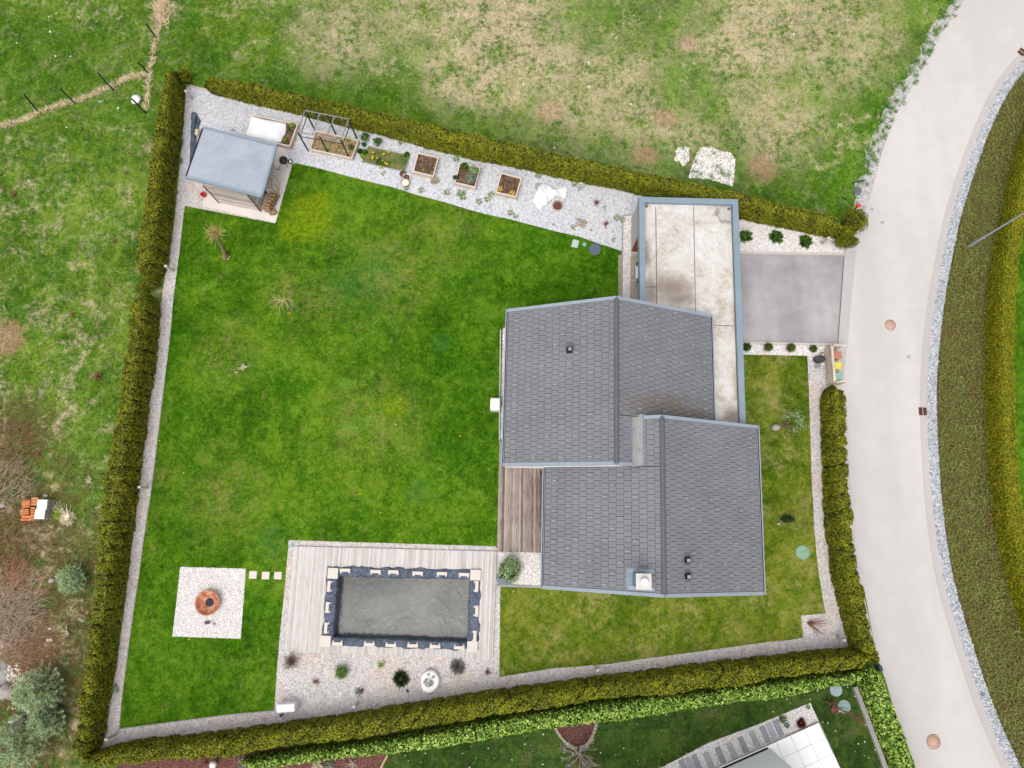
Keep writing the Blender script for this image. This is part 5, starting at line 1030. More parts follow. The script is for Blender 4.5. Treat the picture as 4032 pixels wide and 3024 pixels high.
def pot(px, py, r, h, mat, label, fill, name='plant_pot', cat='pot'):
    p = P(px, py); o = thing(name, p, label, cat); MB().lathe(p.x, p.y, [(r * .72, 0), (r, h - .04), (r * 1.06, h), (r * .92, h), (r * .86, h - .06)], 18, cap=False).build('rim', mat, o, p)
    MB().lathe(p.x, p.y, [(r * .9, h - .08), (.01, h - .04)], 16).build('soil', fill, o, p); return o
m_clay = plain('pale_clay', c(196, 170, 140), .85, .12, 6)
pot(1589, 692, .22, .3, plain('brown_pot', c(110, 92, 78), .8, .1, 5), 'brown pot at the corner of the low flower bed', m_bed)
pot(1603, 704, .26, .25, m_whiteplas, 'white torn bag pot between two round pots', m_bed)
pot(1597, 726, .28, .3, m_clay, 'pale round pot with dry moss nearest the lawn', m_hay)
pot(1706, 720, .16, .18, m_clay, 'small clay pot at the foot of the square planter of bare soil', m_straw)
pot(2195, 812, .34, .14, m_clay, 'shallow round tub of dry leaves beside the white tarpaulin', m_mulch)
m_weed = foliage_mat('weeds', [c(92, 118, 66), c(120, 142, 92), c(152, 168, 124)], nscale=3, island=.6)
# weeds on the gravel
for i, (x, y, r) in enumerate([(1762, 757, .3), (1815, 762, .36), (1823, 776, .3), (1886, 794, .28), (1920, 785, .25), (1935, 768, .25), (1796, 625, .3), (1580, 560, .25), (1660, 750, .25), (2010, 838, .25), (2030, 850, .2), (2258, 893, .2), (2428, 858, .28), (2450, 865, .25), (2418, 945, .2), (1720, 712, .25), (1512, 684, .2), (1600, 742, .22), (2120, 693, .28), (2262, 722, .26), (700, 560, .5), (702, 640, .4), (454, 2712, .3)]):
    p = P(x, y); o = thing('weed', p, 'low green weed growing through the garden gravel', 'weed', 'weeds on the garden gravel'); spikes('foliage', m_weed, o, p, 42 * r / .25, r * 1.1, .03, .9, 1.5)
# white tarpaulin heap
tp_ = P(2150, 768); nT = 90; ang = np.arange(nT) / nT * 2 * PI
zt = [(2106, 797), (2094, 790), (2112, 760), (2120, 735), (2135, 719), (2150, 727), (2167, 727), (2185, 742), (2205, 735), (2222, 732), (2235, 742), (2228, 770), (2219, 782), (2200, 765), (2175, 780), (2158, 795), (2150, 808), (2130, 812), (2130, 828), (2112, 815)]
fa, _ = resamp(np.array([(v.x, v.y) for v in PL(zt + [zt[0]], .1)]), nT + 1); fa = fa[:-1]; rows = []
for f_ in np.linspace(1, 0, 10):
    pp = np.array([tp_.x, tp_.y]) + (fa - np.array([tp_.x, tp_.y])) * f_; zz = .02 + .26 * (1 - f_ ** 2) + .09 * vn(pp[:, 0] * 4 + pp[:, 1] * 2.2, 51) * (f_ < 1) + .07 * np.abs(vn(pp[:, 1] * 5 - pp[:, 0] * 2, 52)); rows.append(np.c_[pp, np.maximum(zz, .015)])
V = np.concatenate(rows); i_ = np.arange(nT); Fq = np.concatenate([np.stack([k * nT + i_, k * nT + (i_ + 1) % nT, (k + 1) * nT + (i_ + 1) % nT, (k + 1) * nT + i_], 1) for k in range(9)])
area_s = sum(fa[i - 1][0] * fa[i][1] - fa[i][0] * fa[i - 1][1] for i in range(nT)); Fq = Fq if area_s > 0 else Fq[:, ::-1]
tag(arr('tarpaulin', V, Fq, m_fleece, None, tp_, False), 'crumpled white tarpaulin heap on the grey gravel', 'tarpaulin')
p = P(2122, 736); tag(MB().lathe(p.x, p.y, [(.28, 0), (.28, .06), (.26, .07)], 22).build('stone_disc', m_conc2, None, p), 'round pale stone disc half under the white tarpaulin', 'disc')
for i, (x, y, r, s_) in enumerate([(2278, 868, .17, 1), (2290, 870, .13, 2), (2303, 878, .15, 3), (2288, 880, .1, 4), (2273, 886, .13, 5), (2292, 891, .18, 6), (2270, 878, .08, 7), (2299, 868, .1, 8)]):
    p = P(x, y); tag(MB().lump(p.x, p.y, r * .4, r, r * .7, r * .55, .2, seed=s_).build('rock', m_rock if s_ % 3 else m_clay, None, p), 'smooth pale rock in the small cairn on the gravel near the garage', 'rock', 'rocks of the small cairn')
for (x, y, r, lb) in [(2177, 885, .09, 'small tan stone at the lawn edge south of the white tarpaulin'), (2326, 906, .09, 'small pink stone south east of the rock cairn')]:
    p = P(x, y); tag(MB().lump(p.x, p.y, r * .4, r, r * .8, r * .5, .2, seed=3).build('rock', m_clay, None, p), lb, 'rock')
def deadplant(px, py, L, n, mat, label, r=.012, lean=1.3, name='dry_plant', sub=3, cat='plant', seed=0):
    p = P(px, py); mb = bush_twigs(MB(), (p.x, p.y, .02), n, L, r, lean, sub, random.Random(seed + int(px))); return tag(mb.build(name, mat, None, p), label, cat)
deadplant(2348, 800, .3, 60, m_twigred, 'rust brown dead plant on gravel between the bollard and the garage', .014); deadplant(2386, 885, .3, 45, m_twigred, 'rust brown dead plant closest to the rock cairn', .014)
# covers in the lawn
def cover(name, px, py, r, mat, label, h=.05, ry=None, cat='cover', z=0.0):
    p = P(px, py); rr_ = ry or r; return tag(MB().lathe(p.x, p.y, [(r, z), (r, z + h * .7), (r * .96, z + h), (.0, z + h + .012)], 30, False, 1, rr_ / r).build(name, mat, None, p), label, cat)
p = P(2265, 960); tag(MB().bbox(p.x, p.y, .03, .44, .54, .06, .02, -.25).build('access_cover', plain('pale_green_cover', c(206, 224, 216), .6, .08, 5), None, p), 'rectangular pale access cover at the lawn edge', 'cover')
cover('access_cover', 2301, 963, .14, plain('turquoise_cover', c(140, 205, 196), .5, .05, 3), 'small turquoise round cover beside the rectangular access cover')
cover('access_cover', 2342, 982, .41, plain('slate_cover', c(104, 116, 134), .6, .06, 3), 'large slate grey round cover at the lawn edge near the garage', .06)
cover('access_cover', 3160, 2175, .43, m_green, 'large pale green round cover in the lawn east of the house', .06)
cover('access_cover', 1152, 2147, .13, m_green, 'small pale green round cover at the north west corner of the pool deck', .03, z=.01)
cover('access_cover', 3375, 752, .29, plain('slate_cover', c(112, 120, 136), .6, .15, 8), 'grey round cover on the verge near the orange topped post', .04)
cover('access_cover', 3291, 2716, .37, plain('blue_cover', c(176, 192, 198), .5, .06, 3), 'pale blue round cover half under the laurel hedge', .05, z=.008); cover('access_cover', 3323, 2781, .38, plain('blue_cover', c(150, 176, 176), .5, .08, 4), 'pale blue round cover below the bare slender tree', .05, z=.008)
# stone bollards along the gravel
bol = None
for bx_, by_, tx, ty, lb in [(757, 392, 734, 362, 'pale stone bollard in the north west corner of the gravel, beyond the shed'), (681, 1068, 656, 1050, 'pale stone bollard on the west path near the hedge gap'), (581, 1921, 544, 1919, 'pale stone bollard halfway down the west path'), (456, 2892, 426, 2910, 'pale stone bollard in the south west corner of the path'), (2346, 2626, 2361, 2648, 'pale stone bollard on the south path below the house'), (3295, 2510, 3320, 2521, 'pale stone bollard in the south east corner of the path'), (3237, 960, 3260, 937, 'pale stone bollard in the white gravel beside the driveway hedge'), (2282, 749, 2284, 722, 'pale stone bollard on the kitchen gravel near the white tarpaulin'), (3211, 1448, 3232, 1436, 'pale stone bollard between the side lawn and the bin screen'), (1408, 2766, 1396, 2786, 'pale stone bollard on the planted gravel south of the pool')]:
    p = P(bx_, by_)
    if bol is None:
        bol = thing('bollard_light', p, lb, 'bollard', 'stone bollards on the garden gravel'); MB().box(0, 0, .5, .17, .12, 1.0, .1).build('shaft', m_conc, bol); MB().bbox(0, 0, 1.02, .19, .14, .05, .01, .1).build('cap', m_conc, bol)
    else: o = copy_tree(bol); o.location = p; o['label'] = lb

# ------------------------------------------------------------------ things on and around the lawn
# rusty fire bowl
fp = P(819, 2373, .3); fb = thing('fire_bowl', (fp.x, fp.y, 0), 'large round rusty steel fire bowl on a white gravel square', 'fire bowl')
MB().lathe(fp.x, fp.y, [(.2, .0), (.34, .05), (.56, .2), (.70, .40), (.735, .42), (.715, .43), (.66, .35), (.5, .2), (.25, .1)], 40, cap=False).build('bowl', m_rust, fb, (fp.x, fp.y, 0))
MB().lathe(fp.x + .03, fp.y, [(.26, .105), (.2, .13), (.0, .15)], 20).build('ash', plain('charcoal', c(60, 64, 76), .9, .4, 14), fb, (fp.x, fp.y, 0))
p = P(822, 2450); o = thing('ash_shovel', p, 'small dark metal shovel lying on white gravel below the fire bowl', 'shovel', rz=.15); MB().box(-.08, 0, .035, .3, .17, .015).box(-.08, .08, .06, .3, .012, .06).box(-.08, -.08, .06, .3, .012, .06).box(.065, 0, .06, .012, .17, .06).build('blade', plain('dark_iron', c(72, 76, 88), .6, .2, 6, .4), o); MB().tube([(.07, 0, .05), (.22, .05, .06), (.3, .07, .05)], .016, 6).build('handle', m_twig, o)
p = P(844, 2457); tag(MB().lump(p.x, p.y, .05, .09, .09, .06, .1, seed=2).build('rock', m_clay, None, p), 'small tan stone beside the ash shovel', 'rock')
for (x, y), lb in zip(STEPS, ('beside the white gravel square', 'in the middle of the three', 'beside the pool deck')):
    p = P(x, y); tag(MB().bbox(p.x, p.y, .03, .47, .46, .06, .02, HR).build('stepping_stone', m_stone, None, p), f'square stepping stone in the lawn, the one {lb}', 'stepping stone', 'stepping stones to the pool')
# heat pump
p = P(1950, 1591, .75); hpn = thing('heat_pump', (p.x, p.y, 0), 'white box shaped heat pump standing on the lawn edge by the house', 'heat pump'); MB().bbox(p.x, p.y, .42, .62, .78, .76, .05, HR).build('casing', m_whiteplas, hpn, (p.x, p.y, 0)); MB().box(p.x, p.y, .03, .5, .6, .06, HR).build('foot', m_dark, hpn, (p.x, p.y, 0))
mb = MB()
for k in range(9): mb.box(p.x - .312, p.y, .15 + k * .06, .012, .56, .02, HR)
mb.build('grille', m_conc2, hpn, (p.x, p.y, 0))
# white box with a pipe in the south west corner
tq = P(1124, 2789, .8); wb = thing('equipment_box', (tq.x, tq.y, 0), 'white equipment box on gravel near the south hedge, with a short grey pipe', 'box'); MB().bbox(tq.x, tq.y, .42, 1.07, .46, .8, .05, .06).build('cover', plain('lilac_white_box', c(240, 236, 244, 1.35), .55, .02, 2), wb, (tq.x, tq.y, 0))
q_ = P(1105, 2818); MB().tube([(tq.x - .25, tq.y - .3, .3), (q_.x, q_.y + .1, .12), (q_.x - .02, q_.y - .05, .05)], .05, 8).build('pipe', m_trim, wb, (tq.x, tq.y, 0)); MB().lump(q_.x + .05, q_.y + .05, .07, .08, .08, .07, .1).build('pipe_joint', m_black, wb, (tq.x, tq.y, 0))
# pollarded tree with cut shoots
tb = P(889, 1012); tt_ = P(850, 922, 2.1); pt = thing('pollarded_tree', tb, 'small pollarded tree with a ball of cut yellow shoots near the shed', 'tree')
MB().tube([dn(tb, 0), lerp2(dn(tb, 0), tt_, .35) + Vector((.04, 0, 0)), lerp2(dn(tb, 0), tt_, .75), tt_], [.14, .11, .1, .12], 9).lump(tt_.x, tt_.y, 2.15, .2, .2, .16, .2, seed=3).build('trunk', m_bark, pt, tb)
m_shoot = plain('cut_shoots', c(204, 184, 118, 1.3), .85, .22, 7); mb = MB(); r_ = random.Random(5)
for _ in range(170):
    az = r_.uniform(0, 2 * PI); le = r_.uniform(.1, 1.7); d = Vector((math.cos(az) * math.sin(le), math.sin(az) * math.sin(le), math.cos(le))); l = r_.uniform(.35, .85); o3_ = Vector((r_.uniform(-.16, .16), r_.uniform(-.16, .16), 0)); mb.tube([tt_ + o3_ + d * .1, tt_ + o3_ + d * l + Vector((r_.uniform(-.08, .08), r_.uniform(-.08, .08), 0))], [.009, .007], 4)
mb.build('shoots', m_shoot, pt, tb)
p = tb + Vector((.1, -.02, 0)); tag(sheet('bare_soil', wobbly(889, 1012, 16, 12, 3), .016, m_straw), kind='structure')
# young tree tied to a stake
yb = P(1156, 1228); yt = P(1116, 1184, 2.0); yo = thing('young_tree', yb, 'young bare weeping tree with a pale trunk in the middle of the lawn', 'tree'); m_palebark = plain('pale_bark', c(176, 168, 158), .85, .12, 6)
MB().tube([dn(yb, 0), lerp2(dn(yb, 0), yt, .5), yt], [.05, .04, .035], 7).build('trunk', m_palebark, yo, yb); mb = MB(); r_ = random.Random(8)
for k in range(13):
    az = r_.uniform(0, 2 * PI); d = Vector((math.cos(az), math.sin(az), 0)); l = r_.uniform(.3, 1.2); a = yt + d * .1; mb.tube([yt - Vector((0, 0, .1)), a + d * l * .35 + Vector((0, 0, .25)), a + d * l * .7 + Vector((r_.uniform(-.1, .1), r_.uniform(-.1, .1), .05)), a + d * l + Vector((r_.uniform(-.2, .2), r_.uniform(-.2, .2), -.45))], [.017, .012, .009, .005], 5)
    for t in (.5, .75): b = a + d * l * t; mb.tube([b + Vector((0, 0, .1)), b + Vector((r_.uniform(-.3, .3), r_.uniform(-.3, .3), -.15))], [.014, .006], 4)
mb.build('branches', plain('tan_twigs', c(206, 174, 132, 1.3), .85, .2, 6), yo, yb)
p0 = P(1177, 1212); p1 = P(1143, 1183, 1.7); tag(MB().tube([dn(p0, 0), p1], [.04, .035], 7).build('tree_stake', m_palebark, None, p0), 'pale wooden stake beside the young bare tree', 'stake')
plant('daffodil', 1141, 1235, 0, .12, .2, m_yel, 'yellow flowers at the foot of the young bare tree', 'flower', 26, .08)
deadplant(962, 1451, .4, 26, m_hay, 'withered pale sapling alone in the west half of the lawn', .016, 1.3); deadplant(930, 1466, .25, 10, m_hay, 'low withered twigs just west of the withered sapling', .012)
for i, (x, y) in enumerate([(1577, 1573), (1560, 1672), (1418, 1945), (1498, 2018), (1576, 2130), (1813, 1718), (1938, 911), (747, 2517), (630, 1735), (725, 1862), (2022, 2326)]):
    p = P(x, y); tag(MB().lathe(p.x, p.y, [(.01, .03), (.05, .05), (.045, .065), (.0, .07)], 9).build('dandelion', m_yel, None, p), 'single yellow dandelion flower in the lawn', 'flower', 'dandelions in the lawn')
# bed south of the pool
def br(px, py, r, h, mat, label, n=500, **k): return bush('shrub', px, py, r, r, h, mat, label, n=n, **k)
br(1349, 2644, .42, .62, foliage_mat('bright_shrub', [c(66, 98, 34), c(104, 140, 62), c(146, 176, 96)], nscale=4, island=.6), 'round bright green shrub on the gravel south of the pool', 900, size=.09, asp=.3, seed=1)
p = P(1580, 2671); dk = thing('dwarf_conifer', p, 'dark green spiky dwarf conifer on gravel south of the pool', 'shrub'); spikes('foliage', m_darkg, dk, p, 420, .55, .05, .15, 1.4, .05); MB().lump(p.x, p.y, .12, .2, .2, .15, .2).build('branches', m_core, dk, p)
p = P(1803, 2626); gs = thing('grey_shrub', p, 'silver grey spiky shrub below the south east part of the deck', 'shrub'); spikes('foliage', m_lav, gs, p, 420, .55, .035, .1, 1.4, .04); bush_twigs(MB(), (p.x, p.y, .02), 30, .22, .02, 1.2, 2, random.Random(3)).build('stems', m_twigred, gs, p)
p = P(1149, 2603); o = thing('dry_bush', p, 'large dry brown bush at the south west corner of the pool deck', 'shrub'); bush_twigs(MB(), (p.x, p.y, .02), 110, .68, .009, 1.35, 5, random.Random(5)).build('stems', plain('dry_stems', c(168, 138, 116), .9, .25, 6), o, p); bush_twigs(MB(), (p.x, p.y, .02), 50, .28, .016, 1.3, 3, random.Random(6)).build('crown', m_twig, o, p)
deadplant(1245, 2685, .36, 30, m_twigred, 'small rust brown dead plant west of the bright round shrub', .013); deadplant(1920, 2644, .3, 34, m_twigred, 'small rust red plant at the east end of the planted gravel', .014)
plant('small_plant', 1502, 2617, 0, .24, .2, m_lime, 'small lime and red plant just below the pool deck', n=110, size=.09); p = P(1510, 2612)
plant('small_plant', 1412, 2722, 0, .24, .2, m_silver, 'small silvery plant above the bollard south of the pool', n=130, size=.09); deadplant(1427, 2718, .24, 24, m_twigred, 'rust brown twigs beside the small silvery plant', .013)
plant('small_plant', 1605, 2719, 0, .11, .12, m_shrubg, 'tiny green plant south of the dark dwarf conifer', n=50, size=.07)
p = P(1694, 2680); bo = thing('stone_planter', p, 'white boulder planter with a small grey green plant in its hollow', 'planter')
prof_ = [[(p.x + (.02 if k > 2 else 0) + .57 * rr_ * (1 + .06 * math.sin(3 * a + 1)) * math.cos(a), p.y + .66 * rr_ * (1 + .05 * math.sin(2 * a)) * math.sin(a), z) for a in [2 * PI * j / 26 for j in range(26)]] for k, (rr_, z) in enumerate(((.85, 0), (1, .12), (.98, .3), (.85, .42), (.62, .45), (.46, .4), (.35, .3)))]
MB().loft(prof_, True, True).build('boulder', plain('white_boulder', c(248, 246, 242, 1.3), .8, .06, 3, bump=.3), bo, p)
clump('foliage', m_silver, bo, p, [(p.x - .12, p.y, .38, .3, .28, .14), (p.x + .1, p.y - .05, .38, .16, .16, .12)], 260, .09, .35)
for dx, dy in ((-.05, .42), (.22, .3)): MB().lump(p.x + dx, p.y + dy, .42, .12, .1, .06, .1, seed=5).build('pebble', m_rock, bo, p)
# pine bush and parasol base by the terrace
p = P(2006, 2242); pb = thing('mugo_pine', p, 'dense grey green pine bush at the corner of the brown terrace', 'shrub'); balls = []
for dx, dy, z, r in ((0, .05, .75, .42), (-.3, .1, .6, .4), (.1, .45, .55, .46), (.32, -.1, .5, .42), (.2, -.5, .42, .34), (-.15, -.3, .5, .4), (-.42, -.15, .42, .32), (.35, .3, .5, .38)): balls.append((p.x + dx, p.y + dy, z, r, r, r * .9))
clump('foliage', m_pine, pb, p, balls, 4200, .13, .22, .9, .5); MB().lump(p.x, p.y, .42, .6, .65, .4, .2, seed=3).tube([(p.x, p.y, 0), (p.x, p.y, .5)], .08, 7).build('branches', plain('pine_inside', c(48, 44, 30), .95, .3, 4), pb, p)
p = P(1987, 2276); pb = thing('parasol_base', p, 'round grey parasol base half under the pine bush', 'parasol base'); MB().lathe(p.x, p.y, [(.5, .016), (.5, .06), (.46, .08), (.1, .1)], 30).build('disc', plain('granite_base', c(128, 140, 152), .6, .08, 5), pb, p); MB().lathe(p.x - .0, p.y + .03, [(.19, .09), (.17, .14), (.07, .16), (.06, .4), (.035, .4), (.03, .2)], 18).build('tube_socket', m_black, pb, p)
for dx, dy in ((-.28, .02), (.28, -.1)): MB().lathe(p.x + dx, p.y + dy, [(.06, .09), (.05, .13), (.0, .14)], 12).build('knob', m_black, pb, p)
# side lawn
p = P(3070, 1671); o = thing('pine_sapling', p, 'thin grey green pine sapling with a bare middle in the side lawn', 'shrub'); balls = [(p.x + .6 + dx, p.y + dy, z, r, r, r * .7) for dx, dy, z, r in ((0, .55, .5, .4), (.4, .35, .55, .45), (.5, -.1, .6, .42), (.1, -.45, .45, .4), (.5, .7, .4, .3), (-.4, .5, .35, .25))]
clump('foliage', m_pine, o, p, balls, 900, .12, .22, 1, .9); bush_twigs(MB(), (p.x + .25, p.y, .1), 40, .5, .018, 1.2, 3, random.Random(3)).tube([(p.x - .5, p.y - .2, .1), (p.x + .5, p.y + .1, .4)], .03, 6).build('stems', m_twig, o, p)
p = P(3052, 1684); tag(MB().lump(p.x, p.y, .12, .3, .22, .18, .15, seed=8).build('rock', m_rock, None, p), 'pale rock at the foot of the thin pine sapling', 'rock')
p = P(3084, 2044); o = thing('dwarf_conifer', p, 'small dark conifer leaning in the lawn east of the house', 'shrub'); clump('foliage', m_darkg, o, p, [(p.x + .05, p.y, .35, .34, .25, .4), (p.x + .3, p.y - .02, .4, .3, .2, .3)], 800, .09, .3); MB().lump(p.x + .12, p.y, .3, .3, .18, .28, .2).build('branches', m_core, o, p)
p = P(3066, 2062); tag(MB().lump(p.x, p.y, .06, .14, .09, .08, .15, seed=8).build('rock', m_rock, None, p), 'pale stone beside the small dark conifer', 'rock')
p = P(3186, 2453); o = thing('dry_bush', p, 'rust brown bare shrub in the south east gravel corner', 'shrub'); mb = bush_twigs(MB(), (p.x, p.y, .02), 50, .25, .018, 1.2, 3, random.Random(1)); r_ = random.Random(2)
for _ in range(16): d = Vector((r_.uniform(.1, 1), r_.uniform(-1, .3), .35)).normalized(); mb.tube([p, p + d * .5, p + d * r_.uniform(.8, 1.3)], [.02, .014, .006], 4)
mb.build('stems', m_twigred, o, p)
# driveway beds
for (x, y), lb in zip([(2934, 932), (3056, 936), (3169, 953)], ('leafy green plant with two pale sticks beside the garage wall', 'leafy green plant with a brown heart in the white gravel bed', 'full leafy green plant closest to the road in the white gravel bed')):
    p = P(x, y); o = thing('leafy_plant', p, lb, 'plant', 'leafy plants in the driveway bed'); clump('inner_leaves', m_shrubg, o, p, [(p.x, p.y, .2, .36, .36, .22)], 170, .15, .5); spikes('foliage', m_shrubg, o, p, 130, .46, .14, .5, 1.4, .1)
    if x != 3169: bush_twigs(MB(), (p.x, p.y, .15), 30, .2, .014, 1.2, 2, random.Random(4)).build('dry_heart', m_twigred, o, p)
for (a, b), lb in (((P(2930, 907, .3), P(2962, 914, .3)), 'upper of two pale sticks lying on the plant at the garage wall'), ((P(2922, 922, .3), P(2956, 927, .3)), 'lower of two pale sticks lying on the plant at the garage wall')): tag(MB().tube([a, b], .02, 6).build('stick', m_timber, None, a), lb, 'stick', 'sticks on the driveway plant')
bx = None
for i, (x, y, lb) in enumerate([(2935, 1371, 'clipped box ball closest to the garage'), (3020, 1371, 'clipped box ball second from the garage along the driveway'), (3109, 1373, 'clipped box ball third from the garage along the driveway'), (3197, 1377, 'clipped box ball closest to the bin screen')]):
    r = .3 if i < 3 else .25; bush('box_ball', x, y, r, r, r * 1.8, m_box, lb, 'shrub', 700, .06, 'box balls along the driveway', seed=i)
# bin screen and bins
sc_ = P(3262, 1444); bs = thing('bin_screen', sc_, 'weathered board screen sheltering three bins beside the road', 'screen'); y0, y1 = P(3250, 1516).y, P(3250, 1376).y; xb = P(3249, 1440).x; SH = 1.12
for k in range(8): MB().box(xb, (y0 + y1) / 2, .08 + k * .14, .03, y1 - y0, .125).build('board', m_timber, bs, sc_)
MB().box(xb + .02, (y0 + y1) / 2, SH + .02, .16, y1 - y0 + .06, .03).build('cap_board', m_timber, bs, sc_)
for yy in (y0, y1): MB().box(xb + .42, yy, SH / 2 + .02, .8, .03, SH - .02).build('side_panel', m_timber, bs, sc_); MB().box(xb + .42, yy, SH + .02, .84, .07, .03).build('cap_board', m_timber, bs, sc_)
MB().box(xb + .45, (y0 + y1) / 2, .035, .85, y1 - y0 - .1, .03).build('base_slab', m_conc2, bs, sc_)
def bin_(px, py, col, label, rz=0):
    p = P(px, py, 1.0); m_ = plain('bin_plastic', col, .5, .04, 3); o = thing('wheelie_bin', (p.x, p.y, .05), label, 'bin', 'bins beside the road', rz)
    MB().loft([[(a * w, b * d, z) for a, b in ((-1, -.85), (-.85, -1), (.85, -1), (1, -.85), (1, .85), (.85, 1), (-.85, 1), (-1, .85))] for w, d, z in ((.19, .17, .04), (.23, .215, .86), (.25, .235, .87), (.25, .235, .9))]).build('body', m_, o)
    MB().loft([[(a * w, b * d, z) for a, b in ((-1, -.8), (-.8, -1), (.8, -1), (1, -.8), (1, .8), (.8, 1), (-.8, 1), (-1, .8))] for w, d, z in ((.255, .24, .905), (.255, .24, .93), (.225, .21, .955), (.2, .185, .945), (.19, .175, .952))]).build('lid', m_, o)
    for s_ in (-1, 1): MB().loft([[(-.2 + .09 * math.cos(a), s_ * y, .09 + .09 * math.sin(a)) for a in [2 * PI * k / 12 for k in range(12)]] for y in (.18, .22)]).build('wheel', m_tyre, o)
    MB().tube([(-.27, -.17, .88), (-.29, -.15, .9), (-.29, .15, .9), (-.27, .17, .88)], .015, 5).build('handle', m_, o); return o
bin_(3299, 1398, c(206, 136, 108), 'terracotta brown bin at the north end of the screen'); bin_(3298, 1439, c(242, 228, 84), 'bright yellow bin in the middle of the screen'); bin_(3299, 1482, c(146, 198, 176), 'pale green bin at the south end of the screen')
cover('pot_lid', 3222, 1417, .36, plain('dark_oval_lid', c(82, 78, 78), .6, .1, 5), 'dark oval lid on gravel behind the bin screen', .3, .24)
p = P(3236, 1396); o = thing('stone_ring', p, 'brown stone ring holding a pale ball behind the bin screen', 'ornament'); MB().lathe(p.x, p.y, [(.14, 0), (.17, .1), (.14, .16), (.1, .14), (.09, .04)], 18, cap=False).build('ring', m_clay, o, p); MB().lump(p.x - .02, p.y - .05, .16, .11, .11, .11, .02, 12, 9).build('ball', m_conc, o, p)
p = P(3306, 1362); tag(MB().bbox(p.x, p.y, .1, .6, .1, .2, .01, HR).build('white_board', m_whiteplas, None, p), 'white plastic board at the driveway end of the bin screen', 'board')

# ------------------------------------------------------------------ road furniture
pb_, ptp = P(3353.5, 834), P(3383.5, 806, .95); o = thing('marker_post', pb_, 'dark post with a bright orange cap at the end of the north hedge', 'post'); MB().tube([pb_, dn(pb_, .9)], .05, 8).build('shaft', m_dark, o, pb_); MB().lathe(pb_.x, pb_.y, [(.11, .86), (.15, .9), (.15, 1.0), (.1, 1.06), (.0, 1.08)], 16).build('cap', plain('orange_cap', c(250, 84, 30), .5, .04, 3), o, pb_)
for s_ in (-1, 1): MB().lathe(pb_.x, pb_.y + s_ * .15, [(.05, .9), (.05, .98), (.0, .99)], 10).build('reflector', m_whiteplas, o, pb_)
for (x, y, z, lb) in [(3376, 854, .7, 'white marker box at the road corner of the north hedge'), (3374, 911, .5, 'white marker box between the two thuja clumps at the road')]:
    p = P(x, y, z); tag(MB().bbox(p.x, p.y, z / 2, .24, .12, z, .01).build('marker_box', m_whiteplas, None, (p.x, p.y, 0)), lb, 'box')
tag(MB().tube([P(3356, 724, .06), P(3376, 714, .08), P(3397, 711, .06)], .035, 6).build('hose_piece', m_dark, None, P(3376, 714)), 'short bent piece of black hose on the verge', 'hose'); tag(MB().tube([P(3312, 774, .05), P(3322, 780, .06), P(3334, 789, .05)], .035, 6).build('stick', m_dark, None, P(3322, 780)), 'short dark stick in the grass near the orange topped post', 'stick')
m_iron = plain('rusty_iron', c(216, 178, 158), .75, .08, 8); m_iron2 = plain('dark_rust', c(112, 70, 62), .7, .15, 8)
def manhole(px, py, r, label, holes, rz):
    p = P(px, py, .02); o = thing('manhole_cover', (p.x, p.y, .02), label, 'manhole cover', rz=rz); MB().lathe(0, 0, [(r, 0), (r, .006), (r * .93, .007)], 34).build('frame', m_iron2, o); MB().lathe(0, 0, [(r * .94, .003), (r * .93, .011), (.0, .012)], 34).build('lid', m_iron, o)
    MB().box(0, -r - .02, .004, .28, .1, .008).build('hinge', m_iron, o)
    if holes:
        MB().box(0, r + .02, .004, .12, .1, .008).build('hinge', m_iron, o)
        for k in range(12):
            a = 2 * PI * k / 12 + .2; MB().lathe(r * .66 * math.cos(a), r * .66 * math.sin(a), [(.028, .012), (.026, .0135), (0, .0135)], 8).build('vent_hole', m_dark, o)
manhole(3506, 1279, .35, 'plain round manhole cover in the road opposite the driveway', False, 0); manhole(3676, 2920, .41, 'round manhole cover with a ring of holes in the south part of the road', True, -.6)
for (x, y, lb) in [(3433, 824, 'small round valve cover in the road nearest the orange topped post'), (3474, 877, 'small round valve cover in the road level with the end of the north hedge'), (3578, 1406, 'small round valve cover in the road opposite the bins')]:
    p = P(x, y, .02); o = thing('valve_cover', (p.x, p.y, .02), lb, 'valve cover'); MB().lathe(0, 0, [(.12, 0), (.12, .006), (.1, .007)], 18).build('frame', plain('valve_ring', c(176, 166, 166), .8, .1, 8), o); MB().lathe(0, 0, [(.098, .0), (.095, .009), (0, .01)], 18).build('lid', plain('valve_lid', c(206, 200, 198), .8, .1, 8), o)
def drain(px, py, rz, label):
    p = P(px, py, .02); o = thing('road_drain', (p.x, p.y, .022), label, 'drain', rz=rz); MB().box(0, 0, .012, .5, .5, .02).build('frame', m_iron2, o)
    mb = MB()
    for k in range(6): mb.box(-.13, -.19 + k * .076, .024, .17, .03, .006).box(.12, -.19 + k * .076, .024, .17, .03, .006)
    mb.build('grating', m_dark, o); MB().box(-.006, 0, .026, .04, .46, .008).build('bar', plain('drain_bar', c(214, 186, 160), .7, .1, 6), o)
drain(3633, 1620, HR, 'square rusty road drain in the gutter opposite the roadside hedge'); drain(4024, 205, .85, 'square rusty road drain in the gutter at the top right corner')
p = P(3867, 2733); tag(MB().lathe(p.x, p.y, [(.09, 0), (.09, .12), (.06, .12), (.055, .05)], 14, cap=False).build('drain_pipe_end', m_steel, None, p), 'short upright pipe end in the stone verge', 'pipe')
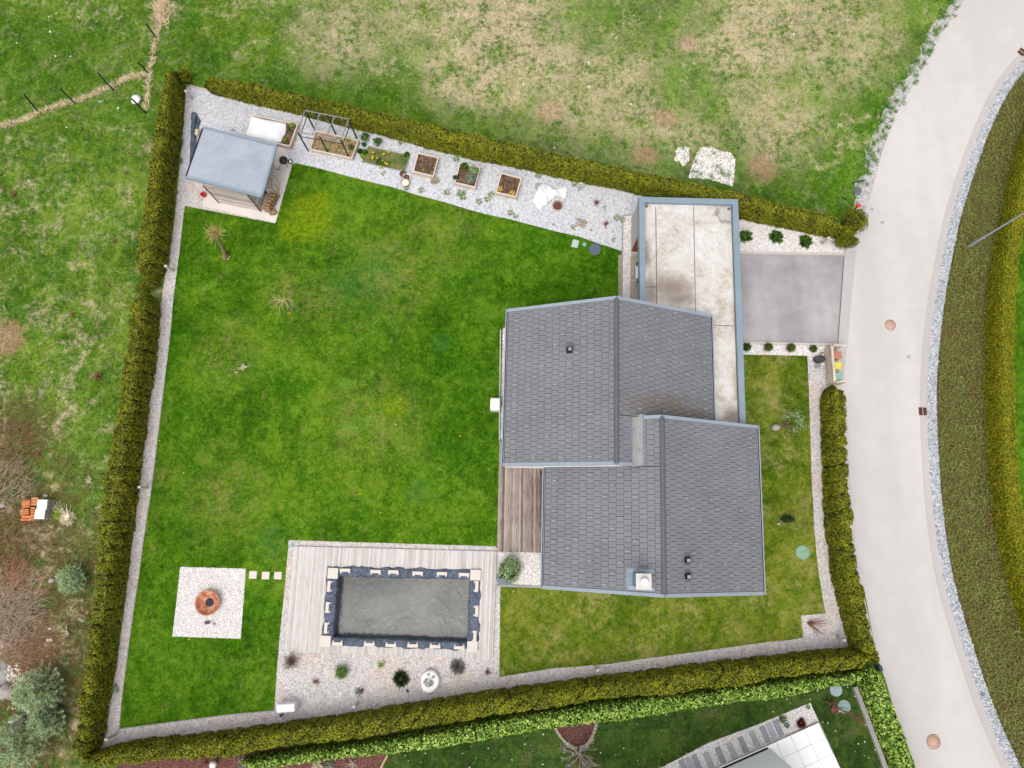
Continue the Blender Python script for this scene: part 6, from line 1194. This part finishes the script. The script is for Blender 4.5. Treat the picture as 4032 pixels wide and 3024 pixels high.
# street lamp: tapered pole, thicker at the foot, arm and lamp head above and outside the picture
lp = P(3811, 972); lm = thing('street_lamp', lp, 'tall grey street lamp on the slope across the road', 'street lamp'); LH = 10.0
MB().tube([lp, lp + Vector((0, 0, .35))], .10, 12).build('base', m_trim, lm, lp); MB().tube([lp + Vector((0, 0, .35)), lp + Vector((0, 0, 1.7))], [.095, .09], 12).build('lower_shaft', m_trim, lm, lp); MB().tube([lp + Vector((0, 0, 1.7)), lp + Vector((0, 0, LH))], [.065, .045], 12).build('pole', m_trim, lm, lp)
MB().tube([lp + Vector((0, 0, LH - .05)), lp + Vector((-.3, .05, LH + .1)), lp + Vector((-.9, .1, LH + .15))], .03, 8).build('arm', m_trim, lm, lp); MB().bbox(lp.x - 1.15, lp.y + .12, LH + .13, .6, .22, .1, .03).build('lamp_head', m_trim, lm, lp)

# ------------------------------------------------------------------ west meadow
fpst = None
for (b, t), lb in zip([((615, 148), (574, 93)), ((585, 290), (541, 242)), ((575, 447), (521, 391)), ((449, 358), (382, 285)), ((296, 408), (236, 349)), ((150, 440), (93, 371))], ('green metal fence post standing alone at the north end of the old fence line', 'green metal fence post where the two strips of dry grass meet', 'green metal fence post closest to the hedge and the white sack', 'green metal fence post with a pale footing, third from the picture edge', 'green metal fence post second from the left picture edge', 'green metal fence post nearest the left picture edge')):
    p = P(*b); d = math.hypot(t[0] - b[0], t[1] - b[1]); D = math.hypot(t[0] - 2016, t[1] - 2051); z = min(1.75, max(1.35, H * d / D)); top = P(t[0], t[1], z)
    o = thing('fence_post', p, lb, 'fence post', 'green posts of the old fence'); MB().tube([p, top], .055, 6, False).build('shaft', plain('green_post', c(20, 64, 58), .5, .1, 6), o, p); MB().tube([top, top + Vector((0, 0, .05))], .065, 6).build('cap', plain('post_cap', c(60, 130, 104), .5, .1, 6), o, p)
p = P(541, 396); tag(MB().lump(p.x, p.y, .12, .27, .33, .16, .35, 16, 9, seed=4).build('white_sack', m_whiteplas, None, p), 'crumpled white sack beside a green fence post', 'sack')
p = P(397, 400); tag(MB().tube([P(388, 403, .05), P(408, 397, .05)], [.09, .06], 7).build('green_bag', m_green, None, p), 'small pale green bag lying in the grass near the fence line', 'bag')
def sapling(bx_, by_, tx, ty, label, seed, mat=None):
    b = P(bx_, by_); d = math.hypot(tx - bx_, ty - by_); D = math.hypot(tx - 2016, ty - 2051); z = min(2.2, H * d / D); t = P(tx, ty, z); r_ = random.Random(seed); o = thing('bare_sapling', b, label, 'sapling', 'bare saplings in the west meadow')
    MB().tube([b, lerp2(b, t, .5) + Vector((r_.uniform(-.05, .05), 0, 0)), t], [.026, .02, .008], 5).build('trunk', m_twig, o, b); mb = MB()
    for k in range(9): q = lerp2(b, t, r_.uniform(.3, .98)); a = r_.uniform(0, 6.3); mb.tube([q, q + Vector((math.cos(a), math.sin(a), .8)) * r_.uniform(.15, .4)], [.011, .004], 4)
    mb.build('branches', m_twig, o, b)
for i, q in enumerate([(114, 991, 22, 942, 'tall bare sapling farthest west in the meadow'), (438, 1132, 406, 1096, 'bare sapling level with the gap in the west hedge'), (196, 1271, 155, 1254, 'bare sapling in the open grass north east of the red soil patch'), (424, 1323, 392, 1301, 'bare sapling beside the south hedge section, north of the brown clump'), (333, 993, 303, 966, 'bare sapling on a bare patch west of the hedge gap'), (513, 606, 480, 581, 'bare sapling closest to the hedge beside the shed'), (273, 1533, 216, 1526, 'bare sapling lying low above the brush on the left'), (282, 1808, 230, 1808, 'bare sapling just above the pale slab stacks'), (205, 530, 150, 470, 'bare sapling south of the dry fence line'), (20, 760, 0, 720, 'bare sapling at the left picture edge')]): sapling(*q, seed=i)
for i, (x, y, L, n, mt, lb) in enumerate([(390, 1485, .5, 46, m_twigred, 'russet dry clump beside the west hedge'), (290, 1240, .3, 22, m_twigred, 'small russet clump in the middle of the west meadow'), (60, 770, .4, 30, m_twigred, 'small russet clump near the left picture edge'), (455, 955, .3, 26, m_twig, 'small brown twiggy clump west of the hedge beside the lawn tree'), (355, 1890, .35, 26, m_hay, 'pale dry twigs beside the hedge, above the dry ornamental grass'), (265, 2485, .5, 30, m_hay, 'pale dead bush near the hedge, below the brush heap'), (160, 1790, .4, 24, m_twigred, 'rusty twigs above the tile stacks')]): deadplant(x, y, L, n, mt, lb, .013, seed=i)
# ornamental grass with tall dry stalks
p = P(269, 2040); o = thing('dry_ornamental_grass', p, 'pale dry ornamental grass with long stalks beside the slab stacks', 'grass clump'); spikes('leaves', m_hay, o, p, 420, .5, .04, .5, 1.5, .06); r_ = random.Random(3); mb = MB()
for k in range(14): a = r_.uniform(.9, 2.4); d = Vector((math.cos(a), math.sin(a), .9)).normalized(); mb.tube([p, p + d * r_.uniform(.8, 1.5)], [.012, .008], 4)
mb.build('stalks', m_hay, o, p)
plant('leafy_plant', 232, 2022, 0, .45, .25, m_lime, 'bright green grass clump between the slabs and the dry ornamental grass', n=240, size=.2, asp=.15)
# tiles and slabs on pallets
m_tilor = wood_mat('orange_roof_tile', [c(196, 104, 58), c(226, 138, 84), c(240, 166, 116)], 0, 3)
def tilepack(px, py, sx, sy, n, rz, label, z0=.1):
    p = P(px, py, .45); o = thing('tile_stack', (p.x, p.y, 0), label, 'tile stack', 'stacks of orange tiles', rz); mb = MB()
    for k in range(n): mb.box(random.uniform(-.015, .015), -sy / 2 + sy * (k + .5) / n, z0 + .2 + random.uniform(-.015, .015), sx, sy / n * .8, .4, random.uniform(-.02, .02), random.uniform(-.08, .08))
    mb.build('tiles', m_tilor, o); MB().box(0, 0, .05, sx * 1.05, sy * 1.02, .1).build('pallet', m_timber, o)
for i, (x, y, sx, sy, n, rz, lb) in enumerate([(104, 1984, .5, .5, 5, .12, 'orange tile stack in the north west corner of the heap, its tiles tilted'), (99, 2016, .5, .36, 4, .05, 'orange tile stack in the middle of the west side of the heap'), (103, 2040, .55, .34, 4, -.03, 'orange tile stack in the south west corner of the heap'), (138, 1974, .42, .5, 3, .05, 'orange tile stack at the north side of the heap beside a white slab'), (130, 2010, .26, .4, 3, .02, 'small orange tile stack between the west stacks and the white slabs'), (130, 2037, .3, .4, 3, .0, 'orange tile stack at the south edge of the heap beside a white slab')]): tilepack(x, y, sx, sy, n, rz, lb)
for x, y, lb in [(165, 1986, 'northern stack of pale square slabs beside the orange tiles'), (156, 2024, 'southern stack of pale square slabs beside the orange tiles')]:
    p = P(x, y, .72); o = thing('slab_stack', (p.x, p.y, 0), lb, 'slab stack', 'stacks of pale slabs'); MB().box(0, 0, .05, .62, .6, .1).build('pallet', m_timber, o)
    for k in range(7): MB().bbox(random.uniform(-.012, .012), random.uniform(-.012, .012), .145 + k * .088, .60, .60, .08, .008).build('slab', m_whiteplas if k == 6 else m_conc2, o)  # lit top and shaded sides put into the colour: top slab whiter, others grey
# brush heaps, pines and rocks at the left edge
def brush(px, py, R_, n, mat, label, seed, L=.9, r=.014):
    p = P(px, py); r_ = random.Random(seed); mb = MB()
    for _ in range(n):
        a = r_.uniform(0, 6.3); d = R_ * r_.uniform(0, 1) ** .6; b = Vector((p.x + d * math.cos(a), p.y + d * math.sin(a) * 1.2, r_.uniform(.03, .5 * (1 - d / R_) + .12))); az = r_.gauss(.9, .9); l = L * r_.uniform(.4, 1.3); dd = Vector((math.cos(az), math.sin(az), r_.uniform(-.12, .2))); e = b + dd * l; e.z = max(.02, e.z); mid = lerp2(b, e, .5) + Vector((r_.uniform(-.12, .12), r_.uniform(-.12, .12), .06)); mb.tube([b, mid, e], [r, r * .8, r * .3], 4)
    return tag(mb.build('brush_heap', mat, None, p), label, 'brush heap', 'brush heaps in the west meadow')
m_rus = plain('rust_stalks', c(176, 124, 88, 1.5), .9, .3, 4)
m_purple = plain('grey_brush', c(168, 150, 128, 1.6), .9, .3, 4); m_brown = plain('brown_brush', c(150, 112, 82, 1.5), .9, .3, 4)
brush(40, 2380, 1.6, 420, m_purple, 'grey tangled heap of cut branches at the left picture edge', 1, 1.2); brush(60, 2490, 1.5, 380, m_purple, 'tangled heap of pale branches below the grey heap', 2, 1.1); brush(110, 2560, 1.7, 520, m_brown, 'brown leafy brush heap above the pines', 3, .6, .012); brush(60, 2275, 1.0, 240, m_rus, 'russet heap of dry stalks at the left picture edge', 4, .4, .016); brush(70, 2130, 1.7, 260, m_brown, 'sparse brown brush below the orange tile stacks', 5, .9, .011); brush(30, 1930, 1.4, 200, m_purple, 'sparse grey brush left of the orange tile stacks', 6, .9, .011); brush(90, 2720, 1.0, 160, m_hay, 'small heap of pale dry stalks between the two pines', 7, .5, .012); brush(30, 1760, 1.5, 200, m_brown, 'low brown brush above the tile stacks at the picture edge', 8, .8, .01)
def pine(px, py, Hh, R_, label, seed, mat=None, dens=1):
    p = P(px, py); o = thing('young_pine', p, label, 'tree', 'young pines in the west meadow'); r_ = random.Random(seed); mb = MB(); mb.tube([p, dn(p, Hh * .6), dn(p, Hh)], [.07, .05, .015], 7); tips = []
    for lv in range(6):
        z = Hh * (.12 + .145 * lv); rad = R_ * (1 - .13 * lv) * (.95 if lv else .75); k = 7
        for j in range(k):
            a = 2 * PI * (j + .5 * (lv % 2)) / k + r_.uniform(-.25, .25); l = rad * r_.uniform(.8, 1.1); e = Vector((p.x + l * math.cos(a), p.y + l * math.sin(a), z + .22 * l)); b0 = dn(p, z); mb.tube([b0, lerp2(b0, e, .5) + Vector((0, 0, .03)), e], [.022, .016, .008], 5)
            for t in (.45, .62, .8, 1):
                q = lerp2(b0, e, t); tips.append(q)
                if t < 1:
                    for s_ in (-1, 1): d = Vector((-math.sin(a) * s_, math.cos(a) * s_, .25)) * l * .3 + Vector((math.cos(a), math.sin(a), 0)) * l * .15; mb.tube([q, q + d], [.01, .005], 4); tips.append(q + d)
    mb.build('trunk', m_bark, o, p); T = np.array([(q.x, q.y, q.z) for q in tips]); T = np.concatenate([T, [[p.x, p.y, Hh]]]); nb_ = int(20 * dens); B = np.repeat(T, nb_, 0) + RNG.normal(0, .04, (len(T) * nb_, 3)); B[:, 2] = np.maximum(B[:, 2], .04); V, Fc = blades(B, .17, .022, (.2, 1.7)); arr('needles', V, Fc, mat or m_pine, o, p)
pine(190, 2705, 2.3, 1.75, 'grey green young pine above the heap of white stones', 1); pine(120, 2905, 2.6, 1.9, 'largest grey green young pine in the bottom left corner', 2); pine(300, 2282, 1.1, 1.1, 'small hazy blue pine beside the west hedge', 3, None, .5); pine(215, 2830, 1.9, 1.2, 'grey green young pine between the white stones and the hedge', 4)
hp_ = np.concatenate([scatter(wobbly(150, 2785, 46, 32, 8), 120), scatter(wobbly(70, 2850, 40, 30, 9), 22), scatter(wobbly(50, 2640, 30, 40, 10), 26), scatter(wobbly(185, 2520, 26, 70, 12), 7), scatter(wobbly(20, 2540, 40, 30, 14), 30)]); tag(stones('white_stones', hp_, .2, m_wst, .0), kind='stuff')
for i, (x, y, r, lb) in enumerate([(28, 2722, .55, 'largest pale boulder at the left picture edge below the brush'), (84, 2829, .3, 'flat pale rock above the largest pine'), (5, 2915, .35, 'pale angular rock at the left picture edge in the bottom corner'), (80, 2665, .24, 'upright pale rock between the brown brush and the upper pine'), (150, 2660, .28, 'flat grey rock behind the upper pine'), (92, 2430, .22, 'tan rock at the right side of the grey branch heap'), (148, 2472, .18, 'small white rock right of the pale branch heap'), (182, 1952, .16, 'small pale rock just above the slab stacks'), (12, 1990, .2, 'pale rock at the left picture edge beside the tile heap'), (205, 2285, .2, 'straw coloured rock left of the hazy blue pine')]):
    p = P(x, y); tag(MB().lump(p.x, p.y, r * .35, r, r * .75, r * .5, .25, 12, 8, seed=i).build('rock', m_rock, None, p), lb, 'rock')
ms = np.array([(P(x / 2.194, y / 2.194)[:2]) for x, y in [(480, 485), (610, 487), (150, 1345), (250, 1560), (575, 1100), (1075, 1120), (1020, 935), (420, 145), (680, 150), (145, 370), (1050, 490), (240, 620), (435, 275), (270, 905), (995, 790)]] + [P(x, y)[:2] for x, y in [(2163, 211), (2317, 246), (2320, 341), (2315, 344), (2061, 330), (2184, 582), (2483, 409), (2522, 313), (465, 8), (3125, 135), (3300, 500)]]); tag(stones('meadow_stones', ms, .13, m_wst, .0), kind='stuff')
tag(MB().add([(p.x, p.y, .03) for p in wobbly(10, 2660, 40, 60, 21)][::1], [tuple(range(34))]).build('concrete_patch', m_conc2), kind='structure')

# ------------------------------------------------------------------ south neighbour
o = thing('bed_edging', P(2270, 2940), 'row of pale stones edging the rounded red mulch bed', 'edging'); pts = resamp(PL([(2185, 2862), (2197, 2885), (2222, 2918), (2248, 2937), (2271, 2945), (2300, 2936), (2320, 2920), (2335, 2890), (2345, 2860), (2352, 2832)]), 20)[0]; pts = np.array(pts)
for k in range(19): a, b = pts[k], pts[k + 1]; MB().bbox((a[0] + b[0]) / 2, (a[1] + b[1]) / 2, .07, np.hypot(*(b - a)) * random.uniform(.88, .97), random.uniform(.15, .2), .14, .02, math.atan2(b[1] - a[1], b[0] - a[0])).build('stone', m_clay if k % 3 == 0 else m_conc2, o, P(2270, 2940))
kerb(PL([(1527, 2972), (1512, 2998), (1492, 3040)]), .14, .14, m_clay, 'stone_edging')
tb = P(2276, 2944); o = thing('bare_tree', tb, 'bare spreading tree with pale branches at the point of the red mulch bed', 'tree'); r_ = random.Random(12); mb = MB(); mb.tube([tb, dn(tb, .5), dn(tb, 1.1)], [.09, .08, .075], 8); mb.build('trunk', m_palebark, o, tb); mb = MB()
for k in range(11): a = 2 * PI * k / 11 + r_.uniform(-.2, .2); limb(mb, dn(tb, r_.uniform(.9, 1.3)), Vector((math.cos(a), math.sin(a), r_.uniform(.35, 1.2))).normalized(), r_.uniform(.5, .8), .036, 3, r_, .5, .12)
mb.build('branches', m_palebark, o, tb); bush_twigs(MB(), (tb.x, tb.y - .3, .9), 90, 1.25, .006, 1.5, 4, random.Random(2)).build('twigs', plain('brown_twigs', c(150, 112, 82), .9, .25, 5), o, tb)
tb = P(3252, 2760); o = thing('bare_tree', tb, 'slender upright bare tree with reddish twigs near the laurel corner', 'tree'); r_ = random.Random(4); MB().tube([tb, dn(tb, 1.5), dn(tb, 3.2), dn(tb, 4.8)], [.05, .045, .03, .012], 7).build('trunk', m_twig, o, tb); mb = MB()
for k in range(46): z = r_.uniform(.9, 4.5); a = r_.uniform(0, 6.3); d = Vector((math.cos(a) * .35, math.sin(a) * .35, 1)).normalized(); l = r_.uniform(.5, 1.1); mb.tube([dn(tb, z), dn(tb, z) + d * l * .5 + Vector((math.cos(a), math.sin(a), 0)) * .08, dn(tb, z) + d * l], [.015, .011, .004], 4)
mb.build('branches', m_twigred, o, tb)
pot(3281, 2792, .2, .25, plain('copper_pot', c(176, 104, 82), .6, .15, 6), 'copper coloured pot below the slender bare tree', m_mulch)
deadplant(3276, 2764, .3, 30, m_twigred, 'russet dead plant above the copper pot', .014)
for x, y, r, mt, lb in [(3152, 2847, .36, m_red, 'dark red grass like plant in the white gravel corner'), (3081, 2831, .3, m_pine, 'soft green tuft at the lawn edge of the paved gravel strip'), (3097, 2856, .2, m_silver, 'tiny grey green plant between the red plant and the pavers'), (3181, 2783, .16, m_pine, 'small green tuft in the north corner of the white gravel')]: p = P(x, y); o = thing('small_plant', p, lb, 'plant'); spikes('foliage', mt, o, p, 260 * r / .3, r, .028, .2, 1.4, .03)
def z8(x, y): return (2600 + x * .4069, 2700 + y * .4069)
d1 = (P(2820, 3024) - P(3017, 2936)).normalized(); pang = math.atan2(d1.y, d1.x); k = 0; m_paver = plain('slate_paver', c(186, 188, 192), .75, .12, 3); m_paver2 = plain('slate_paver_dark', c(166, 170, 176), .75, .12, 3)
for (x, y, lb) in [(1140, 410, 'east group of three, nearest the red plant'), (1075, 440, 'middle one of the east group of three'), (1012, 470, 'east group of three, farthest from the red plant'), (910, 515, 'standing alone, first west of the east group'), (800, 570, 'standing alone, second west of the east group'), (690, 625, 'standing alone, third west of the east group'), (580, 670, 'standing alone, fourth west of the east group'), (465, 718, 'standing alone, nearest the west group of three'), (350, 742, 'in the west group of three, nearest the single pavers'), (290, 768, 'in the middle of the west group of three'), (228, 792, 'in the west group of three at the picture bottom')]:
    p = P(*z8(x, y)); tag(MB().bbox(p.x, p.y, .035, .34, .92, .04, .01, pang).build('paver', m_paver if k % 2 else m_paver2, None, p), f'grey slate paver in white gravel, {lb}', 'paver', 'slate pavers in the white gravel strip'); k += 1
# white tiled terrace and the corner of the neighbour's white house
T0, T1, T2 = P(3222, 2846, .2), P(3308, 3024, .2), P(2780, 3044, .2); e1 = (T1 - T0).normalized(); e0 = d1; mb = MB(); m_wt = plain('white_floor_tile', c(252, 250, 247, 1.4), .6, .02, 2); ts_ = .92
for i in range(12):
    for j in range(10): q = T0 + e0 * (i + .5) * ts_ + e1 * (j + .5) * ts_; mb.box(q.x, q.y, .19, ts_ - .02, ts_ - .02, .04, pang)
ter = thing('terrace', (T0.x, T0.y, 0), 'white tiled terrace of the neighbouring house at the bottom edge', 'terrace'); mb.build('tiles', m_wt, ter, (T0.x, T0.y, 0)); q = T0 + e0 * 6 * ts_ + e1 * 5 * ts_; MB().box(q.x, q.y, .085, 12 * ts_ - .06, 10 * ts_ - .06, .17, pang).build('base', m_conc2, ter, (T0.x, T0.y, 0))
K = P(3017, 2938); nh = thing('neighbour_house', (K.x, K.y, 0), 'corner of a plain white house at the bottom picture edge', 'house'); q = K + d1 * 6 + e1 * 4.2; NHH = 5.6
m_nw = plain('bluish_white_render', (.87, .89, .9, 1), .8, .02, 1)
MB().box(q.x, q.y, NHH / 2 + .21, 12, 8.2, NHH, pang).build('wall', m_nw, nh, (K.x, K.y, 0)); MB().box(q.x, q.y, NHH + .31, 12.05, 8.25, .2, pang).build('roof', m_nw, nh, (K.x, K.y, 0)); q = K + d1 * 6 + e1 * .05; MB().box(q.x, q.y, .12, 12, .12, .2, pang).build('plinth', m_dark, nh, (K.x, K.y, 0))
q = K + e1 * 2.2 - d1 * .12; MB().bbox(q.x, q.y, 2.3, .24, .14, .3, .02, pang).build('wall_lamp', m_whiteplas, nh, (K.x, K.y, 0))
# low wall beside the laurel, globe lamp, plants in the bottom bed
lw = PL([(3361, 2701), (3384, 2760), (3425, 2870), (3461, 2965), (3495, 3060)]); o = thing('low_wall', lw[2], 'low pale concrete wall between the lawn and the roadside laurel', 'wall')
for a, b in zip(lw[:-1], lw[1:]): d = b - a; MB().bbox((a.x + b.x) / 2, (a.y + b.y) / 2, .14, d.length + .02, .26, .28, .02, math.atan2(d.y, d.x)).build('segment', m_conc2, o, lw[2])
p = P(840, 3010, .35); o = thing('globe_lamp', (p.x, p.y, 0), 'white globe garden lamp in the mulch bed below the south hedge', 'lamp'); MB().lump(p.x, p.y, .4, .21, .21, .21, .0, 20, 13).build('globe', m_whiteplas, o, (p.x, p.y, 0)); MB().tube([(p.x, p.y, 0), (p.x, p.y, .25)], .06, 10).build('stem', m_dark, o, (p.x, p.y, 0))
plant('small_plant', 965, 2998, 0, .4, .4, m_silver, 'silvery plant at the west end of the laurel hedge', n=260, size=.12, asp=.35); plant('small_plant', 1300, 3012, 0, .3, .25, m_silver, 'silvery plant among dry stalks below the laurel hedge', n=160, size=.1)
deadplant(1255, 3005, .7, 40, m_hay, 'dry straw stalks in the mulch bed below the laurel hedge', .012); deadplant(1390, 3005, .5, 26, m_hay, 'thin dry stalks in the mulch beside the pale stone edging', .01); deadplant(810, 2998, .35, 30, m_twigred, 'russet plant left of the white globe lamp', .012)
p = P(3444, 2622); tag(MB().box(p.x, p.y, .5, .2, .3, .5, .3).box(p.x, p.y, .12, .05, .05, .24, .3).build('meter_box', plain('dark_blue_box', c(70, 74, 110), .5, .2, 9), None, (p.x, p.y, 0)), 'small dark box in the gap between the thuja and laurel hedges at the road', 'box')
sl_ = P(2000, 2000)
# white petals fallen on the neighbour's lawn
pp = scatter(SOU, 1.1, [NGR, RB, SOIL1]); tag(stones('fallen_petals', pp, .075, m_wst, .03, .3), kind='stuff')
